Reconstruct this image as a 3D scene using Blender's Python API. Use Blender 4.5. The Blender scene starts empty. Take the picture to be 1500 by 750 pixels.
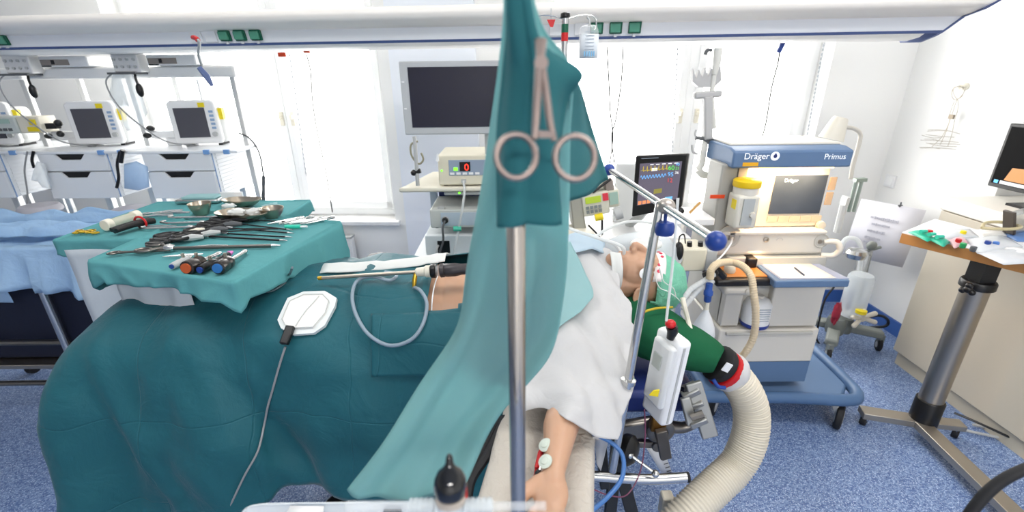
import bpy, bmesh, math, random
from mathutils import Vector as V, Matrix, Euler, noise
R = math.radians
random.seed(7)
SC = bpy.context.scene
COL = SC.collection

# ---------------------------------------------------------------- camera
F = 667.0; TILT = R(21.7); ROLL = R(0.68); CAMZ = 1.7
_c, _s = math.cos(TILT), math.sin(TILT)
_r0 = V((1, 0, 0)); _u0 = V((0, _s, _c)); FW = V((0, _c, -_s))
RT = _r0 * math.cos(ROLL) - _u0 * math.sin(ROLL)
UP = _u0 * math.cos(ROLL) + _r0 * math.sin(ROLL)
CAM = V((0, 0, CAMZ))
cd = bpy.data.cameras.new('camera'); cam = bpy.data.objects.new('camera', cd); COL.objects.link(cam)
cd.sensor_width = 36; cd.lens = F / 1500 * 36; cd.clip_start = 0.02; cd.clip_end = 200
m = Matrix((RT, UP, -FW)).transposed().to_4x4(); m.translation = CAM
cam.matrix_world = m
cd.dof.use_dof = True; cd.dof.focus_distance = 1.45; cd.dof.aperture_fstop = 2.8
SC.camera = cam

def ray(px, py):
    return FW + RT * ((px - 750) / F) + UP * ((375 - py) / F)
def at(px, py, y=None, z=None, x=None, s=None):
    """the point of the place seen at a pixel, on a plane of known depth, height or side"""
    d = ray(px, py)
    if y is not None: k = y / d.y
    elif z is not None: k = (z - CAMZ) / d.z
    elif x is not None: k = x / d.x
    else: k = s
    return CAM + d * k

# ---------------------------------------------------------------- mesh builder
def frame_z(d):
    d = V(d).normalized()
    return d.to_track_quat('Z', 'Y').to_matrix()

def smooth_path(pts, n=6):
    pts = [V(p) for p in pts]
    if len(pts) < 3: return pts
    out = []
    for i in range(len(pts) - 1):
        p0 = pts[max(i - 1, 0)]; p1 = pts[i]; p2 = pts[i + 1]; p3 = pts[min(i + 2, len(pts) - 1)]
        for k in range(n):
            t = k / n
            out.append(0.5 * ((2 * p1) + (p2 - p0) * t + (2 * p0 - 5 * p1 + 4 * p2 - p3) * t * t + (3 * p1 - p0 - 3 * p2 + p3) * t ** 3))
    out.append(pts[-1]); return out

class MB:
    def __init__(self, T=None):
        self.v = []; self.f = []; self.mi = []; self.T = T; self.m = 0
    def add(self, vs, fs):
        o = len(self.v)
        self.v += [self.T @ V(p) if self.T else V(p) for p in vs]
        self.f += [tuple(i + o for i in f) for f in fs]
        self.mi += [self.m] * len(fs); return self
    def box(self, c, s, rot=None):
        vs = [V((x * s[0] / 2, y * s[1] / 2, z * s[2] / 2)) for x in (-1, 1) for y in (-1, 1) for z in (-1, 1)]
        if rot is not None:
            M = rot if isinstance(rot, Matrix) else Euler([R(a) for a in rot]).to_matrix()
            vs = [M @ p for p in vs]
        c = V(c)
        return self.add([p + c for p in vs], [(0, 1, 3, 2), (4, 6, 7, 5), (0, 4, 5, 1), (2, 3, 7, 6), (0, 2, 6, 4), (1, 5, 7, 3)])
    def bb(self, a, b):
        a, b = V(a), V(b)
        return self.box((a + b) / 2, [abs(q) for q in (b - a)])
    def bar(self, a, b, w, h, up=(0, 0, 1)):
        """rectangular bar from a to b, w across, h along up"""
        a, b = V(a), V(b); d = (b - a); L = d.length; d.normalize()
        sd = d.cross(V(up)).normalized(); u = sd.cross(d)
        return self.box((a + b) / 2, (L, w, h), Matrix((d, sd, u)).transposed())
    def tube(self, pts, r, n=8, cap=True, closed=False):
        pts = [V(p) for p in pts]; N = len(pts)
        rs = [r] * N if not hasattr(r, '__len__') else r
        if len(rs) != N: rs = [rs[0] + (rs[-1] - rs[0]) * i / (N - 1) for i in range(N)]
        vs = []; fs = []; prev = None
        for i, p in enumerate(pts):
            a = pts[(i - 1) % N] if (i or closed) else p
            b = pts[(i + 1) % N] if (i < N - 1 or closed) else p
            d = (b - a)
            d = d.normalized() if d.length > 1e-9 else V((0, 0, 1))
            if prev is None:
                x = d.orthogonal().normalized()
            else:
                x = prev - d * prev.dot(d)
                x = x.normalized() if x.length > 1e-6 else d.orthogonal().normalized()
            prev = x; y = d.cross(x)
            for k in range(n):
                t = 2 * math.pi * k / n
                vs.append(p + (x * math.cos(t) + y * math.sin(t)) * rs[i])
        for i in range(N - 1 + (1 if closed else 0)):
            j = (i + 1) % N
            for k in range(n):
                fs.append((i * n + k, i * n + (k + 1) % n, j * n + (k + 1) % n, j * n + k))
        if cap and not closed:
            fs.append(tuple(range(n))[::-1]); fs.append(tuple((N - 1) * n + k for k in range(n)))
        return self.add(vs, fs)
    def cyl(self, a, b, r, r2=None, n=20):
        return self.tube([a, b], [r, r if r2 is None else r2], n)
    def lathe(self, prof, o=(0, 0, 0), ax=(0, 0, 1), n=24, caps=True):
        M = frame_z(ax); o = V(o); vs = []; fs = []
        for r, z in prof:
            for k in range(n):
                t = 2 * math.pi * k / n
                vs.append(o + M @ V((r * math.cos(t), r * math.sin(t), z)))
        for i in range(len(prof) - 1):
            for k in range(n):
                fs.append((i * n + k, i * n + (k + 1) % n, (i + 1) * n + (k + 1) % n, (i + 1) * n + k))
        if caps:
            fs.append(tuple(range(n))[::-1]); fs.append(tuple((len(prof) - 1) * n + k for k in range(n)))
        return self.add(vs, fs)
    def ball(self, c, r, n=16, m=10, rot=None, fn=None):
        r = (r, r, r) if not hasattr(r, '__len__') else r
        c = V(c); vs = []; fs = []
        for i in range(m + 1):
            a = math.pi * i / m
            for k in range(n):
                t = 2 * math.pi * k / n
                p = V((math.sin(a) * math.cos(t), math.sin(a) * math.sin(t), math.cos(a)))
                if fn: p = fn(p)
                p = V((p.x * r[0], p.y * r[1], p.z * r[2]))
                if rot is not None: p = rot @ p
                vs.append(c + p)
        for i in range(m):
            for k in range(n):
                fs.append((i * n + k, (i + 1) * n + k, (i + 1) * n + (k + 1) % n, i * n + (k + 1) % n))
        return self.add(vs, fs)
    def prism(self, poly, o, ux, uy, depth):
        """polygon (list of 2-d points) in the plane o + ux*a + uy*b, extruded by depth along ux x uy"""
        o, ux, uy = V(o), V(ux), V(uy); w = ux.cross(uy).normalized() * depth
        n = len(poly)
        a = [o + ux * p[0] + uy * p[1] for p in poly]
        return self.add(a + [p + w for p in a],
                        [tuple(range(n))[::-1], tuple(range(n, 2 * n))] + [(i, (i + 1) % n, n + (i + 1) % n, n + i) for i in range(n)])
    def sweep(self, a, b, prof):
        """closed profile of world points at a swept to b (vector offset)"""
        n = len(prof); pa = [V(p) + V(a) for p in prof]; pb = [V(p) + V(b) for p in prof]
        return self.add(pa + pb, [tuple(range(n)), tuple(range(n, 2 * n))[::-1]] + [(i, n + i, n + (i + 1) % n, (i + 1) % n) for i in range(n)])
    def grid(self, rows, skip=None):
        nr, nc = len(rows), len(rows[0])
        vs = [p for r in rows for p in r]; fs = []
        for i in range(nr - 1):
            for j in range(nc - 1):
                if skip and skip((V(rows[i][j]) + V(rows[i + 1][j + 1])) / 2): continue
                fs.append((i * nc + j, i * nc + j + 1, (i + 1) * nc + j + 1, (i + 1) * nc + j))
        return self.add(vs, fs)
    def patch(self, rows, nu=6, nv=6, disp=None, skip=None):
        """smooth surface through a net of control points"""
        a = [smooth_path(r, nu) for r in rows]
        cols = [smooth_path([r[j] for r in a], nv) for j in range(len(a[0]))]
        g = [[cols[j][i] for j in range(len(cols))] for i in range(len(cols[0]))]
        if disp:
            nr, nc = len(g), len(g[0]); h = [[None] * nc for _ in range(nr)]
            for i in range(nr):
                for j in range(nc):
                    du = g[i][min(j + 1, nc - 1)] - g[i][max(j - 1, 0)]
                    dv = g[min(i + 1, nr - 1)][j] - g[max(i - 1, 0)][j]
                    nn = du.cross(dv)
                    nn = nn.normalized() if nn.length > 1e-12 else V((0, 0, 1))
                    h[i][j] = g[i][j] + nn * disp(g[i][j], j / (nc - 1), i / (nr - 1))
            g = h
        return self.grid(g, skip)
    def build(self, name, mat, parent=None, bevel=0, seg=2, sub=0, solid=0, angle=40, mods=None):
        me = bpy.data.meshes.new(name)
        vs = self.v; o = bpy.data.objects.new(name, me); COL.objects.link(o)
        if parent is not None:
            inv = wm(parent).inverted(); vs = [inv @ p for p in vs]; o.parent = parent
        elif vs:
            lo = [min(p[i] for p in vs) for i in range(3)]; hi = [max(p[i] for p in vs) for i in range(3)]
            b = V(((lo[0] + hi[0]) / 2, (lo[1] + hi[1]) / 2, lo[2])); o.location = b; vs = [p - b for p in vs]
        me.from_pydata([tuple(p) for p in vs], [], self.f)
        for mm in (mat if isinstance(mat, (list, tuple)) else [mat]): me.materials.append(mm)
        if any(self.mi): me.polygons.foreach_set('material_index', self.mi)
        bm = bmesh.new(); bm.from_mesh(me)
        bmesh.ops.remove_doubles(bm, verts=bm.verts, dist=1e-6)
        bmesh.ops.recalc_face_normals(bm, faces=bm.faces); bm.to_mesh(me); bm.free()
        me.shade_smooth(); me.set_sharp_from_angle(angle=R(angle))
        if solid:
            md = o.modifiers.new('thick', 'SOLIDIFY'); md.thickness = solid; md.offset = 0
        if bevel:
            md = o.modifiers.new('bevel', 'BEVEL'); md.width = bevel; md.segments = seg; md.limit_method = 'ANGLE'; md.angle_limit = R(40)
        if sub:
            md = o.modifiers.new('sub', 'SUBSURF'); md.levels = sub; md.render_levels = sub
        return o

def wm(o):
    if o.parent is None: return o.matrix_basis.copy()
    return wm(o.parent) @ o.matrix_parent_inverse @ o.matrix_basis
def tag(o, label, cat, group=None, kind=None):
    o['label'] = label; o['category'] = cat
    if group: o['group'] = group
    if kind: o['kind'] = kind
    return o
def thing(name, label, cat, loc=(0, 0, 0), group=None, rz=0):
    o = bpy.data.objects.new(name, None); COL.objects.link(o); o.location = V(loc); o.rotation_euler = (0, 0, rz)
    o.empty_display_size = 0.05
    return tag(o, label, cat, group)
def one(name, label, cat, mb, mat, group=None, **k):
    return tag(mb.build(name, mat, None, **k), label, cat, group)
def struct(name, mb, mat, label=None, parent=None, **k):
    o = mb.build(name, mat, parent, **k)
    if parent is None:
        o['kind'] = 'structure'
        if label: o['label'] = label
    return o
def copy_tree(o, parent=None):
    c = o.copy(); COL.objects.link(c)
    if parent is not None: c.parent = parent
    for ch in list(o.children): copy_tree(ch, c)
    return c
def text(s, name, mat, parent, loc, ux, uy, size, align='LEFT', ext=0.0004):
    cu = bpy.data.curves.new(name, 'FONT'); cu.body = s; cu.size = size; cu.extrude = ext; cu.align_x = align
    cu.materials.append(mat)
    tmp = bpy.data.objects.new('tmp', cu); COL.objects.link(tmp)
    dg = bpy.context.evaluated_depsgraph_get(); dg.update()
    me = bpy.data.meshes.new_from_object(tmp.evaluated_get(dg)); me.name = name
    bpy.data.objects.remove(tmp); bpy.data.curves.remove(cu)
    me.materials.clear(); me.materials.append(mat)
    o = bpy.data.objects.new(name, me); COL.objects.link(o); o.parent = parent
    ux = V(ux).normalized(); uy = V(uy).normalized(); w = ux.cross(uy)
    M = Matrix((ux, uy, w)).transposed().to_4x4(); M.translation = V(loc)
    o.matrix_basis = wm(parent).inverted() @ M
    return o

# ---------------------------------------------------------------- materials
def srgb(h):
    if isinstance(h, str):
        h = h.lstrip('#'); c = [int(h[i:i + 2], 16) / 255 for i in (0, 2, 4)]
    else: c = [q / 255 for q in h]
    return tuple(q / 12.92 if q <= .04045 else ((q + .055) / 1.055) ** 2.4 for q in c) + (1,)
_M = {}
def mat(name, color, rough=.5, metal=0, bump=None, var=0, emit=0, trans=0, ior=1.45, alpha=None, translucent=0, spec=None, aniso=0, coat=0, sss=0):
    if name in _M: return _M[name]
    m = bpy.data.materials.new(name); m.use_nodes = True; nt = m.node_tree; N = nt.nodes; L = nt.links
    p = N['Principled BSDF']; out = N['Material Output']; c = srgb(color)
    p.inputs['Base Color'].default_value = c; p.inputs['Roughness'].default_value = rough; p.inputs['Metallic'].default_value = metal
    p.inputs['IOR'].default_value = ior
    if trans: p.inputs['Transmission Weight'].default_value = trans
    if spec is not None: p.inputs['Specular IOR Level'].default_value = spec
    if coat: p.inputs['Coat Weight'].default_value = coat
    if sss:
        p.inputs['Subsurface Weight'].default_value = sss; p.inputs['Subsurface Scale'].default_value = .02
        p.inputs['Subsurface Radius'].default_value = (1, .4, .25)
    if emit:
        p.inputs['Emission Color'].default_value = c; p.inputs['Emission Strength'].default_value = emit
    tc = N.new('ShaderNodeTexCoord')
    if var:
        nz = N.new('ShaderNodeTexNoise'); nz.inputs['Scale'].default_value = 6; nz.inputs['Detail'].default_value = 5
        L.new(tc.outputs['Object'], nz.inputs['Vector'])
        mx = N.new('ShaderNodeMix'); mx.data_type = 'RGBA'
        mx.inputs['A'].default_value = tuple(q * (1 - var) for q in c[:3]) + (1,); mx.inputs['B'].default_value = tuple(min(1, q * (1 + var)) for q in c[:3]) + (1,)
        L.new(nz.outputs['Fac'], mx.inputs['Factor']); L.new(mx.outputs['Result'], p.inputs['Base Color'])
    if bump:
        nb = N.new('ShaderNodeTexNoise'); nb.inputs['Scale'].default_value = bump[0]; nb.inputs['Detail'].default_value = 4
        L.new(tc.outputs['Object'], nb.inputs['Vector'])
        b = N.new('ShaderNodeBump'); b.inputs['Strength'].default_value = bump[1]; b.inputs['Distance'].default_value = bump[2] if len(bump) > 2 else .004
        L.new(nb.outputs['Fac'], b.inputs['Height']); L.new(b.outputs['Normal'], p.inputs['Normal'])
    sh = p.outputs['BSDF']
    if translucent:
        t = N.new('ShaderNodeBsdfTranslucent'); t.inputs['Color'].default_value = c
        ms = N.new('ShaderNodeMixShader'); ms.inputs[0].default_value = translucent
        L.new(sh, ms.inputs[1]); L.new(t.outputs[0], ms.inputs[2]); sh = ms.outputs[0]
    if alpha is not None:
        t = N.new('ShaderNodeBsdfTransparent'); ms = N.new('ShaderNodeMixShader'); ms.inputs[0].default_value = alpha
        L.new(t.outputs[0], ms.inputs[1]); L.new(sh, ms.inputs[2]); sh = ms.outputs[0]
    L.new(sh, out.inputs['Surface'])
    _M[name] = m; return m

WALL = mat('wall_paint', 'eeeeec', .8, bump=(180, .05))
CEIL = mat('ceiling_paint', 'f2f2f0', .9)
WHITE = mat('white_plastic', 'e8e9ea', .45)
OFFW = mat('cream_plastic', 'ddd8c8', .45)
GREYP = mat('grey_plastic', 'b4b6b6', .45)
DGREY = mat('dark_grey_plastic', '55585b', .5)
BLACK = mat('black_plastic', '121214', .35)
RUBBER = mat('black_rubber', '17171a', .65)
STEEL = mat('polished_steel', 'c8c8c6', .22, 1)
BRUSH = mat('brushed_steel', 'aea598', .36, 1, bump=(60, .08, .001))
DSTEEL = mat('dark_steel', '77736e', .35, 1)
CLAMPM = mat('worn_steel', '9a8a83', .38, .85)
def ridge(p, k=1.0):
    'sharp-crested noise for cloth folds'
    return k * (1 - 2 * abs(noise.noise(p)) ** .8)
CHROME = mat('chrome', 'cfd2d4', .12, 1)
BLUEP = mat('blue_plastic', '22408c', .35)
NAVY = mat('navy_pad', '16296a', .55, bump=(300, .1, .001))
MBLUE = mat('machine_blue', '5a7598', .45)
YEL = mat('yellow_plastic', 'e6cf1e', .5)
RED = mat('red_plastic', 'c0181c', .4)
ORANGE = mat('orange_plastic', 'e0481c', .5)
GREEN = mat('green_socket', '0b5a42', .4)
GREENL = mat('green_flap', '4f9078', .4)
GLASS = mat('window_glass', 'ffffff', .05, alpha=.08)
CLEAR = mat('clear_plastic', 'eef2f4', .15, alpha=.22)
FROST = mat('frosted_plastic', 'e6edf0', .35, alpha=.45)
MILK = mat('milky_plastic', 'e9ecec', .4, alpha=.75, translucent=.3)
SCREEN = mat('dark_screen', '1c1b2c', .18)
SCREENG = mat('grey_screen', '4d4d55', .25)
# ---------------------------------------------------------------- cloth materials
def cloth(name, color, translucent=.25, weave=900, crease=0, rough=.85, big=14, bstr=.25, spec=.15, sheen=0):
    m = mat(name, color, rough, translucent=translucent, spec=spec)
    nt = m.node_tree; N = nt.nodes; L = nt.links; p = N['Principled BSDF']
    if sheen:
        p.inputs['Sheen Weight'].default_value = sheen; p.inputs['Sheen Roughness'].default_value = .4
    tc = [n for n in N if n.type == 'TEX_COORD'][0]
    n1 = N.new('ShaderNodeTexNoise'); n1.inputs['Scale'].default_value = weave; n1.inputs['Detail'].default_value = 2
    n2 = N.new('ShaderNodeTexNoise'); n2.inputs['Scale'].default_value = big; n2.inputs['Detail'].default_value = 6; n2.inputs['Distortion'].default_value = .6
    for n in (n1, n2): L.new(tc.outputs['Object'], n.inputs['Vector'])
    b1 = N.new('ShaderNodeBump'); b1.inputs['Strength'].default_value = .25; b1.inputs['Distance'].default_value = .0012
    b2 = N.new('ShaderNodeBump'); b2.inputs['Strength'].default_value = bstr; b2.inputs['Distance'].default_value = .012
    L.new(n2.outputs['Fac'], b2.inputs['Height']); L.new(n1.outputs['Fac'], b1.inputs['Height'])
    L.new(b2.outputs['Normal'], b1.inputs['Normal'])
    last = b1
    if crease:
        # the straight packing folds of a sterile drape
        bk = N.new('ShaderNodeTexBrick'); bk.inputs['Scale'].default_value = 1; bk.offset = 0
        bk.inputs['Brick Width'].default_value = crease; bk.inputs['Row Height'].default_value = crease
        bk.inputs['Mortar Size'].default_value = .004; bk.inputs['Mortar Smooth'].default_value = 1
        bk.inputs['Color1'].default_value = bk.inputs['Color2'].default_value = (1, 1, 1, 1); bk.inputs['Mortar'].default_value = (0, 0, 0, 1)
        mp = N.new('ShaderNodeMapping'); mp.inputs['Rotation'].default_value = (R(90), 0, 0); mp.inputs['Location'].default_value = (.07, .03, .05)
        L.new(tc.outputs['Object'], mp.inputs['Vector'])
        nd = N.new('ShaderNodeVectorMath'); nd.operation = 'ADD'
        nw = N.new('ShaderNodeTexNoise'); nw.inputs['Scale'].default_value = 2.5
        L.new(tc.outputs['Object'], nw.inputs['Vector'])
        sc_ = N.new('ShaderNodeVectorMath'); sc_.operation = 'SCALE'; sc_.inputs['Scale'].default_value = .12
        L.new(nw.outputs['Color'], sc_.inputs[0]); L.new(mp.outputs[0], nd.inputs[0]); L.new(sc_.outputs[0], nd.inputs[1])
        L.new(nd.outputs[0], bk.inputs['Vector'])
        b3 = N.new('ShaderNodeBump'); b3.inputs['Strength'].default_value = .5; b3.inputs['Distance'].default_value = .003
        L.new(bk.outputs['Color'], b3.inputs['Height']); L.new(b1.outputs['Normal'], b3.inputs['Normal']); last = b3
    L.new(last.outputs['Normal'], p.inputs['Normal'])
    return m
TEAL = cloth('teal_drape', '1a5c67', .08, crease=.33, big=9, bstr=.8, rough=.6, spec=.4, sheen=.12)
TEALT = cloth('teal_thin_drape', '9ccaca', .55)
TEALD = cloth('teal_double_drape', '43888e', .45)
TEALM = cloth('teal_table_cloth', '62a6aa', .2, big=22)
BLUEC = cloth('blue_drape', 'b8daf8', .3, big=14, bstr=1.0)
WSHEET = cloth('white_sheet', 'd0d0d1', .2, big=10, bstr=.9)
WTHIN = cloth('white_thin_cloth', 'dfe6ec', .4)
TOWEL = cloth('terry_towel', 'cac3b9', .1, weave=260, big=60, bstr=.6)
PALE = cloth('pale_teal_pad', 'a6cdd0', .4)
GAUZE = cloth('gauze', 'eef0ee', .3)
GREENC = cloth('green_cushion_cover', '1d5a3c', .05, big=20)
CAPM = cloth('surgical_cap', '98e2c6', .4, big=40, bstr=.9)

def floor_mat():
    m = mat('speckled_blue_vinyl', '5577b4', .32)
    nt = m.node_tree; N = nt.nodes; L = nt.links; p = N['Principled BSDF']
    tc = [n for n in N if n.type == 'TEX_COORD'][0]
    def ns(scale, det, lo, hi):
        n = N.new('ShaderNodeTexNoise'); n.inputs['Scale'].default_value = scale; n.inputs['Detail'].default_value = det
        L.new(tc.outputs['Object'], n.inputs['Vector'])
        r = N.new('ShaderNodeValToRGB'); r.color_ramp.elements[0].position = lo; r.color_ramp.elements[1].position = hi
        L.new(n.outputs['Fac'], r.inputs[0]); return r.outputs[0]
    def mix(f, a, b):
        x = N.new('ShaderNodeMix'); x.data_type = 'RGBA'; L.new(f, x.inputs['Factor'])
        for k, q in (('A', a), ('B', b)):
            if isinstance(q, tuple): x.inputs[k].default_value = q
            else: L.new(q, x.inputs[k])
        return x.outputs['Result']
    base = mix(ns(90, 3, .4, .6), srgb('50699a'), srgb('7a92ba'))
    base = mix(ns(170, 2, .56, .62), base, srgb('b4c4de'))
    base = mix(ns(150, 2, .60, .66), base, srgb('33487c'))
    L.new(base, p.inputs['Base Color'])
    return m
FLOOR = floor_mat()

# ---------------------------------------------------------------- room shell
ROOMX0, ROOMX1 = -6.0, 2.66
WA = R(-3.0)                                   # the window wall runs slightly away to the left
def wy(x): return 3.22 + (2.62 - x) * math.tan(R(3.0))
struct('floor', MB().bb((ROOMX0 - .3, -4, -.06), (3.6, 3.9, 0)), FLOOR, 'speckled blue vinyl floor')
struct('ceiling', MB().bb((ROOMX0 - .3, -4, 3.05), (3.6, 4.2, 3.12)), CEIL, 'white ceiling')
EX = V((math.cos(R(3)), -math.sin(R(3)), 0)); EY = V((math.sin(R(3)), math.cos(R(3)), 0)); EZ = V((0, 0, 1))
WO = V((2.62, 3.22, 0))
def wl(t, d, z): return WO + EX * t + EY * d + EZ * z            # t along the wall, d into it
def wall_t(px, py, d=0):
    """wall coordinates (t, z) of what shows at a pixel on the wall plane"""
    dr = ray(px, py); n = EY; k = ((WO + EY * d - CAM).dot(n)) / dr.dot(n)
    p = CAM + dr * k; return (p - WO).dot(EX), p.z
ROTW = Matrix((EX, EY, EZ)).transposed()
def wbox(mb, t0, t1, d0, d1, z0, z1):
    return mb.box(wl((t0 + t1) / 2, (d0 + d1) / 2, (z0 + z1) / 2), (t1 - t0, d1 - d0, z1 - z0), ROTW)
SILL = .66
WT = .32
# window openings in wall coordinates
a1 = wall_t(203, 200)[0]; b1 = wall_t(566, 200)[0]
a2 = wall_t(800, 150)[0]; b2 = wall_t(1209, 130)[0]
ZT = 2.75
TL = (ROOMX0 - 2.62)
mb = MB()
wbox(mb, TL, a1, 0, WT, 0, 3.05); wbox(mb, b1, a2, 0, WT, 0, 3.05); wbox(mb, b2, .45, 0, WT, 0, 3.05)
for a, b in ((a1, b1), (a2, b2)):
    wbox(mb, a, b, 0, WT, 0, SILL); wbox(mb, a, b, 0, WT, ZT, 3.05)
struct('wall_back', mb, WALL, 'white window wall')
# right wall with the shaded recess that holds the desk screen
mb = MB().bb((2.64, 2.42, 0), (3.3, 3.6, 3.05)); mb.bb((3.1, -4, 0), (3.3, 2.42, 3.05))
struct('wall_right', mb, WALL, 'white side wall')
mb = MB().bb((ROOMX0 - .2, -4, 0), (ROOMX0, 4.1, 3.05)); struct('wall_left', mb, WALL, 'white far end wall')
FRAME = mat('window_frame_white', 'eceded', .4)
def window(name, a, b, mid, w_mid, label):
    w = struct(name, wbox(wbox(wbox(wbox(MB(), a, a + .05, .16, .23, SILL, ZT), b - .05, b, .16, .23, SILL, ZT), a, b, .16, .23, SILL, SILL + .05), a, b, .16, .23, ZT - .05, ZT), FRAME, label)
    for i, (p, q) in enumerate(((a + .05, mid - w_mid / 2), (mid + w_mid / 2, b - .05))):
        s = MB(); e = .055
        wbox(s, p, p + e, .14, .21, SILL + .05, ZT - .05); wbox(s, q - e, q, .14, .21, SILL + .05, ZT - .05)
        wbox(s, p, q, .14, .21, SILL + .05, SILL + .11); wbox(s, p, q, .14, .21, ZT - .1, ZT - .05)
        wbox(s, p, q, .14, .21, 1.98, 2.06)
        so = s.build('sash', FRAME, w, bevel=.006)
        g = MB(); wbox(g, p + e, q - e, .172, .178, SILL + .1, ZT - .1); g.build('pane', GLASS, so)
        h = MB(); xx = q - e / 2 if i == 0 else p + e / 2
        wbox(h, xx - .015, xx + .015, .125, .14, 1.36, 1.46); wbox(h, xx - .01, xx + .01, .1, .125, 1.41, 1.44); h.build('window_handle', OFFW, so, bevel=.004)
    mu = MB(); wbox(mu, mid - w_mid / 2, mid + w_mid / 2, .15, .24, SILL + .02, ZT - .02); mu.build('mullion', FRAME, w)
    return w
m1 = wall_t(408, 180)[0]; m2 = wall_t(1020, 150)[0]
window('window_1', a1, b1, m1, .03, 'white double window behind the monitor carts')
window('window_2', a2, b2, m2, .06, 'white double window behind the anaesthesia machine')
SILLM = mat('sill_stone', 'e4e5e6', .4)
for i, (a, b) in enumerate(((a1, b1), (a2, b2))):
    s = MB(); wbox(s, a - .04, b + .04, -.05, .16, SILL - .035, SILL); struct('trim_%d' % (i + 1), s, SILLM, 'white window sill', bevel=.006)
# pale blue pilaster beside the first window
pt0, _ = wall_t(598, 330); pt1, _ = wall_t(660, 330)
s = MB(); wbox(s, pt0, pt1 + .25, -.06, 0, 0, 3.05); struct('trim_3', s, mat('pale_blue_paint', 'e8edf5', .7), 'pale blue pilaster')
# skirting coved up from the floor
SK = mat('blue_skirting', '3c62a8', .4)
struct('baseboard_right', MB().bb((2.625, 2.42, 0), (2.645, 3.25, .1)), SK, 'blue coved skirting')
s = MB(); wbox(s, TL, 0, -.015, .005, 0, .1); struct('baseboard_back', s, SK, 'blue coved skirting below windows')

# radiator under the first window
rad = thing('radiator', 'white panel radiator on the wall beyond the teal instrument table', 'radiator', wl(wall_t(520, 345)[0] - .2, -.1, .1))
t1_ = wall_t(523, 350)[0]
s = MB()
wbox(s, t1_ - .9, t1_, -.11, -.04, .1, .54); s.build('panel', WHITE, rad, bevel=.01)
s = MB()
for k in range(18): wbox(s, t1_ - .88 + k * .05, t1_ - .86 + k * .05, -.118, -.105, .13, .51)
s.build('ribs', WHITE, rad, bevel=.004)
s = MB(); wbox(s, t1_ - .9, t1_, -.115, -.035, .54, .555); s.build('top_grille', GREYP, rad)
s = MB(); s.tube([wl(t1_ + .02, -.07, .12), wl(t1_ + .02, -.07, .0)], .01); s.tube([wl(t1_, -.07, .12), wl(t1_ + .03, -.07, .12)], .013); s.build('pipe', WHITE, rad)
for k in (0, 1):
    s = MB(); wbox(s, t1_ - .75 + k * .6, t1_ - .72 + k * .6, -.05, 0, .2, .45); s.build('bracket', WHITE, rad)

# light: daylight sky outside, unseen fill lights added under the ceiling
struct('wall_front', MB().bb((ROOMX0 - .2, -4.2, 0), (3.3, -4, 3.05)), WALL, 'white wall behind the viewer')
w = bpy.data.worlds.new('sky'); SC.world = w; w.use_nodes = True
bg = w.node_tree.nodes['Background']; bg.inputs[0].default_value = (1, .985, .96, 1); bg.inputs[1].default_value = 8.5
def area(name, loc, size, power, rot=(0, 0, 0), color=(1, .97, .93), sy=None):
    l = bpy.data.lights.new(name, 'AREA'); l.energy = power; l.color = color; l.size = size
    if sy: l.shape = 'RECTANGLE'; l.size_y = sy
    o = bpy.data.objects.new(name, l); COL.objects.link(o); o.location = loc; o.rotation_euler = [R(a) for a in rot]
    return o
area('ceiling_fill', (-1.2, .9, 3.03), 1.2, 15, sy=.6)  # unseen pair of fill lights without fixtures, added over the bed
area('ceiling_fill', (1.2, .9, 3.03), 1.2, 22, sy=.6)

for a, b in ((a1, b1), (a2, b2)):
    c = wl((a + b) / 2, WT + .02, (SILL + ZT) / 2)
    o = area('window_portal', c, b - a, 1, (90, 0, 180 - 3), sy=ZT - SILL); o.data.cycles.is_portal = True
area('ceiling_fill', (.6, -2.5, 3.03), 1.6, 105, sy=.6)  # unseen fill behind the camera, added to brighten the window wall
vs = SC.view_settings
vs.view_transform = 'Standard'; vs.look = 'None'; vs.exposure = 0.3; vs.gamma = 1; vs.use_curve_mapping = False

# ---------------------------------------------------------------- supply beam over the bed
BA = R(5.0)
bx = V((math.cos(BA), -math.sin(BA), 0)); by = V((math.sin(BA), math.cos(BA), 0))
BO = V((1.83, 2.15, 0))
def bp(t, d, z): return BO + bx * t + by * d + V((0, 0, z))
TB = -5.6

beam = thing('supply_beam', 'long white and grey medical supply beam running across above the beds', 'supply unit', bp(-2, 0, 1.84))
def sweep_prof(prof, t0, t1):
    m = MB().sweep((0, 0, 0), bx * (t1 - t0), [bp(t0, d, z) for d, z in prof])
    m.v = [p + bx * max(0, p.z - 1.84) * 1.0 if p.x > 0 else p for p in m.v]      # the end is cut at a slant
    return m
BG = mat('beam_grey', 'e6e8ec', .35); BW = mat('beam_white', 'eeeae4', .35)
sweep_prof([(0, 1.853), (-.012, 1.908), (-.0, 1.94), (.05, 1.95), (.05, 1.87)], TB, 0).build('front_panel', BG, beam)
sweep_prof([(-.010, 1.907), (-.042, 1.915), (-.078, 1.931), (-.10, 1.955), (-.094, 1.976), (-.07, 1.988), (.2, 1.99), (.3, 1.97), (.05, 1.93)], TB, 0).build('top_cover', BW, beam, angle=60)
sweep_prof([(.012, 1.846), (.03, 1.832), (.1, 1.822), (.22, 1.83), (.3, 1.88), (.28, 1.96), (.03, 1.90)], TB, -.05).build('lower_cover', mat('beam_lower', 'f4f3f0', .4), beam, angle=60)
sweep_prof([(.002, 1.853), (-.003, 1.856), (.004, 1.8455), (.013, 1.8455)], TB, 0).build('blue_edge', mat('beam_blue', '4a5c8c', .4), beam)
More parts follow.
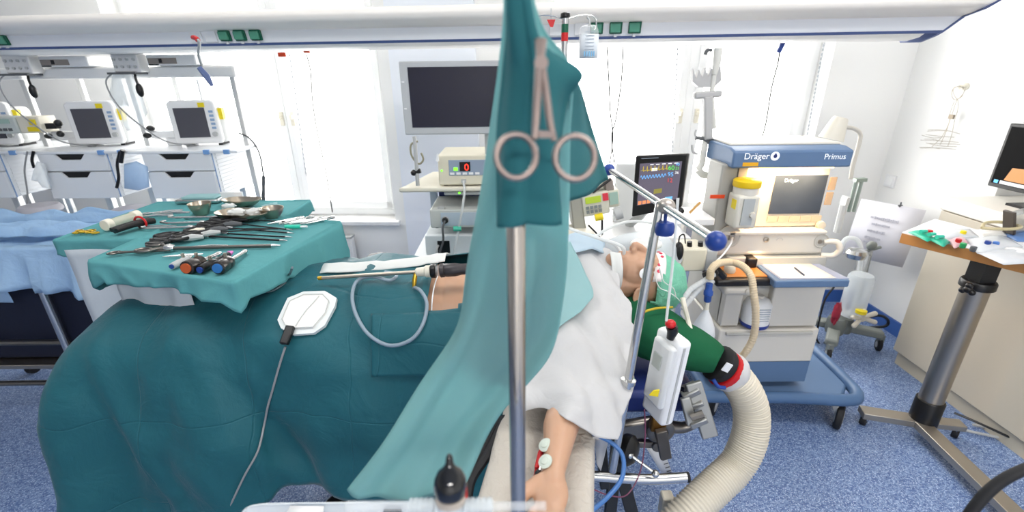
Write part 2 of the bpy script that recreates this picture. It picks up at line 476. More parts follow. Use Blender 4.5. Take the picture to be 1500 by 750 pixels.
sweep_prof([(.02, 1.835), (0, 1.848), (-.016, 1.905), (-.082, 1.926), (-.106, 1.953), (-.10, 1.981), (-.07, 1.995), (.2, 1.998), (.31, 1.975), (.31, 1.87), (.22, 1.82), (.1, 1.815)], 0, .012).build('end_cap', mat('beam_blue', '4a5c8c', .4), beam)
def beam_t(px, py):
    # front panel plane: normal from the profile
    n = (by * .055 + V((0, 0, .012))).normalized(); p0 = bp(0, 0, 1.85); d = ray(px, py)
    p = CAM + d * ((p0 - CAM).dot(n) / d.dot(n)); return (p - BO).dot(bx)
FS = (by * -.012 + V((0, 0, .055))).normalized()      # up the sloping panel
FN = bx.cross(FS).normalized()
if FN.z > 0: FN = -FN
def on_panel(t, u, off): return bp(t, 0, 1.85) + FS * u + FN * off
RP = Matrix((bx, FS, bx.cross(FS))).transposed()
def socket(t, w=.055):
    o = MB().box(on_panel(t, .046, .006), (w, .058, .012), RP).build('power_socket', GREEN, beam, bevel=.003)
    MB().box(on_panel(t - .003, .042, .016), (w * .82, .036, .012), RP).build('socket_flap', GREENL, o, bevel=.003)
    MB().box(on_panel(t, .010, .004), (.012, .012, .008), RP).build('socket_lamp', WHITE, o)
for px, py in ((330, 50), (352, 49), (375, 48), (875, 30), (903, 29), (931, 28), (2, 72), (14, 72)): socket(beam_t(px, py))
for px, py in ((287, 52), (308, 51), (852, 31), (815, 33)):
    MB().box(on_panel(beam_t(px, py), .044, .003), (.06, .062, .006), RP).build('blank_plate', WHITE, beam, bevel=.002)
# ================================================================ monitor carts by the first window
CARTW = mat('cart_white', 'e4e7ea', .4)
DRAWF = mat('drawer_grey', 'dcdfe3', .4)
POSTM = mat('aluminium_post', 'd8d9d8', .35, .3)
BLUET = mat('blue_rail_clip', '6f9ad0', .4)
def make_cart():
    r = thing('monitor_cart', '', 'cart')
    # local: x right, y back, z up; front left top corner of the drawer block at the origin's x
    w_, d_ = .40, .42; zt = 1.33
    MB().bb((-.01, 0.0, zt - .26), (w_ - .03, d_, zt - .01)).build('drawer_cabinet', CARTW, r, bevel=.004)
    for i, (z0, z1) in enumerate(((zt - .105, zt - .012), (zt - .262, zt - .112))):
        # drawer front with a scooped hand hold cut into its upper edge
        x0, x1 = -.006, w_ - .034; cx = (x0 + x1) / 2 - .01
        poly = [(x0, z0), (x1, z0), (x1, z1), (cx + .085, z1), (cx + .055, z1 - .032), (cx - .055, z1 - .032), (cx - .085, z1), (x0, z1)]
        d = MB().prism(poly, (0, -.002, 0), (1, 0, 0), (0, 0, 1), .016).build('drawer', DRAWF, r, bevel=.002)
        MB().prism([(cx + .083, z1), (cx - .083, z1), (cx - .055, z1 - .031), (cx + .055, z1 - .031)], (0, -.006, 0), (1, 0, 0), (0, 0, 1), .002).build('handle_recess', mat('recess_black', '0c0c0d', .6), d)
    t = MB().bb((-.08, -.02, zt - .012), (w_ + .12, d_ + .04, zt + .004)).build('worktop', CARTW, r, bevel=.004)
    for x in (w_ - .06, w_ + .05):
        MB().bb((x, -.03, zt - .016), (x + .03, -.012, zt + .008)).build('rail_clip', BLUET, t, bevel=.002)
    MB().bb((w_ - .036, -.004, zt - .262), (w_ - .03, .0, zt - .012)).build('edge_strip', mat('edge_blue', '7d9cc4', .4), r)
    # ribbed side panel
    m = MB()
    for k in range(12): m.bb((w_ - .03, .02, zt - .255 + k * .0205), (w_ - .026, d_ - .02, zt - .24 + k * .0205))
    m.build('ribbed_side', CARTW, r)
    for x, y in ((.0, d_ - .02), (w_ + .07, d_ * .45)):
        m = MB(); m.bb((x - .014, y - .014, .12), (x + .014, y + .014, 1.72)); m.build('post', POSTM, r, bevel=.004)
    m = MB(); m.bb((.01, .28, .12), (.05, .32, 1.08)); m.bb((.3, .28, .12), (.34, .32, 1.08)); m.build('leg_column', POSTM, r, bevel=.004)
    m = MB(); m.bb((-.06, .14, 1.705), (w_ + .11, .40, 1.765)); m.build('top_shelf', mat('shelf_grey', 'efefee', .4), r, bevel=.012, seg=3)
    m = MB(); m.bb((-.1, .0, .1), (-.04, .46, .15)); m.bb((w_ + .04, .0, .1), (w_ + .1, .46, .15)); m.bb((-.08, .2, .1), (w_ + .08, .28, .15)); m.build('base_frame', CARTW, r, bevel=.01)
    for x in (-.07, w_ + .07):
        for y in (.02, .44):
            c = MB().cyl((x - .012, y, .045), (x + .012, y, .045), .045).build('caster', RUBBER, r)
            MB().bb((x - .018, y - .015, .04), (x + .018, y + .015, .1)).build('caster_fork', GREYP, c)
    return r
def make_monitor():
    r = thing('vital_signs_monitor', '', 'monitor')
    MB().prism([(-.02, 0), (.20, 0), (.21, .02), (.205, .2), (.19, .215), (-.0, .215), (-.02, .2)], (0, 0, .012), (1, 0, 0), (0, 0, 1), -.03).build('bezel', WHITE, r, bevel=.008, seg=3)
    m = MB(); m.bb((-.01, .02, .012), (.225, .13, .2)); m.build('housing', mat('monitor_white', 'dfe0df', .45), r, bevel=.03, seg=4)
    MB().bb((.01, -.004, .045), (.155, .0, .19)).build('screen', SCREENG, r)
    k = MB().cyl((.182, -.014, .06), (.182, 0, .06), .012).build('knob', GREYP, r)
    m = MB()
    for i in range(5): m.bb((.172, -.003, .085 + i * .02), (.192, 0, .096 + i * .02))
    m.build('buttons', mat('button_blue', '8aa4c4', .4), r)
    MB().bb((.13, -.004, .192), (.16, .0, .214)).build('sticker', YEL, r)
    MB().bb((.19, .022, .13), (.226, .05, .185)).build('warning_sticker', YEL, r)
    for x in (.02, .18): MB().bb((x - .01, .03, 0), (x + .01, .12, .014)).build('foot', RUBBER, r)
    return r
cart0 = make_cart(); mon0 = make_monitor()
YC = 2.55
corners = [at(210, 218, y=YC).x, at(57, 218, y=YC + .03).x, at(-100, 218, y=YC + .06).x]
lab = [('white drawer cart with a monitor on it, nearest the window handles', 'white drawer cart in the middle of three below the beam', 'white drawer cart cut off by the edge of the photo, far left'),
       ('white patient monitor with two yellow stickers on the cart nearest the window handles', 'white patient monitor with a black dim screen on the middle drawer cart', 'white patient monitor on the farthest left drawer cart, partly outside the photo')]
for i, x in enumerate(corners):
    c = cart0 if i == 0 else copy_tree(cart0); c.location = (x, YC + .03 * i, 0); c['label'] = lab[0][i]; c['group'] = 'drawer carts along the window'
    mo = mon0 if i == 0 else copy_tree(mon0); mo.location = (x + (.11, .11, .1)[i], YC + .03 * i + .14, 1.334); mo['label'] = lab[1][i]; mo['group'] = 'white monitors on the drawer carts'
    mo.rotation_euler = (0, 0, R(8)); mo.scale = (1.12, 1.12, 1.12)
# grey connector modules and recorders lying on the top shelves
def module(name, x, y, z, label, group):
    r = thing(name, label, 'device', (x, y, z), group)
    return r
for i, x in enumerate(corners[:2]):
    y = YC + .03 * i
    w2 = ('nearest the window handles', 'in the middle of the three')[i]
    r = module('recorder', x + .06, y + .15, 1.766, 'cream flat recorder lying on the cart %s' % w2, 'recorders on the cart tops')
    MB().bb((x + .08, y + .10, 1.766), (x + .34, y + .36, 1.82)).build('housing', WHITE, r, bevel=.006)
    MB().bb((x + .09, y + .096, 1.775), (x + .24, y + .10, 1.803)).build('slot_panel', mat('slot_grey', '8d8580', .5), r)
    MB().bb((x + .15, y + .092, 1.78), (x + .165, y + .096, 1.80)).build('latch', BLACK, r)
    MB().bb((x + .09, y + .096, 1.768), (x + .14, y + .10, 1.774)).build('foot', BLACK, r)
    r = module('connector_module', x - .1, y + .05, 1.70, 'grey socket module on the cart %s' % w2, 'socket modules on the cart tops')
    MB().bb((x - .075, y + .06, 1.735), (x + .065, y + .13, 1.825)).build('housing', mat('module_grey', 'd8d8d8', .5), r, bevel=.006)
    for k in range(4):
        for q in range(2): MB().cyl((x - .058 + k * .034, y + .052, 1.762 + q * .036), (x - .058 + k * .034, y + .06, 1.762 + q * .036), .007, n=12).build('socket', GREYP, r)
    MB().bb((x - .11, y + .05, 1.725), (x + .04, y + .14, 1.735)).build('mount_plate', DGREY, r)
    m = MB(); m.tube(smooth_path([(x + .015, y + .08, 1.735), (x + .018, y + .07, 1.70), (x + .03, y + .06, 1.665)]), .006)
    m.ball((x + .032, y + .058, 1.645), (.018, .018, .035)); one('probe_handle', 'black probe handle hanging under the socket module %s' % w2, 'probe', m, BLACK, 'probe handles under the modules')
    a = V((x - .10, y + .07, 1.73))
    m = MB().tube(smooth_path([a, a + V((-.04, -.01, -.05)), a + V((.0, -.02, -.17)), a + V((.13, -.03, -.3)), a + V((.22, -.02, -.36)), a + V((.27, .1, -.392))]), .004)
    one('sensor_cable', 'thin grey cable looping down from the module %s' % w2, 'cable', m, mat('cable_grey', '8f9193', .5), 'looping cables on the carts')
    # clamp with black knobs on the cart post
    q = V((x - .02, y + .2, 1.40))
    r = thing('pole_clamp', 'white pole clamp with two black knobs on the cart %s' % w2, 'clamp', q - V((0, 0, .07)), 'pole clamps on the carts')
    m = MB().bb(q + V((-.06, -.02, -.02)), q + V((.1, .02, .02))); m.bb(q + V((.02, -.015, -.066)), q + V((.09, .015, -.02))); m.build('body', WHITE, r, bevel=.005)
    for dx, dz in ((-.075, -.005), (-.045, .035)):
        MB().ball(q + V((dx, -.02, dz)), (.024, .02, .016)).build('knob', BLACK, r)
# small infusion pump on the third cart
q = at(8, 196, y=YC + .1)
r = thing('infusion_pump', 'grey infusion pump with yellow labels between the two leftmost carts', 'pump', q + V((0, 0, -.01)))
rx = lambda a, b: (q + V(a), q + V(b))
MB().bb(*rx((-.08, 0, 0), (.08, .12, .09))).build('housing', mat('pump_grey', 'b9c0bd', .5), r, bevel=.008)
MB().bb(*rx((.08, 0.01, 0), (.20, .12, .09))).build('door', OFFW, r, bevel=.006)
MB().bb(*rx((-.06, -.004, .055), (.05, 0, .08))).build('display', mat('pump_lcd', '9db8ae', .3), r)
m = MB(); m.bb(*rx((.13, .004, .01), (.19, .01, .035))); m.bb(*rx((.15, .004, .045), (.185, .01, .075))); m.build('label', YEL, r)
m = MB()
for k in range(4): m.bb(*rx((-.06 + k * .03, -.004, .015), (-.04 + k * .03, 0, .03)))
m.build('buttons', DGREY, r)
m = MB(); m.bb(*rx((.2, .04, .02), (.26, .07, .05))); m.ball(q + V((.27, .05, .05)), .02); m.ball(q + V((.26, .05, -.01)), .018); m.build('clamp', BLACK, r)
# bags hanging from the carts
def bag(name, label, pts, y, mt, bulge, group=None):
    """a soft bag outlined by pixels at depth y, with a puffed front and back"""
    out = [at(px, py, y=y) for px, py in pts]; c = sum(out, V()) / len(out); n = len(out)
    m = MB(); vs = []; fs = []
    rings = (1, .82, .5, .2)
    for sgn in (-1, 1):
        base = len(vs)
        for k, f in enumerate(rings):
            for p in out:
                h = bulge * math.sqrt(max(0, 1 - f * f)) * (1 + .5 * noise.noise(p * 22 + V((k, 0, 0))))
                vs.append(c + (p - c) * f + V((0, sgn * h, 0)))
        vs.append(c + V((0, sgn * bulge, 0))); ci = len(vs) - 1
        for k in range(len(rings) - 1):
            for i in range(n):
                q = (base + k * n + i, base + k * n + (i + 1) % n, base + (k + 1) * n + (i + 1) % n, base + (k + 1) * n + i)
                fs.append(q if sgn < 0 else q[::-1])
        k = base + (len(rings) - 1) * n
        for i in range(n): fs.append((k + i, k + (i + 1) % n, ci) if sgn < 0 else (k + (i + 1) % n, k + i, ci))
    m.add(vs, fs)
    return one(name, label, 'bag', m, mt, group, angle=80)
bag('plastic_bag', 'clear plastic bag hanging between the two nearer monitor carts', [(172, 98), (190, 100), (205, 130), (216, 165), (205, 190), (186, 192), (178, 170), (160, 140), (164, 112)], YC + .1, FROST, .03)
bag('swab_bag', 'clear bag of pale blue swabs hanging beside the nearest drawer cart', [(182, 240), (200, 236), (216, 244), (219, 274), (203, 279), (182, 276)], YC - .03, mat('blue_swab_bag', 'a8c8ea', .4, alpha=.7), .03)
bag('glove_bag', 'clear bag with gloves hanging beside the second drawer cart', [(54, 236), (66, 240), (70, 258), (76, 277), (64, 276), (56, 266), (46, 264), (50, 248)], YC - .03, FROST, .02)
# black tubes dangling at the cart side
m = MB().tube(smooth_path([at(176, 222, y=YC), at(172, 240, y=YC), at(174, 260, y=YC), at(171, 275, y=YC)]), .008); m.tube(smooth_path([at(180, 220, y=YC), at(177, 238, y=YC)]), .012)
one('dangling_tubing', 'black tubing hanging between the two nearer drawer carts', 'tubing', m, BLACK)
m = MB().tube(smooth_path([at(49, 222, y=YC), at(47, 235, y=YC), at(50, 246, y=YC)]), .007)
one('short_tubing', 'short black hose hanging beside the second drawer cart', 'tubing', m, BLACK)
m = MB().tube(smooth_path([at(40, 222, y=YC - .02), at(36, 250, y=YC - .02), at(40, 280, y=YC - .02), at(40, 298, y=YC - .02)]), .004)
one('hanging_cable', 'thin grey cable hanging from the leftmost cart top', 'cable', m, mat('cable_grey', '8f9193', .5))
# round grey feet of stools standing behind the blue table
for i, (px, py) in enumerate(((58, 300), (192, 304))):
    q = at(px, py + 4, y=2.50); q2 = V((q.x, q.y, 0))
    r = thing('round_stool', ('pale grey round seat showing behind the blue draped table', 'pale grey round seat showing behind the rear teal table')[i], 'stool', q2, 'grey stools behind the draped tables')
    MB().lathe([(.0, .0), (.085, 0), (.10, .012), (.10, .025), (.085, .045), (.04, .05), (.02, .055), (0, .055)], (q.x, q.y, q.z - .03)).build('seat', mat('stool_grey', 'b9b6bc', .5), r)
    MB().cyl((q.x, q.y, .1), (q.x, q.y, q.z - .02), .025).build('column', CHROME, r)
    for k in range(5):
        a = k * 2 * math.pi / 5; e = V((q.x + .16 * math.cos(a), q.y + .16 * math.sin(a), .06))
        l = MB().bar((q.x, q.y, .11), e, .03, .025).build('leg', GREYP, r)
        MB().ball((e.x, e.y, .03), .03).build('caster', RUBBER, l)
# black curved gooseneck behind the nearest cart and its plug
m = MB().tube(smooth_path([at(350, 195, y=2.72), at(366, 203, y=2.72), at(380, 225, y=2.72), at(386, 258, y=2.72)]), .005); m.tube([at(386, 258, y=2.72), at(386, 294, y=2.72)], .010)
one('gooseneck_cable', 'dark gooseneck cable bending down beside the nearest monitor cart', 'cable', m, DGREY)
# plug and cable from the beam socket
q = at(288, 56, y=1.98)
r = thing('power_cable', 'grey power cable with red plug hanging from the beam over the nearest cart', 'cable', at(304, 126, y=2.3))
MB().tube(smooth_path([at(285, 56, y=2.2), at(290, 58, y=2.16), at(292, 66, y=2.18), at(291, 80, y=2.25), at(296, 96, y=2.32)]), .006).build('cord', GREYP, r)
MB().tube(smooth_path([at(283, 55, y=2.2), at(287, 56, y=2.17), at(290, 59, y=2.16)]), .010).build('plug', RED, r)
MB().tube([at(292, 99, y=2.34), at(303, 112, y=2.34), at(311, 126, y=2.34)], [.012, .016, .008]).build('connector', mat('slate_blue', '5d6d98', .4), r)
MB().bb(at(289, 116, y=2.45), at(298, 146, y=2.47)).build('paper_tag', WHITE, r)

# pull cords with red tags hanging in front of the windows
CORDM = mat('cord_dark', '3a3a3c', .6)
def cord(px0, py0, path, y, label, group):
    r = thing('pull_cord', label, 'cord', at(path[-1][0], path[-1][1], y=y), group)
    MB().tube(smooth_path([at(a, b, y=y) for a, b in path], 4), .0035, n=6).build('cord', CORDM, r)
    p = at(px0, py0, y=y); MB().box(p + V((0, -.004, .01)), (.035, .012, .018)).build('tag', ORANGE, r, bevel=.003)
    MB().tube([p + V((0, 0, .02)), p + V((.0, .0, .12))], .002, n=6).build('hook', GREYP, r)
    return r
G = 'pull cords with red tags at the windows'
cord(450, 78, [(449, 80), (455, 105), (458, 150), (466, 200), (476, 245), (482, 280), (487, 311)], 2.58, 'dark pull cord with red tag hanging in front of the first window', G)
cord(887, 66, [(889, 68), (892, 120), (894, 165), (898, 200), (893, 240)], 2.45, 'left one of two crossing pull cords in the second window', G)
cord(911, 66, [(913, 68), (910, 120), (902, 175), (896, 200), (900, 240)], 2.46, 'right one of two crossing pull cords in the second window', G)
cord(1141, 60, [(1143, 63), (1140, 90), (1130, 130), (1122, 180), (1112, 215)], 2.38, 'pull cord with red tag and blue clip beside the hose holder', G)
MB().box(at(1144, 69, y=2.375), (.02, .012, .05), (0, 20, 0)).build('clip', BLUEP, SC.objects['pull_cord.003'])
p = at(413, 80, y=2.60); r = thing('red_tag', 'lone red tag hanging at the first window handles', 'tag', p)
MB().box(p, (.04, .01, .02)).build('plate', ORANGE, r, bevel=.003); MB().tube([p + V((0, 0, .01)), V((p.x, p.y, 1.84))], .002, n=6).build('wire', GREYP, r)
p = at(807, 34, y=1.95); r = thing('red_tag', 'small red hanger tag beside the striped pole tip', 'tag', p)
MB().prism([(-.016, .012), (.016, .012), (.008, -.014), (-.002, -.014)], p, (1, 0, 0), (0, 0, 1), .008).build('plate', RED, r); MB().tube([p + V((0, 0, .01)), p + V((0, 0, .05))], .002, n=6).build('wire', GREYP, r)
# striped blind guides along the panes
GUIDE = mat('blind_guide', 'a0a6ac', .5)
for (x0, y0, x1, y1), lb in zip(((424, 78, 449, 258), (993, 62, 984, 232), (1208, 58, 1181, 205)), ('beside the first window handles', 'left of the hose holder', 'at the far right window edge')):
    m = MB(); a = at(x0, y0, y=3.0); b = at(x1, y1, y=3.0); L_ = (b - a)
    for k in range(24):
        m.tube([a + L_ * (k / 24), a + L_ * ((k + .6) / 24)], .0045, n=6)
    m.tube([a + V((0, 0, .1)), b], .0018, n=5)
    one('blind_chain', 'grey beaded blind chain ' + lb, 'blind chain', m, GUIDE, 'beaded blind chains at the windows')

# ================================================================ blue draped table at the left edge
bt = thing('steel_table', 'steel trolley table under the blue drape at the left edge', 'table', (-2.3, 2.2, 0))
for x, y in ((-2.3, 2.02), (-3.0, 2.02), (-1.86, 2.40), (-3.0, 2.40)):
    l = MB().tube([(x, y, .08), (x, y, .95)], .02, n=12).build('leg', STEEL, bt)
    MB().cyl((x - .015, y, .04), (x + .015, y, .04), .04).build('caster', RUBBER, l)
MB().bb((-3.04, 2.0, .93), (-1.82, 2.42, .96)).build('tabletop', STEEL, bt, bevel=.004)
MB().bb((-3.0, 2.0, .30), (-1.86, 2.42, .325)).build('shelf', BRUSH, bt, bevel=.004)
m = MB()
m.tube([(-3.0, 2.02, .45), (-2.3, 2.02, .45)], .016); m.tube([(-2.3, 2.02, .42), (-1.86, 2.40, .50)], .016); m.tube([(-3.0, 2.02, .2), (-2.3, 2.02, .2)], .014)
m.build('stretcher', DSTEEL, bt)
def table_cloth(x0, x1, y0, y1, z, drops, lip, rz=0, seed=0, wave=.02, nx=64, ny=48, skirt=9, flare=.03, topwave=.004, corners=None):
    """cloth over a table top: raised rim round the edge, skirt hanging by drops = function(side, t) -> metres"""
    per = []
    for i in range(nx): per.append(('f', i / nx, V((x0 + (x1 - x0) * i / nx, y0, 0)), V((0, -1, 0))))
    for i in range(ny): per.append(('r', i / ny, V((x1, y0 + (y1 - y0) * i / ny, 0)), V((1, 0, 0))))
    for i in range(nx): per.append(('b', i / nx, V((x1 - (x1 - x0) * i / nx, y1, 0)), V((0, 1, 0))))
    for i in range(ny): per.append(('l', i / ny, V((x0, y1 - (y1 - y0) * i / ny, 0)), V((-1, 0, 0))))
    n = len(per); c = V(((x0 + x1) / 2, (y0 + y1) / 2, 0)); rows = []
    for f in (.0, .35, .65, .85, .95, .988):
        row = []
        for s_, t, p, o in per:
            q = c + (p - c) * f; row.append(V((q.x, q.y, z + topwave * noise.noise(V((q.x * 7, q.y * 7, seed))))))
        rows.append(row)
    rows.append([V((p.x, p.y, z + lip)) for s_, t, p, o in per])
    for k in range(1, skirt + 1):
        row = []
        for i, (s_, t, p, o) in enumerate(per):
            d = drops(s_, t); h = k / skirt
            # rounded outward direction at the corners
            o2 = (per[(i - 1) % n][3] + o).normalized() if per[(i - 1) % n][0] != s_ else o
            wv = wave * h * (noise.noise(V((p.x * 7 + seed, p.y * 7, h * .9))) + 1.1 * ridge(V((p.x * 11 + seed, p.y * 11, h * .5))) - .5)
            q = p + o2 * (.004 + flare * h + wv)
            row.append(V((q.x, q.y, z + lip - d * h - .01 * k / skirt)))
        rows.append(row)
    rows = [r + [r[0]] for r in rows]
    if corners:
        FL, FR, BR, BL = [V((q[0], q[1], 0)) for q in corners]
        def bil(p):
            u, v = (p.x - x0) / (x1 - x0), (p.y - y0) / (y1 - y0)
            q = FL * (1 - u) * (1 - v) + FR * u * (1 - v) + BR * u * v + BL * (1 - u) * v
            return V((q.x, q.y, p.z))
        rows = [[bil(p) for p in r] for r in rows]
    m = MB(); m.grid(rows); return m
m = table_cloth(-3.1, -1.76, 1.96, 2.46, .97, lambda s, t: .22 + .025 * math.sin(t * 9), .03, seed=3, wave=.045, topwave=.03, flare=.03)
one('blue_drape', 'light blue crumpled paper drape over the steel table at left', 'drape', m, BLUEC, angle=180, solid=.0012)
m = MB().patch([[V((-3.0, 1.99, z)), V((-2.8, 1.96, z)), V((-2.55, 1.98, z)), V((-2.42, 1.97, z))] for z in (.86, .78, .70)], 5, 5, lambda p, u, v: .012 * noise.noise(p * 9))
one('blue_cloth', 'short blue cloth hanging below the blue drape at the left edge', 'cloth', m, BLUEC, solid=.0015, angle=180)
for i, (x0, x1, y) in enumerate(((-3.05, -1.95, 2.12), (-3.0, -1.82, 2.32))):
    rows = []
    for f in (-1, -.6, -.2, .2, .6, 1):
        rows.append([V((x0 + (x1 - x0) * k / 14, y + .05 * f + .02 * noise.noise(V((k * .6, f, i))), 1.0 + .05 * (1 - f * f) + .035 * noise.noise(V((k * .7, f * 2, i + 5))) + .014 * ridge(V((k * .9, f * 1.5, i + 2))))) for k in range(15)])
    one('blue_wrap', ('front rumpled roll of blue wrap on the blue table', 'rear rumpled roll of blue wrap on the blue table')[i], 'wrap', MB().patch(rows, 3, 4), BLUEC, 'blue wraps on the blue table', solid=.0015, angle=180)

cr = MB(); cr.prism([(-2.85, .33), (-1.90, .33), (-1.88, .80), (-2.88, .80)], (0, 2.06, 0), (1, 0, 0), (0, 0, 1), -.30)  # dark block added to imitate the shaded space under the table
one('shade_block', 'dark navy block added on the shelf to stand for the shade below the blue drape', 'shade_filler', cr, mat('shade_navy', '12182e', .6), bevel=.008)
# ================================================================ rear teal table and front instrument stand
ZI = 1.15
rt = thing('side_table', 'steel side table under the rear teal cloth behind the instrument stand', 'table', (-1.4, 1.85, 0))
MB().bb((-1.68, 1.62, 1.11), (-1.0, 2.12, 1.14)).build('tabletop', STEEL, rt)
for x, y in ((-1.64, 1.66), (-1.05, 1.66), (-1.64, 2.08), (-1.05, 2.08)): MB().tube([(x, y, 0), (x, y, 1.11)], .016).build('leg', STEEL, rt)
m = table_cloth(-1.70, -.97, 1.60, 2.14, ZI - .002, lambda s, t: .05 + .012 * math.sin(t * 11), .004, seed=11, wave=.008, flare=.008, topwave=.002)
one('rear_table_cloth', 'teal cloth on the rear table with the cream suction tube', 'tablecloth', m, TEALM, angle=180, solid=.001)
m = MB().patch([[V((-1.66 + .6 * k / 6, 1.585 + .006 * math.sin(k * 2), z)) for k in range(7)] for z in (1.115, .95, .8, .62)], 3, 4, lambda p, u, v: .006 * noise.noise(p * 8))
one('white_under_cloth', 'white cloth hanging below the rear teal table edge', 'cloth', m, WTHIN, angle=180, solid=.001)

ms = thing('instrument_stand', 'height adjustable instrument stand under the front teal cloth over the legs', 'stand', (-1.1, 1.75, 0))
MB().prism([(-1.34, 1.40), (-.83, 1.24), (-.72, 1.78), (-1.34, 1.90)], (0, 0, 1.115), (1, 0, 0), (0, 1, 0), .025).build('tray', STEEL, ms, bevel=.004)
MB().tube([(-1.05, 1.93, .05), (-1.05, 1.93, 1.10)], .025).build('column', CHROME, ms)
MB().bar((-1.05, 1.95, 1.1), (-1.05, 1.5, 1.1), .05, .03).build('arm', CHROME, ms)
MB().bb((-1.35, 1.9, .04), (-.75, 1.97, .09)).build('base', GREYP, ms, bevel=.01)
def mayo_drop(s, t):
    if s == 'f': return .052 + .006 * math.sin(t * 9) + .035 * max(0, (.10 - t) / .10) + .035 * max(0, (t - .92) / .08)
    if s == 'r': return .055 + .20 * t ** 1.8 + .010 * math.sin(t * 13) + .035 * max(0, (.06 - t) / .06)
    if s == 'l': return .11
    return .12
# the stand is set a little askew: its near left corner lies deeper than the near right one
m = table_cloth(-1.325, -.765, 1.33, 1.88, ZI, mayo_drop, .010, seed=5, wave=.014, flare=.012, topwave=.0015, corners=((-1.37, 1.37), (-.80, 1.19), (-.69, 1.76), (-1.37, 1.95)))
one('front_table_cloth', 'teal cloth over the instrument stand with long instruments on it', 'tablecloth', m, TEALM, angle=180, solid=.001)
m = MB().patch([[V((-1.335 + .30 * k / 6, 1.40 - .014 * k + .008 * math.sin(k * 2.2), z)) for k in range(7)] for z in (1.10, 1.03, .96, .86)], 3, 4, lambda p, u, v: .006 * noise.noise(p * 9))
one('white_inner_cloth', 'white cloth hanging below the front teal table edge', 'cloth', m, WTHIN, angle=180, solid=.001)

# ---------------------------------------------------------------- instruments (lying on the cloths)
ZS = ZI + .004
def onz(px, py, h=.006): return at(px, py, z=ZS + h)
def lap_instrument(name, label, a, b, r=.0035, shaft=BLACK, handle=BLACK, tip=STEEL, group=None, rings=True, cat='instrument', hl=.10):
    """long thin instrument: shaft from pixel a (handle end) to pixel b (tip)"""
    pa, pb = onz(*a, r + .001), onz(*b, r + .001)
    d = (pb - pa).normalized(); sd = d.cross(V((0, 0, 1))).normalized()
    t = thing(name, label, cat, (pa + pb) / 2 - V((0, 0, r)), group)
    MB().tube([pa, pb], r, n=10).build('shaft', shaft, t)
    MB().tube([pb, pb + d * .012, pb + d * .03], [r, r * .9, r * .35], n=10).build('tip', tip, t)
    MB().tube([pa - d * .018, pa - d * .004, pa + d * .012], [r * 2.2, r * 2.6, r * 1.6], n=12).build('rotation_wheel', handle if not rings else tip, t)
    if rings:
        h = MB()
        for sg in (-1, 1):
            c = pa - d * (hl * .72) + sd * sg * .028 + V((0, 0, .006))
            h.tube(smooth_path([pa - d * .015, pa - d * (hl * .3) + sd * sg * .012 + V((0, 0, .006)), c + d * .022]), .0055, n=8)
            h.tube([c + d * (.024 * math.cos(k * math.pi / 8)) + sd * (.016 * math.sin(k * math.pi / 8)) for k in range(16)], .0055, n=8, closed=True)
        h.build('handle', handle, t)
    return t
GI = 'long instruments on the front teal cloth'
lap_instrument('needle_holder', 'thick grey shafted instrument lying nearest the trocars', (251, 364), (398, 360), .0065, DSTEEL, DSTEEL, group=GI)
lap_instrument('grasper', 'black shafted grasper just behind the thick grey instrument', (303, 346), (410, 352), .004, BLACK, BLACK, group=GI)
lap_instrument('grasper', 'second black shafted grasper from the front, its tip near the cloth edge', (330, 342), (418, 347), .0032, BLACK, BLACK, group=GI)
lap_instrument('dissector', 'thin black dissector crossing the middle of the front cloth', (338, 334), (421, 341), .0032, BLACK, BLACK, group=GI)
lap_instrument('dissector', 'rearmost black dissector lying in front of the kidney dish', (352, 328), (420, 336), .0032, BLACK, BLACK, group=GI)
GR = 'plain steel rods on the teal cloths'
for a, b, l in (((247, 327), (294, 326), 'thick steel rod lying left of the black handles'), ((258, 319), (316, 318), 'long steel rod lying in front of the steel bowl'), ((217, 335), (276, 333), 'steel retractor rod lying at the left rim of the front cloth')):
    pa, pb = onz(*a), onz(*b); d = (pb - pa).normalized()
    t = thing('retractor', l, 'retractor', (pa + pb) / 2 - V((0, 0, .006)), GR)
    MB().tube([pa, pb], .0055, n=10).build('rod', STEEL, t)
    MB().tube(smooth_path([pa, pa - d * .03 + V((0, .008, 0)), pa - d * .045 + V((0, .02, 0)), pa - d * .035 + V((0, .035, 0))]), .0045, n=8).build('hook', STEEL, t)
    MB().tube([pb + d * .0, pb + d * .012, pb + d * .03], [.009, .009, .004], n=10).build('grip', STEEL, t)
# loose black handles
for i, (px, py, an, l) in enumerate(((258, 351, 20, 'black ring handle lying at the left of the grasper shafts'), (266, 343, 35, 'black ring handle propped on a pale finger grip'), (320, 330, 10, 'black handle in front of the kidney dish'))):
    p = onz(px, py, .012); M = Matrix.Rotation(R(an), 3, 'Z')
    t = thing('ring_grasper', l, 'grasper', p - V((0, 0, .012)), 'loose black handles on the front cloth')
    h = MB()
    for sg in (-1, 1):
        c = p + M @ V((-.05, sg * .022, .002))
        h.tube([c + M @ V((.03 * math.cos(k * math.pi / 8), .015 * math.sin(k * math.pi / 8), 0)) for k in range(16)], .007, n=8, closed=True)
        h.tube([c + M @ V((.028, 0, 0)), p + M @ V((.03, 0, 0))], .007)
    h.build('rings', BLACK, t)
    MB().tube([p + M @ V((.02, 0, 0)), p + M @ V((.05, 0, .002)), p + M @ V((.085, 0, 0))], [.009, .013, .007]).build('grip', (GREYP, OFFW, DGREY)[i], t)
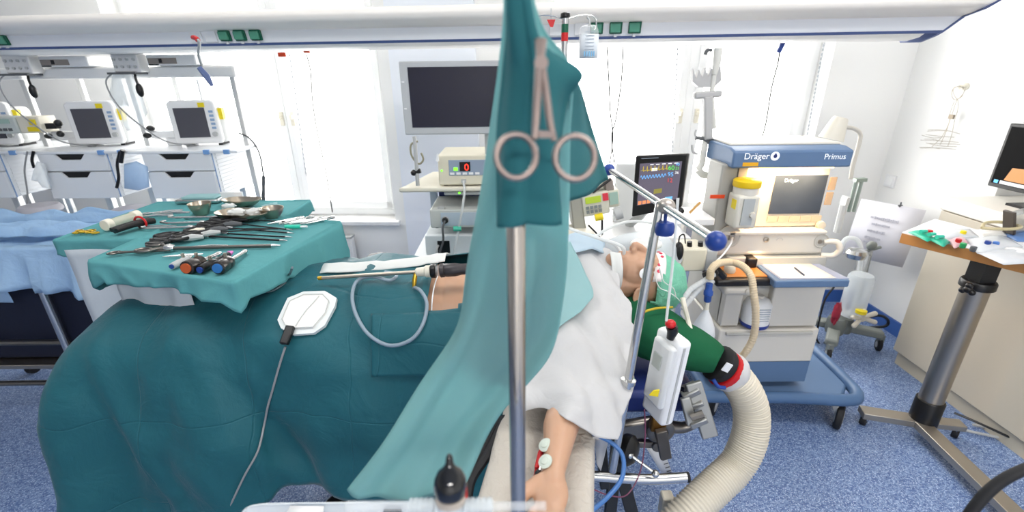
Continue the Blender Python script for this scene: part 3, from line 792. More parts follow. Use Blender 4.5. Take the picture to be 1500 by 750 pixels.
def ring_instrument(name, label, p, ang, L=.13, mt=STEEL, group=None, open_=.1):
    """scissors or clamp lying flat: two crossing shanks with finger rings"""
    t = thing(name, label, name.replace('_', ' '), p - V((0, 0, .004)), group)
    for sg in (-1, 1):
        M = Matrix.Rotation(R(ang) + sg * open_, 3, 'Z'); off = V((0, 0, .0035 * (sg * .5 + .5)))
        h = MB()
        h.tube([p + off + M @ V((-L * .62, 0, 0)), p + off + M @ V((0, 0, 0)), p + off + M @ V((L * .38, 0, 0))], [.0035, .005, .0018], n=8)
        c = p + off + M @ V((-L * .62 - .014, sg * .004, 0))
        h.tube([c + M @ V((.016 * math.cos(k * math.pi / 7), .011 * math.sin(k * math.pi / 7), 0)) for k in range(14)], .003, n=7, closed=True)
        h.build('half', mt, t)
    return t
ring_instrument('scissors', 'pale ringed scissors lying at the front left of the teal cloth', onz(222, 368), 8, .16, DSTEEL)
SG = 'silver clamps at the right edge of the front cloth'
for px, py, an, l in ((408, 326, 222, 'first'), (424, 326, 226, 'second'), (440, 326, 219, 'third'), (455, 326, 224, 'fourth')):
    ring_instrument('artery_clamp', '%s silver clamp from the kidney dishes, right edge of front cloth' % l, onz(px, py), an, .11, STEEL, SG, .03)
p0, p1 = onz(418, 332, .008), onz(450, 332, .008)
t = thing('green_syringe', 'small turquoise syringe lying beside the silver clamps', 'syringe', (p0 + p1) / 2 - V((0, 0, .008)))
d = (p1 - p0)
MB().cyl(p0, p0 + d * .7, .008).build('barrel', mat('turquoise_plastic', '2fc0a4', .4), t); MB().cyl(p0 + d * .7, p1, .004).build('plunger', WHITE, t)
for i, (px, py, an, l) in enumerate(((300, 338, 15, 'black ring handle in the middle of the instrument heap'), (333, 323, 5, 'black handle lying against the big kidney dish'), (286, 345, 28, 'black and grey handle left of the middle heap'))):
    p = onz(px, py, .014); M = Matrix.Rotation(R(an), 3, 'Z')
    t = thing('ring_grasper', l, 'grasper', p - V((0, 0, .014)), 'loose black handles on the front cloth')
    h = MB()
    for sg in (-1, 1):
        c = p + M @ V((-.045, sg * .020, .002))
        h.tube([c + M @ V((.028 * math.cos(k * math.pi / 8), .014 * math.sin(k * math.pi / 8), 0)) for k in range(16)], .0065, n=8, closed=True)
        h.tube([c + M @ V((.026, 0, 0)), p + M @ V((.03, 0, 0))], .0065)
    h.build('rings', BLACK, t)
    MB().tube([p + M @ V((.02, 0, 0)), p + M @ V((.05, 0, .002)), p + M @ V((.08, 0, 0))], [.009, .012, .006]).build('grip', (DGREY, BLACK, GREYP)[i], t)
    MB().tube([p + M @ V((.08, 0, 0)), p + M @ V((.26, -.03, -.008))], .0028, n=8).build('shaft', BLACK, t)
for px, py, an, l, mt in ((292, 379, 10, 'thin pale clip lying left of the trocars', WHITE), (268, 374, 12, 'steel tweezers lying in front of the thick grey instrument', STEEL), (308, 360, 4, 'small steel hook lying above the trocars', STEEL), (236, 331, 3, 'steel tweezers lying at the rear left of the front cloth', STEEL)):
    p = onz(px, py, .005); M = Matrix.Rotation(R(an), 3, 'Z')
    m_ = MB()
    for sg in (-1, 1): m_.tube([p + M @ V((-.06, 0, 0)), p + M @ V((0, sg * .006, 0)), p + M @ V((.06, sg * .0015, 0))], [.002, .003, .0012], n=6)
    one('tweezers', l, 'tweezers', m_, mt, 'tweezers on the front cloth')
# trocars at the near edge
TG = 'trocars at the near edge of the front cloth'
TD = mat('trocar_dark', '4a4644', .3, .8)
def trocar(a, b, r, seal, label, body=STEEL, cone=None):
    p0, p1 = onz(*a, r), onz(*b, .010); d = p1 - p0; L_ = d.length; d.normalize()
    t = thing('trocar', label, 'trocar', (p0 + p1) / 2 - V((0, 0, r)), TG)
    MB().lathe([(r * .6, -.012), (r, -.01), (r * 1.05, .0), (r * 1.05, .02), (r * .9, .028), (r, .034), (r, .05), (r * .5, .062)], p0, d).build('head', body, t)
    MB().cyl(p0 - d * .016, p0 - d * .011, r * .72).build('seal', seal, t)
    MB().tube([p0 + d * .06, p1], .0075, n=12).build('cannula', STEEL if body is not BLACK else BLACK, t)
    MB().lathe([(.0075, 0), (.009, .004), (.004, .02)], p1, d).build('tip', cone or STEEL, t)
    MB().tube([p0 + d * .04 + V((0, 0, r * .8)), p0 + d * .04 + V((0, 0, r + .012))], .005).build('tap', BRUSH, t)
trocar((277, 391), (318, 373), .021, mat('amber_seal', 'b4542a', .4), 'large trocar with an amber seal facing the viewer', TD)
trocar((297, 393), (335, 372), .013, BLUEP, 'slim black trocar between the two big ones', BLACK, mat('pink_tip', 'd57ac0', .4))
trocar((322, 391), (357, 370), .020, mat('blue_seal', '2c6bab', .4), 'large trocar with a blue seal and a long bright cannula', TD)
trocar((256, 388), (275, 378), .010, BLUEP, 'small grey trocar left of the amber sealed one', GREYP)
# bowls, kidney dishes and gauze behind
def bowl(px, py, r, h, label, name='steel_bowl', cat='bowl', sx=1, rz=0, base=.55):
    p = onz(px, py, 0)
    m = MB().lathe([(0, .002), (r * base, .002), (r * .85, h * .55), (r, h), (r * 1.06, h + .001), (r * 1.06, h - .003), (r * .9, h * .5), (r * (base + .05), 0), (0, 0)], (0, 0, 0), n=32, caps=False)
    M = Matrix.Rotation(R(rz), 3, 'Z')
    m.v = [M @ V((v.x * sx, v.y * (1 if sx == 1 else .62 + .25 * (abs(v.x) / r) ** 2), v.z)) + p for v in m.v]
    return one(name, label, cat, m, mat('dish_steel', 'b7aa98', .28, 1), 'steel dishes behind the instruments')
bowl(296, 314, .042, .05, 'small deep steel bowl at the back of the teal cloths')
bowl(357, 322, .085, .035, 'large kidney dish filled with gauze on the front cloth', 'kidney_dish', 'dish', 1.25, -8)
bowl(356, 301, .07, .03, 'upper kidney dish behind the gauze filled one', 'kidney_dish', 'dish', 1.2, -5)
bowl(400, 318, .045, .04, 'round steel bowl right of the kidney dishes')
p = onz(293, 296, 0)
t = thing('instrument_tray', 'flat steel tray with a pale blue cloth at the far corner', 'tray', p)
MB().bb(p + V((-.10, -.03, .0)), p + V((.10, .06, .018))).build('pan', STEEL, t, bevel=.006); MB().bb(p + V((-.07, -.025, .018)), p + V((.09, .05, .03))).build('liner', PALE, t, bevel=.008)
def gauze(px, py, r, h, label, mt=GAUZE, sq=.7):
    p = onz(px, py, h)
    m = MB().ball(p, (r, r * sq, r * .42), 18, 10, fn=lambda q: q * (1 + .55 * noise.noise(q * 3.1 + p * 40)))
    o = one('gauze_swab', label, 'gauze', m, mt, 'gauze swabs in and beside the dishes', angle=60); return o
gauze(346, 311, .034, .028, 'crumpled white gauze in the big kidney dish, left part')
gauze(372, 310, .034, .03, 'crumpled white gauze heaped at the right of the kidney dish')
gauze(335, 302, .03, .016, 'flat white gauze left of the upper kidney dish')
gauze(398, 303, .036, .024, 'pale turquoise swab behind the round steel bowl', PALE)
m = MB().bb(onz(326, 297, 0), onz(326, 297, 0) + V((.10, .01, .05))); one('instrument_card', 'small white card standing behind the upper kidney dish', 'card', m, WHITE)
# rear table: cream suction tube, black handles, gold rings, small clamps
p0, p1 = onz(155, 330, .022), onz(198, 316, .022); d = p1 - p0
t = thing('suction_tube', 'cream and clear suction tube lying on the rear teal cloth', 'tube', (p0 + p1) / 2 - V((0, 0, .022)))
MB().cyl(p0 - d * .05, p0 + d * .16, .022).build('end_cap', OFFW, t, bevel=.003); MB().cyl(p0 + d * .16, p1, .018).build('barrel', mat('cream_clear', 'd8d4c0', .3, alpha=.6), t)
MB().cyl(p1 - d * .1, p1 + d * .12, .021).build('collar', OFFW, t, bevel=.003)
p0, p1 = onz(167, 339, .014), onz(222, 323, .014); d = (p1 - p0); sd = d.cross(V((0, 0, 1))).normalized()
t = thing('handle_bundle', 'bundle of black instrument handles tied with red on the rear cloth', 'instrument bundle', (p0 + p1) / 2 - V((0, 0, .014)))
for k in (-1, 0, 1):
    MB().tube(smooth_path([p0 + sd * .014 * k + V((0, 0, .004 * (k % 2))), (p0 + p1) / 2 + sd * .010 * k + V((0, 0, .006)), p1 + sd * .013 * k]), [.009, .0125], n=10).build('rod', BLACK, t)
c = p0 + d * .7; MB().tube([c + sd * (.03 * math.cos(q * math.pi / 8)) + V((0, 0, .006 + .022 * math.sin(q * math.pi / 8))) for q in range(16)], .004, n=8, closed=True).build('red_tie', RED, t)
GOLD = mat('gold_metal', 'd0a83c', .3, .9)
for k in range(7):
    p = onz(112 + k * 4.6, 341 - (k % 2) * 2.2, .004)
    ring_ = MB().tube([p + V((.012 * math.cos(q * math.pi / 7), .009 * math.sin(q * math.pi / 7), .002 * (k % 3))) for q in range(14)], .003, n=7, closed=True)
    one('gold_ring', 'small gold ring in the little pile at the left of the rear cloth', 'ring', ring_, GOLD, 'gold rings piled on the rear cloth')
for px, py, an, l in ((236, 316, 15, 'nearest of three small clamps on the rear teal cloth'), (250, 310, 25, 'middle one of three small clamps on the rear teal cloth'), (262, 312, 5, 'small clamp nearest the steel bowl on the rear cloth')):
    ring_instrument('tissue_clamp', l, onz(px, py), an, .12, STEEL, 'small clamps on the rear cloth', .05)
# ================================================================ operating table, patient and drapes
ot = thing('operating_table', 'operating table with blue pads carrying the draped patient', 'operating table', (-.35, 1.5, 0))
MB().bb((-1.36, 1.24, .76), (.22, 1.74, .85)).build('mattress', NAVY, ot, bevel=.025, seg=3)
MB().bb((.24, 1.20, .655), (.60, 1.72, .74)).build('head_pad', NAVY, ot, bevel=.02, seg=3)
m = MB(); m.bb((-1.36, 1.26, .72), (.22, 1.72, .76)); m.build('top_frame', DGREY, ot, bevel=.005)
m = MB(); m.bb((-.75, 1.36, .12), (-.35, 1.66, .72)); m.build('column', BRUSH, ot, bevel=.02)
m = MB(); m.bb((-.72, 1.26, .03), (.05, 1.74, .12)); m.build('base', mat('base_dark', '2c2e31', .4), ot, bevel=.03)
m = MB(); m.bar((-.86, 1.12, .06), (-.6, 1.3, .24), .09, .05); m.build('foot_pedal', BLACK, ot, bevel=.01)
for y in (1.19, 1.77):
    m = MB().bb((-1.3, y - .006, .735), (.20, y + .006, .765)); m.build('side_rail', STEEL, ot, bevel=.002)
# head section: grey lever link, joint boss, hanging lever, bracket and handle bar
ym = 1.16
def fp(px, py, y=ym): return at(px, py, y=y)
a, b = fp(905, 632), fp(968, 622)
m = MB().bar(a, b, .03, .075); m.build('hinge_arm', DSTEEL, ot, bevel=.012)
a, b = fp(916, 648), fp(962, 650)
m = MB().bar(a, b, .02, .025); m.cyl(b + V((0, -.018, 0)), b + V((0, .01, 0)), .02); m.build('lower_link', DSTEEL, ot, bevel=.004)
c = fp(965, 626, 1.14)
m = MB().lathe([(0, 0), (.04, 0), (.044, .006), (.044, .03), (.036, .036), (.022, .037), (.02, .025), (0, .025)], c + V((0, .01, 0)), (0, -1, 0)); m.build('hinge_boss', DSTEEL, ot)
MB().bb(fp(956, 612, 1.1) , fp(976, 634, 1.1) + V((0, .03, 0))).build('brass_pin', mat('brass', '7d5a2c', .35, .9), ot, bevel=.006)
a, b = fp(968, 630, 1.09), fp(975, 670, 1.09)
m = MB().bar(a, b, .035, .02, (0, 1, 0)); m.build('lever', mat('lever_grey', '55514d', .4, .5), ot, bevel=.003)
m = MB().tube(smooth_path([fp(975, 624), fp(1000, 626), fp(1022, 618)]), [.022, .014], n=10); m.build('support_arm', DSTEEL, ot)
# aluminium bracket under the green cushion
br = MB()
br.bar(fp(1015, 560, 1.18), fp(1040, 640, 1.12), .05, .02, (0, 1, 0)); br.bar(fp(998, 578, 1.18), fp(1022, 566, 1.18), .05, .02, (0, 0, 1))
br.bar(fp(1003, 582, 1.16), fp(1013, 622, 1.13), .03, .02, (0, 1, 0)); br.bar(fp(1010, 622, 1.13), fp(1035, 612, 1.13), .03, .02)
br.bar(fp(1005, 596, 1.16), fp(1030, 588, 1.15), .03, .015)
bo = br.build('head_bracket', mat('cast_aluminium', '9c9d9b', .4, .7), ot, bevel=.004)
MB().tube([fp(1006, 566, 1.19), fp(1005, 580, 1.18), fp(1006, 592, 1.17)], [.02, .018, .008]).build('clamp_screw', BLACK, bo)
MB().tube([fp(1012, 612, 1.115), fp(1030, 606, 1.115)], .012).build('bracket_bolt', DSTEEL, bo)
# steel handle bar low at the head end, with its ball-ended link
a, b, c = at(790, 692, y=.98), at(945, 702, y=.98), at(1006, 699, y=.98)
hb = MB().tube(smooth_path([a, (a + b) / 2, b, c], 5), .0145, n=16).build('handle_bar', STEEL, ot)
MB().cyl(c + V((-.002, 0, 0)), c + V((.006, 0, 0)), .0148).build('bar_plug', RUBBER, hb)
l = MB().tube([at(925, 668, y=1.0), at(958, 692, y=.97)], .005, n=10).build('link_rod', STEEL, ot)
MB().ball(at(960, 694, y=.965), .011).build('rod_ball', STEEL, l); MB().ball(at(922, 666, y=1.0), .012).build('rod_ball', STEEL, l)
m = MB().lathe([(0, 0), (.038, 0), (.045, .01), (.045, .03), (.03, .045), (0, .05)], at(910, 655, y=1.04), (.8, -.6, .1)); m.build('clamp_knob', BLACK, ot)
m = MB().bar(at(905, 640, y=1.06), at(893, 760, y=1.0), .035, .02, (0, 1, 0)); m.bar(at(912, 700, y=1.06), at(928, 760, y=1.02), .04, .02, (0, 1, 0)); m.build('strut', mat('strut_black', '26282b', .4, .3), ot, bevel=.003)
m = MB().bb(at(872, 620, y=1.06), at(886, 660, y=1.0)); m.bar(at(880, 650, y=1.03), at(886, 712, y=1.02), .03, .03, (0, 1, 0)); m.build('rail_clamp', mat('strut_black', '26282b', .4, .3), ot, bevel=.004)
# paper protractor strip
a = at(948, 640, y=1.3); m = MB().add([at(940, 645, y=1.25), at(966, 640, y=1.25), at(985, 694, y=1.25), at(972, 698, y=1.25)], [(0, 1, 2, 3)])
t = thing('ruler_strip', 'white paper scale hanging below the blue head pad', 'paper scale', a); m.build('paper', WHITE, t, solid=.001)
p0, p1, p2, p3 = [at(q[0], q[1], y=1.247) for q in ((958, 644), (966, 642), (984, 692), (978, 694))]
m = MB()
for k in range(9):
    f = k / 9 + .05; u = p0.lerp(p3, f); w_ = p1.lerp(p2, f); m.bar(u, w_, .002, .002, (0, 1, 0))
m.build('scale_marks', DGREY, t)
MB().bar(at(974, 696, y=1.246), at(984, 693, y=1.246), .004, .008, (0, 0, 1)).build('blue_mark', BLUEP, t)

# ---------------------------------------------------------------- arm board with towel
ab = thing('arm_board', 'padded arm board reaching towards the viewer under the patient arm', 'arm board', (.07, .8, 0))
def skew(mb):
    mb.v = [V((p.x + .19 * (p.y - .648), p.y, p.z)) for p in mb.v]; return mb          # the board points a little to the left
skew(MB().bb((-.066, .54, .86), (.142, 1.14, .895))).build('pad', RUBBER, ab, bevel=.012, seg=3)
skew(MB().bb((-.02, .60, .83), (.09, 1.14, .86))).build('support_plate', BRUSH, ab)
l = MB().bb((-.06, .66, .80), (.15, .72, .83)); l.tube([(.05, 1.1, .83), (.05, 1.17, .75)], .02); l.build('rail_mount', DGREY, ab)
rows = []
for y in (.535, .60, .72, .84, .96, 1.08, 1.14):
    k = (y - .535)
    rows.append([V((x + .19 * (y - .648), y, z)) for x, z in ((-.082, .85), (-.080, .895), (-.066, .909), (-.03, .912), (.01, .902), (.045, .899), (.08, .902), (.11, .912), (.142, .909), (.152, .89), (.154, .84))])
one('terry_towel', 'off-white terry towel covering the arm board', 'towel', MB().patch(rows, 4, 4, lambda p, u, v: .004 * noise.noise(p * 26)), TOWEL, solid=.006, angle=180)
m = MB().tube(smooth_path([at(740, 612, z=.90), at(715, 665, z=.885), at(690, 705, z=.87), at(683, 750, z=.86)]), .011)
m.tube(smooth_path([at(735, 612, z=.89), at(708, 660, z=.875), at(684, 700, z=.86), at(676, 750, z=.85)]), .008)
one('black_hose', 'twin black hoses running down beside the towel left edge', 'hose', m, RUBBER)

# ---------------------------------------------------------------- the patient: one continuous body
SKIN = mat('skin', 'bd957a', .42, bump=(120, .06, .001), sss=.12)
HC = at(945, 406, y=1.5)
body = MB()
def seg(pts, rs, n=14):
    """tapered limb with ball joints"""
    for i in range(len(pts) - 1):
        body.tube([pts[i], pts[i + 1]], [rs[i], rs[i + 1]], n)
    for p, r in zip(pts, rs): body.ball(p, r, n, 8)
def h(x, y, z): return HC + V((x, y, z))
# head, face up (+z), crown towards +x
body.ball(h(.035, 0, -.012), (.098, .074, .092), 20, 14)
body.ball(h(-.045, 0, .03), (.075, .062, .072), 18, 12)
body.ball(h(-.105, 0, .052), (.042, .042, .036), 14, 10)          # jaw
body.ball(h(-.128, 0, .074), (.020, .024, .019), 12, 8)           # chin
body.ball(h(.02, 0, .055), (.055, .058, .036), 14, 10)            # brow
body.ball(h(-.03, -.034, .062), (.03, .028, .026), 12, 8); body.ball(h(-.03, .034, .062), (.03, .028, .026), 12, 8)   # cheeks
body.tube([h(.008, 0, .086), h(-.028, 0, .116), h(-.048, 0, .128)], [.011, .013, .012], 10)       # nose bridge to tip
body.ball(h(-.049, 0, .122), (.013, .015, .014), 12, 8)
for sg in (-1, 1): body.ball(h(-.054, sg * .014, .108), (.010, .009, .012), 10, 8)
for sg in (-1, 1): body.ball(h(.012, sg * .032, .076), (.016, .018, .012), 10, 8)                  # closed lids
body.tube([h(-.082, -.026, .085), h(-.080, 0, .097), h(-.082, .026, .085)], [.007, .010, .007], 10)   # upper lip
body.tube([h(-.097, -.024, .082), h(-.096, 0, .094), h(-.097, .024, .082)], [.007, .010, .007], 10)   # lower lip
for sg in (-1, 1):                                                                                # ears
    e = h(-.036, sg * .073, -.040)
    body.tube([e + V((.022 * math.cos(t), sg * .010 + .004 * math.sin(t), .034 * math.sin(t))) for t in [k * math.pi / 6 for k in range(12)]], .0065, 8, closed=True)
    body.ball(e + V((0, sg * .002, 0)), (.018, .008, .028), 10, 8); body.ball(e + V((-.014, sg * .006, -.030)), (.010, .007, .011), 10, 8)
seg([h(-.02, 0, -.02), h(-.09, 0, -.015), h(-.17, 0, -.045)], [.06, .058, .066])                   # neck
cx, cy = HC.x, 1.48
def tor(x, ry, rz, z): body.ball((x, cy, z), (.14, ry, rz), 22, 14)
for x, ry, rz, z in ((cx - .28, .19, .085, .95), (cx - .36, .205, .11, .955), (cx - .46, .20, .118, .955), (cx - .56, .20, .11, .95), (cx - .66, .215, .102, .948), (cx - .76, .22, .104, .945), (cx - .86, .215, .10, .935)):
    tor(x, ry, rz, z)
wr = at(812, 690, z=.955); fo = at(821, 626, z=.962)
for sg in (-1, 1):
    sh = V((cx - .27, cy + sg * .18, .955))
    if sg < 0:
        pts = [sh, V((.195, 1.10, .940)), V((.145, .94, .950)), fo, (fo + wr) / 2, wr]
        seg(pts, [.062, .050, .046, .040, .031, .0225])
    else:
        seg([sh, V((cx - .5, cy + .30, .90)), V((cx - .76, cy + .30, .89))], [.06, .042, .03])
    hip = V((cx - .92, cy + sg * .09, .93)); kn = V((cx - 1.32, cy + sg * .11, .945)); an = V((-1.26, cy + sg * .11, .90))
    seg([hip, kn, an], [.088, .056, .04]); seg([an, an + V((-.05, 0, .05))], [.04, .03])
# left hand lying back up on the towel, fingers pointing to the viewer
d = (wr - fo); d.z = 0; d.normalize(); sd = V((d.y, -d.x, 0))          # sd points to the photo's left
hp = wr + d * .05 + V((0, 0, -.008))
Mh = Matrix((sd, d, V((0, 0, 1)))).transposed()
body.ball(hp, (.034, .056, .017), 18, 12, Mh); body.ball(wr + d * .012, (.024, .034, .019), 14, 10, Mh)
for k, (o, L_) in enumerate(((.028, .080), (.010, .090), (-.009, .084), (-.027, .066))):
    b0 = hp + sd * o + d * .042; b1 = b0 + d * L_ * .5 + sd * o * .18 + V((0, 0, .004)); b2 = b1 + d * L_ * .3 + V((0, 0, -.010)); b3 = b2 + d * L_ * .22 + V((0, 0, -.014))
    seg([b0, b1, b2, b3], [.0105, .0095, .0088, .0075], 10)
t0 = hp + sd * .022 - d * .028; t1 = t0 + sd * .026 + d * .026; t2 = t1 + sd * .010 + d * .034; t3 = t2 + sd * .002 + d * .026 + V((0, 0, -.005))
seg([t0, t1, t2, t3], [.018, .014, .0115, .009], 10)
person = body.build('person', SKIN)
tag(person, 'patient lying on the back, face up, with green cap and one bare arm out', 'person')
md = person.modifiers.new('skin', 'REMESH'); md.mode = 'VOXEL'; md.voxel_size = .0042; md.use_smooth_shade = True
md = person.modifiers.new('smooth', 'SMOOTH'); md.factor = .5; md.iterations = 6

# green cap over the head, pattern band, electrodes and tape
def capfn(q): return q * (1 + .05 * noise.noise(q * 5) + .025 * math.sin(q.x * 9 + q.z * 14))
full = MB().ball(HC + V((.037, 0, -.026)), (.112, .090, .114), 36, 26, fn=capfn)
keep = MB(); cut = lambda p: (p.x - HC.x) > .012 + .30 * (p.z - HC.z)
ids = {i: None for i, p in enumerate(full.v) if cut(p)}
vs = []; mp = {}
for i in ids: mp[i] = len(vs); vs.append(full.v[i])
keep.add(vs, [tuple(mp[i] for i in f) for f in full.f if all(i in mp for i in f)])
cp = one('theatre_bonnet', 'mint green surgical cap on the patient head', 'cap', keep, CAPM, solid=.002, angle=180)
# band with red dots along the rim on the brow
rim = MB(); pts = []
for k in range(15):
    a = R(20 + 95 * k / 14); rr = (.0, .079, .097)
    dx = .026 + .30 * (.095 * math.sin(a) - .02)
    pts.append((HC + V((dx + .010, -.086 * math.cos(a), -.02 + .112 * math.sin(a))), HC + V((dx - .028, -.077 * math.cos(a) - .004, -.02 + .106 * math.sin(a)))))
rim.grid([[p[0] for p in pts], [p[0].lerp(p[1], .5) + V((0, -.003, .003)) for p in pts], [p[1] for p in pts]])
bd = one('electrode_band', 'white band with red dots at the rim of the green cap', 'band', rim, mat('band_white', 'f0e6e4', .6), solid=.002, angle=180)
for k in (3, 5, 8, 10, 12):
    p = pts[k][0].lerp(pts[k][1], .35 + .3 * (k % 2)); n_ = V((0, p.y - HC.y, p.z - HC.z)).normalized()
    MB().cyl(p + n_ * .001, p + n_ * .0045, .006, n=14).build('red_dot', mat('pink_red', 'c8324c', .5), bd)
def pad(name, label, cat, p, n_, r, mt=WHITE, group=None, stud=True):
    t = thing(name, label, cat, p, group)
    MB().lathe([(0, 0), (r, 0), (r * 1.0, .0015), (r * .55, .003), (r * .5, .005), (0, .006)], p, n_).build('pad', mt, t)
    if stud: MB().cyl(p + V(n_) * .004, p + V(n_) * .009, .004, n=12).build('stud', STEEL, t)
    return t
p = h(-.030, -.082, .052)
pad('electrode', 'round white electrode on the temple beside the steel post', 'electrode', p + V((0, -.003, 0)), (.1, -.95, .25), .019)
# mouth tape holding the breathing tube, collar
m = MB(); rows = []
for a in (-60, -35, -10, 15, 40, 62, 80):
    a = R(a); yy = -.066 * math.cos(a); zz = .030 + .072 * math.sin(a)
    rows.append([h(x, yy - (.003 if x > -.12 else -.006), zz) for x in (-.136, -.124, -.112, -.100)])
one('tube_tape', 'white tape strap across the patient mouth and cheek', 'tape', m.patch(rows, 2, 3), GAUZE, solid=.004, angle=180)
m = MB().tube(smooth_path([h(-.088, -.012, .09), h(-.09, -.015, .118), h(-.12, -.01, .135), h(-.19, .02, .15), h(-.28, .07, .17), h(-.34, .12, .2)]), .006)
one('breathing_tube', 'clear breathing tube leaving the patient mouth', 'tube', m, MILK)
m = MB().ball(h(.01, .06, .105), (.06, .04, .022), 16, 10); one('eye_shield', 'white padded mask lying beyond the patient brow', 'mask', m, GAUZE)
# leads on the cap
WC = mat('lead_white', 'd8dcd6', .5)
for k, (pts, l) in enumerate((([(958, 398), (965, 420), (980, 428), (995, 440), (1002, 455)], 'upper white electrode lead crossing the cap'), ([(966, 392), (972, 412), (986, 422), (990, 435)], 'lower white electrode lead looping on the cap'))):
    m = MB().tube(smooth_path([at(a, b, y=1.37 - .0 * k) for a, b in pts]), .0018, n=6); one('electrode_lead', l, 'lead', m, WC, 'electrode leads on the cap')
m = MB().tube(smooth_path([at(1000, 436, y=1.36), at(1003, 450, y=1.34), at(1008, 470, y=1.33), at(1012, 485, y=1.3)]), .008)
one('lead_plug', 'white plug and lead hanging behind the cap', 'plug', m, OFFW)

# green cushion sleeve under the head, its straps and the corrugated hose
e0 = V((.40, 1.43, .87)); e1 = at(1052, 535, y=1.24)
dd = (e1 - e0); 
gp = [e0 + V((-.06, .06, 0)), e0, e0 + dd * .35 + V((0, 0, .0)), e0 + dd * .65, e0 + dd * .9, e1]
cu = MB(); pth = smooth_path(gp, 6); rr = [.07, .115, .112, .094, .070, .050]
rs = [rr[min(i // 6, 5)] + (rr[min(i // 6 + 1, 5)] - rr[min(i // 6, 5)]) * (i % 6) / 6 for i in range(len(pth))]
cu.tube(pth, rs, 30)
cu.v = [V((p.x, p.y, .90 + (p.z - .90) * .78 + .004 * noise.noise(p * 14) + (.003 * math.sin(p.x * 60) if p.z > .9 else 0))) for p in cu.v]
gc = thing('head_cushion', 'dark green cushion under the patient head', 'cushion', (e0.x, e0.y, .74))
cu.build('cover', GREENC, gc, angle=180)
a = [V((.32, 1.30, .955)), at(952, 455, y=1.33), at(975, 450, y=1.36), at(1000, 457, y=1.37)]
MB().tube(smooth_path([at(940, 458, y=1.30), at(960, 452, y=1.33), at(985, 450, y=1.36)]), .004).build('yellow_piping', mat('piping', 'b8a028', .6), gc)
dn = (at(1075, 548, y=1.24) - at(1045, 525, y=1.24)).normalized()
ca = at(1050, 530, y=1.24); cb = at(1056, 536, y=1.24); cc = at(1064, 541, y=1.24)
MB().lathe([(.055, 0), (.062, .004), (.062, .022), (.058, .03)], ca, dn).build('black_strap', RUBBER, gc)
MB().lathe([(.056, .0), (.064, .004), (.063, .022), (.056, .026)], cb + dn * .008, dn).build('red_strap', RED, gc)
MB().box(ca + V((.0, -.066, .025)), (.022, .004, .03), (0, 25, 0)).build('care_label', WHITE, gc)
m = MB(); rows = []
for k in range(13):
    a = 2 * math.pi * k / 12; x_ = V((0, 1, 0)) ; z_ = dn.cross(x_)
    rows.append([cc + dn * t + (x_ * math.cos(a) + z_ * math.sin(a)) * (r + .006 * noise.noise(V((a * 2, t * 60, 3)))) for t, r in ((.0, .060), (.015, .066), (.03, .064), (.042, .056))])
m.patch(rows, 3, 3).build('white_collar', WSHEET, gc, solid=.001, angle=180)
MB().tube(smooth_path([at(1045, 556, y=1.18), at(1052, 566, y=1.17), at(1062, 568, y=1.17)]), .006).build('blue_tie', BLUEP, gc)
hpth = smooth_path([at(1062, 540, y=1.24), at(1086, 566, y=1.22), at(1100, 600, y=1.20), at(1098, 640, y=1.17), at(1080, 680, y=1.14), at(1048, 712, y=1.1), at(1010, 748, y=1.05), at(960, 800, y=1.0)], 40)
rs = [.054 + .0028 * math.sin(i * 2 * math.pi / 3.5) for i in range(len(hpth))]
one('warming_hose', 'cream corrugated air hose curving from the green cushion to the floor', 'hose', MB().tube(hpth, rs, 28), mat('hose_cream', 'd2cbbb', .55, bump=(40, .1, .002)), angle=180)
m = MB().bb(at(972, 732, y=1.1), at(985, 760, y=1.1) + V((0, .04, 0))); one('hose_holder', 'small cream bracket beside the corrugated hose at the bottom', 'bracket', m, OFFW, bevel=.006)

# ---------------------------------------------------------------- drapes over the patient
def lerp_st(x):
    st = [(-1.495, [(1.82, .33), (1.78, .33), (1.7, .33), (1.5, .33), (1.3, .33), (1.16, .33), (1.11, .33), (1.09, .32)]),
          (-1.485, [(1.82, .34), (1.78, .58), (1.7, .60), (1.5, .62), (1.3, .60), (1.16, .56), (1.10, .44), (1.06, .32)]),
          (-1.465, [(1.82, .4), (1.78, .78), (1.7, .82), (1.5, .84), (1.3, .82), (1.16, .74), (1.09, .53), (1.05, .31)]),
          (-1.41, [(1.82, .4), (1.78, .87), (1.69, .93), (1.5, .955), (1.32, .935), (1.17, .85), (1.10, .60), (1.05, .30)]),
          (-1.25, [(1.82, .4), (1.78, .90), (1.68, .985), (1.5, 1.015), (1.32, .985), (1.19, .90), (1.13, .64), (1.10, .33)]),
          (-1.02, [(1.82, .4), (1.78, .92), (1.68, 1.01), (1.5, 1.04), (1.32, 1.01), (1.18, .92), (1.10, .66), (1.06, .36)]),
          (-.82, [(1.82, .4), (1.78, .92), (1.68, 1.02), (1.5, 1.055), (1.31, 1.02), (1.17, .93), (1.11, .69), (1.09, .40)]),
          (-.74, [(1.82, .4), (1.78, .92), (1.68, 1.02), (1.5, 1.058), (1.31, 1.02), (1.17, .93), (1.13, .70), (1.12, .44)]),
          (-.5, [(1.82, .4), (1.78, .92), (1.68, 1.03), (1.5, 1.062), (1.31, 1.025), (1.17, .93), (1.10, .69), (1.09, .42)]),
          (-.27, [(1.82, .4), (1.78, .92), (1.68, 1.04), (1.5, 1.072), (1.30, 1.045), (1.17, .95), (1.10, .69), (1.09, .42)]),
          (-.05, [(1.82, .4), (1.78, .92), (1.68, 1.05), (1.5, 1.085), (1.30, 1.05), (1.17, .96), (1.10, .69), (1.09, .42)]),
          (.12, [(1.82, .4), (1.78, .92), (1.68, 1.06), (1.5, 1.095), (1.30, 1.05), (1.17, .96), (1.12, .78), (1.11, .60)])]
    return st
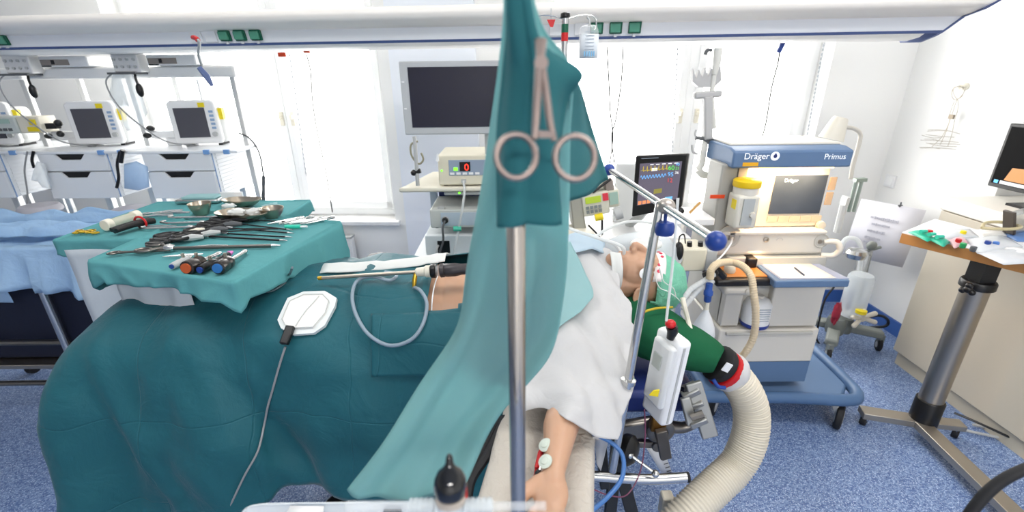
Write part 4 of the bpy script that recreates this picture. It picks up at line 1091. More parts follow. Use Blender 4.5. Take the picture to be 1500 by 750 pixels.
rows = [[V((x, y, z)) for y, z in sec] for x, sec in lerp_st(0)]
def ddisp(p, u, v):
    hang = max(0, min(1, (.95 - p.z) / .35))
    d = .012 * noise.noise(p * 5) + .004 * noise.noise(p * 15)
    # soft vertical folds in the hanging part, diagonal tension folds over the legs
    d += hang * (.014 * math.sin(p.x * 13 + 2.5 * noise.noise(p * 2.2)) + .012 * noise.noise(V((p.x * 9, p.y, p.z * 1.2))))
    s_ = p.x * .8 + p.z * .9
    d += (1 - hang) * .006 * math.sin(s_ * 24 + 3 * noise.noise(p * 3))
    e = V((p.x * 2.6 + p.z * 1.1, p.y * 2.6, p.z * 1.3))
    d += (.010 + .010 * hang) * ridge(e * 1.3 + V((3, 1, 7))) + .004 * ridge(p * 6.5 + V((1, 5, 2)))
    # sharp pinch folds
    for x0, sl, w_, a_ in ((-1.27, .35, .035, .022), (-.88, .50, .05, -.03), (-1.08, -.25, .04, .016)):
        q = (p.x - x0 - sl * (.9 - p.z)) / w_
        d += a_ * math.exp(-q * q) * max(0, min(1, (1.02 - p.z) / .2))
    return d
def skip(c): return -.262 < c.x < .02 and 1.255 < c.y < 1.62
m0 = MB().patch(rows, 9, 9, ddisp)
m = MB().patch(rows, 9, 9, ddisp, skip)
one('surgical_drape', 'large teal surgical drape over the patient legs and belly', 'drape', m, TEAL, solid=.0012, angle=180)
# adhesive edge round the opening
m = MB().tube(smooth_path([at(632, 459, y=1.26), at(633, 440, y=1.29), at(636, 420, y=1.34), at(641, 404, y=1.40)]), .0022, n=6)
one('drape_edge', 'pale adhesive edge of the drape beside the bare skin', 'adhesive edge', m, WHITE)
# extra drape sheet laid on the near flank (darker double layer)
from mathutils.bvhtree import BVHTree
BVH = BVHTree.FromPolygons([tuple(p) for p in m0.v], m0.f)
def onbed(px, py, lift=.004):
    """where a pixel's ray meets the draped bed, lifted a little off the cloth"""
    d = ray(px, py); hit = BVH.ray_cast(CAM, d)
    if hit[0] is None: return CAM + d * 1.45
    n = hit[1] if hit[1].dot(d) < 0 else -hit[1]
    n = (n + V((0, -.5, .6))).normalized()
    return hit[0] + n * lift
g = []
for j in range(6):
    g.append([onbed(x, 462 + j * 18 + (x - 545) * -.02, .012) for x in (545, 570, 595, 620, 650, 690)])
one('square_drape', 'darker square teal drape layer below the bare skin', 'drape', MB().patch(g, 4, 3, lambda p, u, v: .003 * noise.noise(p * 12)), TEAL, solid=.0012, angle=180)

# dispersive pad, its clip and cable on the drape
def pad_pts(lst, lift): return [onbed(x, y, lift) for x, y in lst]
outer = [(409, 472), (424, 440), (447, 431), (478, 430), (495, 440), (493, 452), (478, 480), (462, 491), (432, 493), (414, 484)]
inner = [(417, 473), (428, 446), (448, 437), (476, 437), (485, 446), (480, 464), (462, 484), (436, 485), (422, 481)]
t = thing('electrode_pad', 'white dispersive electrode pad stuck on the teal drape', 'electrode pad', onbed(450, 462, .01))
def plate(lst, lift, th):
    cxp = sum(q[0] for q in lst) / len(lst); cyp = sum(q[1] for q in lst) / len(lst); n_ = V((0, -.55, .83))
    dense = []
    for (xa, ya), (xb, yb) in zip(lst, lst[1:] + lst[:1]):
        for f in (0, .5): dense.append((xa + (xb - xa) * f, ya + (yb - ya) * f))
    rings = [[onbed(cxp + (x - cxp) * f, cyp + (y - cyp) * f, lift) + n_ * th for x, y in dense] for f in (1, .75, .5, .25)]
    base = [onbed(x, y, lift * .3) for x, y in dense]; n = len(dense)
    allp = base + sum(rings, []) + [onbed(cxp, cyp, lift) + n_ * th]
    fs = []
    for k in range(4):
        for i in range(n): fs.append((k * n + i, k * n + (i + 1) % n, (k + 1) * n + (i + 1) % n, (k + 1) * n + i))
    for i in range(n): fs.append((4 * n + i, 4 * n + (i + 1) % n, 5 * n))
    return MB().add(allp, fs)
plate(outer, .012, .004).build('backing', mat('pad_clear', 'd9dede', .5), t, angle=60)
plate(inner, .016, .005).build('gel_area', mat('pad_white', 'eceae7', .55), t, angle=60)
m = MB().tube([p for p in pad_pts(inner + inner[:0], .0235)], .0016, n=6, closed=True); m.tube([p for p in pad_pts([(470, 440), (461, 450), (452, 460), (445, 471), (438, 482)], .0235)], .0016, n=6); m.build('seam', mat('pad_seam', 'c2c4c2', .5), t)
q0, q1 = onbed(432, 484, .022), onbed(423, 508, .022)
MB().bar(q0 + V((0, -.004, .006)), q1 + V((0, -.004, .006)), .026, .016, (0, -.55, .83)).build('cable_clip', BLACK, t, bevel=.004)
m = MB().tube(smooth_path([onbed(422, 509, .016), onbed(412, 535, .010), onbed(402, 570, .010), onbed(395, 595, .010), onbed(388, 620, .010), onbed(378, 660, .010), onbed(360, 695, .012), at(335, 745, y=1.06), at(318, 775, y=1.05)]), .0034, n=8)
one('pad_cable', 'thin grey cable running down the drape from the electrode pad', 'cable', m, mat('cable_grey', '8f9193', .5))
# towels, laparoscope with camera head, light cable
m = MB().patch([[onbed(x, y, .0) + V((0, .13, -.01)) for x, y in ((462, 406), (540, 402), (600, 396), (650, 388))],
                [onbed(x, y, .0) + V((0, .08, .014)) for x, y in ((462, 406), (540, 402), (600, 396), (650, 388))],
                [onbed(x, y, .0) + V((0, .03, .006)) for x, y in ((464, 408), (540, 404), (600, 398), (650, 390))]], 5, 4, lambda p, u, v: .005 * noise.noise(p * 25))
one('white_compress', 'long white compress lying along the far rim of the teal drape', 'compress', m, GAUZE, solid=.003, angle=180)
pa, pb = onbed(472, 416, .02) + V((0, -.01, .012)), at(618, 398, y=1.36)
d = (pb - pa).normalized()
t = thing('laparoscope', 'steel laparoscope with dark camera head lying on the drape', 'laparoscope', (pa + pb) / 2 - V((0, 0, .03)))
MB().tube([pa, pb], .006, n=12).build('shaft', BRUSH, t)
MB().tube([pa - d * .002, pa + d * .012], .0064, n=12).build('tip_ring', mat('gold_metal', 'd0a83c', .3, .9), t)
MB().lathe([(.010, 0), (.014, .004), (.016, .03), (.02, .034), (.02, .05)], pb - d * .02, d).build('body', OFFW, t)
MB().lathe([(.021, 0), (.023, .003), (.023, .016), (.019, .018)], pb + d * .03, d).build('coupler_ring', BLACK, t)
MB().lathe([(.018, 0), (.018, .014)], pb + d * .046, d).build('coupler', CLEAR, t)
MB().lathe([(.019, 0), (.023, .003), (.023, .014), (.02, .017), (.022, .02), (.022, .05), (.018, .07), (.018, .12)], pb + d * .06, d).build('camera_head', mat('camera_dark', '3e3a3c', .35), t)
lp = pb - d * .02; MB().tube([lp, lp + V((-.004, -.012, -.022)), lp + V((-.006, -.02, -.045))], [.006, .008, .006], n=12).build('light_post', mat('gold_metal', 'd0a83c', .3, .9), t)
m = MB().tube(smooth_path([lp + V((-.006, -.02, -.045)), onbed(618, 432, .02), onbed(626, 450, .02), onbed(622, 478, .02), onbed(605, 498, .02), onbed(575, 506, .02), onbed(545, 492, .02), onbed(526, 468, .02), onbed(520, 440, .02), onbed(526, 418, .02), onbed(545, 411, .02), onbed(572, 416, .018), onbed(582, 408, .018), onbed(565, 404, .018)], 8), .0058, n=10)
one('light_cable', 'thick grey light cable looping over the drape from the laparoscope', 'cable', m, mat('cable_blue_grey', '8797a4', .4))
m = MB().tube(smooth_path([at(428, 392, y=1.26), onbed(424, 408, .015), onbed(408, 416, .015), onbed(385, 424, .015), onbed(365, 438, .012), onbed(372, 432, .015), onbed(400, 430, .014), onbed(420, 418, .014)], 6), .004, n=8)
one('thin_cable', 'dark grey cable looped beside the corner of the instrument cloth', 'cable', m, mat('cable_teal_grey', '5d7076', .45))

# white sheet over chest and shoulder
def rowz(lst, zs): return [at(x, y, z=z) for (x, y), z in zip(lst, zs)]
rows = [[V((.02, 1.78, .98)), V((.12, 1.78, .98)), V((.22, 1.78, .96)), V((.30, 1.76, .95)), V((.36, 1.70, .95))],
        [V((.03, 1.62, 1.09)), V((.12, 1.62, 1.10)), V((.22, 1.62, 1.09)), V((.29, 1.60, 1.06)), V((.34, 1.58, 1.03))],
        rowz([(760, 385), (800, 378), (840, 372), (868, 370), (888, 376)], [1.10, 1.115, 1.11, 1.09, 1.07]),
        rowz([(752, 440), (800, 432), (845, 425), (885, 420), (912, 428)], [1.06, 1.075, 1.07, 1.06, 1.03]),
        rowz([(748, 500), (800, 490), (848, 485), (895, 478), (927, 488)], [1.02, 1.03, 1.035, 1.02, .985]),
        rowz([(745, 560), (800, 548), (846, 545), (895, 540), (925, 548)], [.985, .998, 1.01, .99, .955]),
        rowz([(748, 590), (795, 580), (838, 588), (880, 598), (908, 604)], [.975, .99, 1.015, .97, .93]),
        rowz([(752, 606), (793, 598), (830, 610), (866, 638), (893, 645)], [.955, .975, 1.012, .945, .91])]
def sdisp(p, u, v):
    d = .010 * noise.noise(p * 6) + .006 * noise.noise(p * 14) + .022 * ridge(V((p.x * 9 + p.y * 4, p.y * 3.2, p.z * 3))) + .010 * ridge(p * 12)
    s_ = p.x * 22 + p.y * 14
    d += .008 * math.sin(s_ + 4 * noise.noise(p * 4)) * (.3 + .7 * v)
    return d * .8 - .018
one('white_sheet', 'white sheet over the patient chest and upper arm', 'sheet', MB().patch(rows, 9, 8, sdisp), WSHEET, solid=.0025, angle=180)
m = MB().tube(smooth_path([at(815, 603, z=1.0), at(835, 615, z=1.005), at(866, 640, z=.945), at(890, 648, z=.91)]), .004)
# torn corner hanging at the board
rows = [rowz([(868, 640), (892, 642)], [.93, .92]), [at(872, 655, y=.98), at(888, 658, y=.98)], [at(874, 680, y=.985), at(880, 690, y=.985)]]
one('sheet_corner', 'small white sheet corner hanging beside the arm board', 'sheet', MB().patch(rows, 4, 4), WSHEET, solid=.002, angle=180)
# pale teal paper over the white sheet
rows = [rowz([(775, 372), (805, 362), (835, 360)], [1.13, 1.13, 1.13]), rowz([(772, 400), (815, 392), (850, 395)], [1.10, 1.105, 1.10]), rowz([(768, 440), (810, 435), (868, 432)], [1.07, 1.083, 1.08]), rowz([(766, 480), (795, 478), (858, 452)], [1.04, 1.05, 1.068]), rowz([(764, 540), (776, 528), (800, 510)], [1.0, 1.01, 1.035])]
one('pale_drape', 'pale teal paper drape crumpled on the white chest sheet', 'drape', MB().patch(rows, 7, 6, lambda p, u, v: -.022 + .010 * noise.noise(p * 11) + .008 * ridge(p * 7)), PALE, solid=.001, angle=180)
# blue-white sheet at the neck with a transparent arch of the warming hood
rows = [rowz([(838, 372), (862, 366), (885, 370)], [1.13, 1.125, 1.10]), [V((.20, 1.66, 1.12)), V((.28, 1.66, 1.13)), V((.36, 1.66, 1.10))], [V((.20, 1.78, 1.0)), V((.28, 1.78, 1.02)), V((.36, 1.78, 1.0))]]
one('blue_tinted_sheet', 'pale blue cloth bunched at the patient throat', 'cloth', MB().patch(rows, 5, 5, lambda p, u, v: .008 * noise.noise(p * 16)), mat('pale_blue_cloth', 'c4d8e6', .7, translucent=.3), solid=.002, angle=180)
m = MB().patch([[at(855, 372, y=1.74), at(890, 352, y=1.72), at(930, 340, y=1.70), at(975, 344, y=1.70), at(1000, 380, y=1.72)], [at(860, 380, y=1.70), at(900, 362, y=1.68), at(935, 358, y=1.66), at(972, 366, y=1.66), at(990, 400, y=1.68)], [at(870, 400, y=1.66), at(900, 395, y=1.64), at(930, 392, y=1.63), at(960, 400, y=1.63), at(980, 420, y=1.66)]], 6, 5)
one('plastic_hood', 'clear plastic hood standing behind the patient face', 'hood', m, FROST, solid=.002, angle=180)
m = MB().tube(smooth_path([at(845, 385, y=1.64), at(858, 360, y=1.66), at(885, 338, y=1.70), at(915, 326, y=1.72), at(945, 325, y=1.72), at(985, 333, y=1.74)]), .006)
one('clear_tubing', 'clear tube arching above the patient from chest to monitor', 'tube', m, MILK)
m = MB().tube(smooth_path([at(850, 368, y=1.60), at(875, 352, y=1.62), at(900, 358, y=1.6), at(910, 370, y=1.52)]), .0065)
one('clear_tubing', 'lower clear tube bending to the patient mouth', 'tube', m, MILK)

# forearm electrodes and clips
for k, (px, py) in enumerate(((799, 652), (799, 676))):
    p = at(px, py, z=.975)
    pad('nerve_electrode', ('upper', 'lower')[k] + ' round green-grey electrode on the forearm', 'electrode', p, (-.45, -.2, .87), .015, mat('electrode_grey', 'c2cbc0', .5), None, False)
for k, (px0, py0, px1, py1, mt) in enumerate(((795, 655, 786, 686, RED), (790, 688, 784, 706, BLACK))):
    a, b = at(px0, py0, z=.962), at(px1, py1, z=.945)
    t = thing('lead_clip', ('red lead clip on the upper forearm electrode', 'black lead clip on the lower forearm electrode')[k], 'lead clip', b - V((0, 0, .01)), 'stimulator lead clips')
    MB().tube([a, a.lerp(b, .3), b], [.004, .007, .005], n=10).build('grip', mt, t, bevel=0); MB().tube([a, a + (a - b) * .25], .002, n=6).build('jaw', STEEL, t)
    MB().tube([b, b + (b - a) * .3 + V((0, 0, -.01))], .0035, n=8).build('wire_end', mt, t)

# ================================================================ foreground: pole, curtain, towel clamp
py_ = .50
pl = thing('drip_pole', 'upright chrome pole close to the viewer under the teal curtain', 'pole', (.006, py_, 0))
x0 = at(757, 500, y=py_).x
MB().tube([(x0, py_, .02), (x0, py_, 1.565), (x0, py_, 1.575), (x0, py_, 1.755)], [.0112, .0112, .006, .006], n=24).build('tube', mat('chrome_dark', 'b8b0a8', .14, 1), pl)
MB().ball((x0, py_, 1.757), .007).build('end_knob', BLACK, pl)
m = MB()
for k in range(5):
    a = 2 * math.pi * k / 5 + .3; m.bar((x0, py_, .09), (x0 + .26 * math.cos(a), py_ + .26 * math.sin(a), .07), .03, .025)
m.build('foot_star', GREYP, pl)
for k in range(5):
    a = 2 * math.pi * k / 5 + .3; MB().ball((x0 + .26 * math.cos(a), py_ + .26 * math.sin(a), .03), .03).build('caster', RUBBER, pl)
def srow(lst): return [at(x, y, s=s) for x, y, s in lst]
# the big back layer of the curtain
A_ = [srow([(737, -22, .465), (748, -22, .45), (760, -22, .445), (772, -22, .45), (782, -22, .465)]),
      srow([(731, 40, .49), (745, 40, .47), (760, 40, .475), (778, 40, .49), (800, 45, .50)]),
      srow([(721, 105, .53), (742, 105, .50), (765, 105, .52), (795, 105, .53), (838, 105, .54)]),
      srow([(706, 200, .58), (735, 200, .55), (765, 200, .57), (800, 200, .59), (834, 200, .60)]),
      srow([(691, 310, .63), (725, 315, .60), (760, 320, .63), (800, 325, .66), (833, 330, .67)]),
      srow([(675, 410, .68), (708, 415, .66), (755, 420, .69), (795, 420, .72), (828, 420, .73)]),
      srow([(658, 490, .71), (690, 495, .70), (735, 500, .74), (780, 505, .77), (812, 505, .78)]),
      srow([(612, 570, .73), (652, 575, .74), (695, 575, .77), (740, 575, .79), (776, 562, .80)]),
      srow([(562, 645, .74), (602, 650, .76), (645, 648, .79), (690, 640, .80), (722, 632, .81)]),
      srow([(508, 722, .75), (548, 735, .77), (600, 735, .79), (650, 728, .80), (688, 705, .81)])]
def cdisp(p, u, v):
    return (.008 * math.sin(u * 15 + 4 * v + 2 * noise.noise(p * 3)) + .007 * noise.noise(p * 8) + .010 * ridge(V((p.x * 9 + (p.z - 1.3) * -4, p.z * 1.5, 2)))) * (.3 + v)
cur = MB(); cur.patch(A_, 9, 7, cdisp)
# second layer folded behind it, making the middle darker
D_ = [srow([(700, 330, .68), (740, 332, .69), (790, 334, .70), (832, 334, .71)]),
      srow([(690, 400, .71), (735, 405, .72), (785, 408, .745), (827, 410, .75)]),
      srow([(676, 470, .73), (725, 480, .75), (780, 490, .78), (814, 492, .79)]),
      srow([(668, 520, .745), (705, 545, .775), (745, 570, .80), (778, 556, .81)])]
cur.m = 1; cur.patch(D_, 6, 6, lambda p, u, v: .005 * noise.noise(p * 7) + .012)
# front flap gathered in the clamp
B_ = [srow([(738, -22, .425), (752, -22, .405), (770, -22, .405), (783, -22, .43)]),
      srow([(733, 45, .44), (755, 45, .415), (785, 45, .415), (806, 47, .45)]),
      srow([(726, 105, .47), (762, 100, .43), (800, 100, .435), (858, 106, .50)]),
      srow([(720, 165, .485), (760, 160, .442), (800, 165, .45), (842, 150, .51)]),
      srow([(716, 240, .50), (757, 240, .455), (800, 240, .47), (835, 235, .53)]),
      srow([(712, 331, .515), (755, 332, .475), (800, 331, .49), (835, 330, .55)])]
cur.patch(B_, 8, 7, lambda p, u, v: (.006 * math.sin(u * 13 + 1.4) * (.4 + v) + .005 * noise.noise(p * 11) + .006 * ridge(V((p.x * 16, p.z * 3, 5)))))
# back flap running to the far end of the screen bar
C_ = [srow([(836, 108, .54), (846, 120, .60), (852, 132, .66)]), srow([(832, 200, .60), (850, 198, .80), (872, 200, 1.05)]), srow([(831, 300, .655), (858, 285, .95), (893, 263, 1.40)])]
cur.patch(C_, 7, 7, lambda p, u, v: .008 * math.sin(u * 9) * v)
one('sterile_curtain', 'teal sterile curtain hanging from the pole close to the viewer', 'curtain', cur, [TEALT, TEALD], solid=.0008, angle=180)

S0 = .395
t = thing('towel_clamp', 'large steel ring clamp pinching the teal curtain', 'clamp', at(797, 270, s=S0))
def ringpts(cx_, cy_, rx_, ry_, n=28): return [at(cx_ + rx_ * math.cos(k * 2 * math.pi / n), cy_ + ry_ * math.sin(k * 2 * math.pi / n), s=S0) for k in range(n)]
for (rcx, rcy, sh) in ((756, 229, [(783, 204), (785, 180), (788, 130), (791, 88), (795, 58)]), (842, 231, [(812, 206), (806, 180), (799, 130), (793, 90), (790, 58)])):
    hf = MB().tube(ringpts(rcx, rcy, 29, 32), .0028, n=10, closed=True)
    off = .003 if rcx > 800 else -.001
    hf.tube(smooth_path([at(x, y, s=S0 + off) for x, y in sh], 5), [.0028, .0042], n=10)
    hf.build('clamp_half', CLAMPM, t)
MB().cyl(at(793, 92, s=S0 - .006), at(793, 92, s=S0 + .006), .006).build('screw', CLAMPM, t)
MB().bar(at(780, 196, s=S0), at(812, 197, s=S0), .004, .006).build('ratchet', CLAMPM, t)

# anaesthesia screen bar on its tilted post
ba, bb_ = at(1047, 352, z=1.42), at(893, 249, z=1.42)
sb = thing('screen_bar', 'steel anaesthesia screen bar with blue end balls on a tilted post', 'screen bar', (.27, .93, .75))
MB().tube([ba, bb_], .0085, n=16).build('cross_bar', STEEL, sb)
d = (bb_ - ba).normalized()
MB().ball(ba - d * .004, .0185, 18, 12).build('end_ball', BLUEP, sb); MB().ball(bb_ + d * .004, .0185, 18, 12).build('end_ball', BLUEP, sb)
j = at(966, 302, z=1.418); pbot = at(897, 690, y=.92); ptop = j + (j - pbot).normalized() * .01
MB().tube([pbot, ptop], .0105, n=18).build('post', STEEL, sb)
jn = MB().ball(j + V((.012, -.008, .002)), (.021, .021, .018), 16, 10).build('joint', mat('joint_metal', 'b8b0a8', .35, .8), sb)
MB().lathe([(.004, 0), (.004, .018), (.019, .022), (.022, .03), (.022, .045), (.018, .052), (0, .053)], j + V((.012, -.012, -.012)), (0, -.1, -1)).build('joint_knob', BLUEP, sb)
c = at(922, 540, y=.952); MB().lathe([(.0105, -.008), (.018, -.006), (.019, .006), (.0105, .008)], pbot.lerp(ptop, .37), (ptop - pbot)).build('post_collar', STEEL, sb)
MB().box(pbot.lerp(ptop, .30) + V((-.012, 0, 0)), (.012, .02, .05)).build('clamp_block', DSTEEL, sb, bevel=.003)

# white connection box clamped to the post, plug and leads
ax = (at(990, 490, y=.98) - at(964, 606, y=.98)).normalized(); bc = (at(988, 492, y=.98) + at(962, 606, y=.98)) / 2
L_ = (at(990, 486, y=.98) - at(963, 606, y=.98)).length
t = thing('connection_box', 'slim white connection box hanging beside the tilted steel post', 'connection box', bc - V((0, 0, L_ / 2)))
sd = V((0, -1, 0)).cross(ax).normalized(); sd = V((.35, -.93, 0)) - ax * V((.35, -.93, 0)).dot(ax); sd.normalize(); th = ax.cross(sd)
M3 = Matrix((th, sd, ax)).transposed()
MB().box(bc, (.042, .09, L_), M3).build('housing', WHITE, t, bevel=.012, seg=3)
MB().box(bc + th * -.026 + ax * .02 + sd * .005, (.022, .07, L_ * .72), M3).build('cover', mat('box_white', 'd9dbdb', .5), t, bevel=.008)
MB().box(bc + sd * .0455 - th * .004, (.006, .003, L_ * .9), M3).build('seam', GREYP, t)
MB().box(bc + th * -.038 + ax * .055, (.004, .03, .04), M3).build('display', mat('box_label', 'aeb4ae', .5), t)
c = at(958, 575, y=.93); MB().prism([(-.012, -.006), (.010, -.010), (.012, .010), (-.002, .008)], c, (1, 0, 0), (0, 0, 1), .004).build('yellow_tag', YEL, t)
p = at(983, 486, y=.96)
t = thing('lead_plug', 'red and black lead plug on top of the white connection box', 'plug', p - V((0, 0, .02)))
MB().tube([p + V((0, 0, -.02)), p + V((.004, 0, .0)), p + V((.0, 0, .014))], [.009, .013, .014], n=12).build('black_cap', BLACK, t)
MB().ball(p + V((-.004, .0, .022)), (.013, .013, .011)).build('red_cap', RED, t)
m = MB().tube([at(976, 470, y=.96), at(984, 400, y=.98), at(989, 345, y=1.0), at(993, 290, y=1.02)], .0035, n=8)
one('clear_drip_line', 'straight translucent line rising from the plug past the cap', 'tubing', m, MILK)
m = MB().tube(smooth_path([at(944, 600, y=.94), at(945, 640, y=.93), at(938, 690, y=.9), at(918, 725, y=.87), at(890, 725, y=.85), at(860, 712, y=.84)]), .0018, n=7)
one('purple_line', 'thin purple line hanging down from the connection box', 'line', m, mat('purple_line', '6d3a52', .4))
m = MB().tube(smooth_path([at(868, 635, z=.93), at(895, 648, y=.82), at(912, 668, y=.80), at(911, 700, y=.76), at(890, 728, y=.72), at(862, 752, y=.68), at(840, 775, y=.66)]), .0052, n=10)
one('blue_hose', 'blue hose curving from the sheet down beside the arm board', 'hose', m, mat('hose_blue', '3f6ca8', .35))

# foreground tray with clear tubing and the black bulb valve
t = thing('clear_tray', 'clear plastic tray cut off by the bottom edge of the photo', 'tray', at(550, 760, z=1.0))
a = at(352, 752, z=1.03); b = at(700, 752, z=1.03)
rows = [[at(x, y, z=z) for x, y, z in r] for r in ([(358, 746, 1.03), (380, 739, 1.03), (480, 737, 1.03), (612, 736, 1.03), (700, 739, 1.03)], [(352, 756, 1.025), (380, 746, 1.022), (480, 744, 1.022), (612, 743, 1.022), (700, 746, 1.022)], [(340, 800, .99), (380, 790, .98), (480, 790, .98), (612, 790, .98), (720, 790, .98)])]
MB().patch(rows, 5, 4).build('rim', mat('tray_plastic', 'dfe6ea', .2, alpha=.65), t, solid=.004, angle=180)
MB().add([at(425, 741, z=1.034), at(475, 741, z=1.034), at(472, 760, z=1.03), at(415, 760, z=1.03)], [(0, 1, 2, 3)]).build('paper_label', WHITE, t, solid=.001)
MB().box(at(575, 752, z=1.03), (.03, .01, .012)).build('black_catch', BLACK, t, bevel=.002)
p = at(660, 728, s=.50)
t = thing('bulb_valve', 'shiny black pointed bulb valve at the bottom of the photo', 'valve', p - V((0, 0, .03)))
uu = V((.0, .25, .97)).normalized()
MB().lathe([(.0145, 0), (.0175, .006), (.0182, .014), (.017, .022), (.013, .030), (.007, .035), (.0045, .040), (.0035, .047), (.002, .050), (0, .0505)], p, uu, 28).build('bulb', mat('gloss_black', '0a0a0c', .08, coat=.6), t, angle=80)
MB().lathe([(.016, -.006), (.0165, 0), (.0145, .002)], p, uu).build('rubber_ring', mat('ring_grey', 'b3a99e', .5), t)
MB().lathe([(.013, -.03), (.015, -.006)], p, uu).build('housing', FROST, t)
for (x0_, x1_, mt, r) in ((508, 600, CLEAR, .007), (600, 636, FROST, .0085), (682, 722, FROST, .009), (722, 800, CLEAR, .006)):
    a, b = at(x0_, 742, s=.50), at(x1_, 741, s=.50); m = MB()
    if mt is FROST:
        n_ = 5
        for k in range(n_): m.cyl(a.lerp(b, k / n_), a.lerp(b, (k + .7) / n_), r, n=16)
    m.tube([a, b], r * .8, n=16); m.build('side_tube', mt, t)
a = at(683, 722, s=.50); MB().box(a, (.002, .003, .014)).build('red_mark', RED, t)
# ================================================================ endoscopy tower behind the curtain
YT = 2.30
et = thing('endoscopy_cart', 'white endoscopy cart with stacked devices behind the teal curtain', 'cart', (at(680, 300, y=YT).x, YT + .2, 0))
L = lambda px, py, y=YT: at(px, py, y=y)
xl, xr = L(622, 300).x, L(748, 300).x
TOW = mat('tower_blue', '3a4278', .5)
zt_ = L(640, 276).z
m = MB().prism([(L(584, 280).x, YT), (xr + .05, YT), (xr + .05, YT + .42), (xl - .02, YT + .42), (L(596, 276).x - .02, YT + .06)], (0, 0, zt_ - .02), (1, 0, 0), (0, 1, 0), .025)
m.build('upper_shelf', OFFW, et, bevel=.008)
zs_ = L(640, 378).z
m = MB().bb((L(604, 378).x, YT, zs_ - .025), (xr + .03, YT + .42, zs_)); m.build('lower_shelf', WHITE, et, bevel=.005)
MB().bb((L(603, 372).x - .004, YT - .004, zs_ - .045), (L(612, 372).x, YT + .05, zs_ - .002)).build('corner_bumper', mat('bumper_blue', '8292c0', .5), et, bevel=.006)
m = MB().bb((xl - .03, YT + .34, .1), (xl + .01, YT + .38, zt_)); m.bb((xr - .03, YT + .34, .1), (xr + .01, YT + .38, zt_)); m.build('post', mat('post_light', 'b9c0cc', .4, .4), et)
MB().bb((xl + .02, YT + .36, .2), (xr - .04, YT + .38, zt_ - .02)).build('rear_panel', TOW, et)
MB().bb((xl - .06, YT, .10), (xr + .04, YT + .46, .16)).build('base', mat('bumper_blue', '8292c0', .5), et, bevel=.02)
for x in (xl - .02, xr):
    for y in (YT + .05, YT + .4): MB().cyl((x - .015, y, .05), (x + .015, y, .05), .05).build('caster', RUBBER, et)
xp = L(603, 240).x
m = MB().tube([L(612, 272), L(607, 200)], .010, n=10); m.build('monitor_post', GREYP, et)
m = MB().tube(smooth_path([L(612, 207), L(602, 212), L(603, 228), L(613, 240), L(620, 234), L(617, 224)]), .005, n=8); m.build('bent_hose', mat('hose_olive', '8c8873', .5), et)
m = MB().tube([L(606, 253), L(616, 250)], .012); m.ball(L(606, 253), .016); m.build('shelf_knob', BLACK, et)
m = MB().cyl(L(641, 236), L(641, 226), .008, .004); m.build('antenna', WHITE, et)
# monitor on top
mo = thing('large_monitor', 'large grey framed flat monitor with a blank dark screen, partly behind the curtain', 'monitor', L(655, 200))
c = [L(582, 88), L(742, 90), L(752, 200), L(593, 198)]
c0, c1 = L(585, 90), L(745, 196); ZM0, ZM1 = c1.z, c0.z; XM0, XM1 = L(588, 140).x, L(750, 140).x
MB().bb((XM0, YT, ZM0), (XM1, YT + .035, ZM1)).build('frame', mat('monitor_grey', 'b5b8bb', .4), mo, bevel=.006)
MB().bb((XM0 + .04, YT - .002, ZM0 + .035), (XM1 - .03, YT + .002, ZM1 - .025)).build('screen', SCREEN, mo)
MB().bb((XM0 + .08, YT + .035, ZM0 + .06), (XM1 - .08, YT + .08, ZM1 - .05)).build('back_cover', GREYP, mo, bevel=.01)
m = MB().bb((XM1 - .14, YT + .05, ZM0 - .12), (XM1 - .06, YT + .09, ZM0 + .1)); m.bar((XM1 - .10, YT + .08, ZM0 - .1), (xr - .02, YT + .33, zt_ + .05), .04, .04); m.build('mount_arm', GREYP, mo)
for dz in (.24, .12): MB().bb((XM0 + .008, YT - .003, ZM0 + dz), (XM0 + .02, YT, ZM0 + dz + .006)).build('control_mark', WHITE, mo)
# devices
def device(name, label, x0, x1, z0, z1, y0=YT + .02, dep=.3, mt=OFFW):
    t = thing(name, label, 'medical device', ((x0 + x1) / 2, y0 + dep / 2, z0), 'stacked devices on the endoscopy cart')
    MB().bb((x0, y0, z0 + .006), (x1, y0 + dep, z1)).build('housing', mt, t, bevel=.006)
    for x in (x0 + .03, x1 - .03): MB().cyl((x, y0 + .03, z0), (x, y0 + .03, z0 + .008), .012).build('foot', RUBBER, t)
    return t, y0
za, zb = L(650, 267).z, L(650, 229).z; x0 = L(641, 250).x; x1 = x0 + .36
t, y = device('insufflator', 'cream insufflator with a red digit zero on its display', x0, x1, zt_ + .005, zb, mt=mat('ivory', 'd9d3bf', .5))
pz = zt_ + .005; H = zb - pz
MB().bb((x0 + .055, y - .003, pz + H * .36), (x0 + .26, y, pz + H * .86)).build('control_panel', mat('panel_slate', '8f9db0', .4), t, bevel=.001)
MB().bb((x0 + .11, y - .005, pz + H * .50), (x0 + .165, y - .002, pz + H * .80)).build('display', mat('display_black', '1a1012', .3), t)
text('0', 'display_digit', mat('red_led', 'ff3020', .5, emit=2.2), t, (x0 + .134, y - .0056, pz + H * .525), (1, 0, 0), (0, 0, 1), .048)
MB().bb((x0 + .08, y - .005, pz + H * .52), (x0 + .10, y - .002, pz + H * .62)).build('green_led', mat('green_led', '7cff30', .5, emit=1.2), t)
MB().ball((x0 + .018, y - .001, pz + H * .52), .005).build('green_led', mat('green_led', '7cff30', .5, emit=1.2), t)
m = MB()
for k in range(5): m.bb((x0 + .06 + k * .032, y - .005, pz + H * .39), (x0 + .082 + k * .032, y - .002, pz + H * .46))
m.build('buttons', WHITE, t)
MB().bb((x0 + .115, y - .008, pz + H * .12), (x0 + .14, y, pz + H * .24)).build('gas_outlet', GREYP, t)
z2 = zt_ - .025; z3 = L(650, 287).z - .01
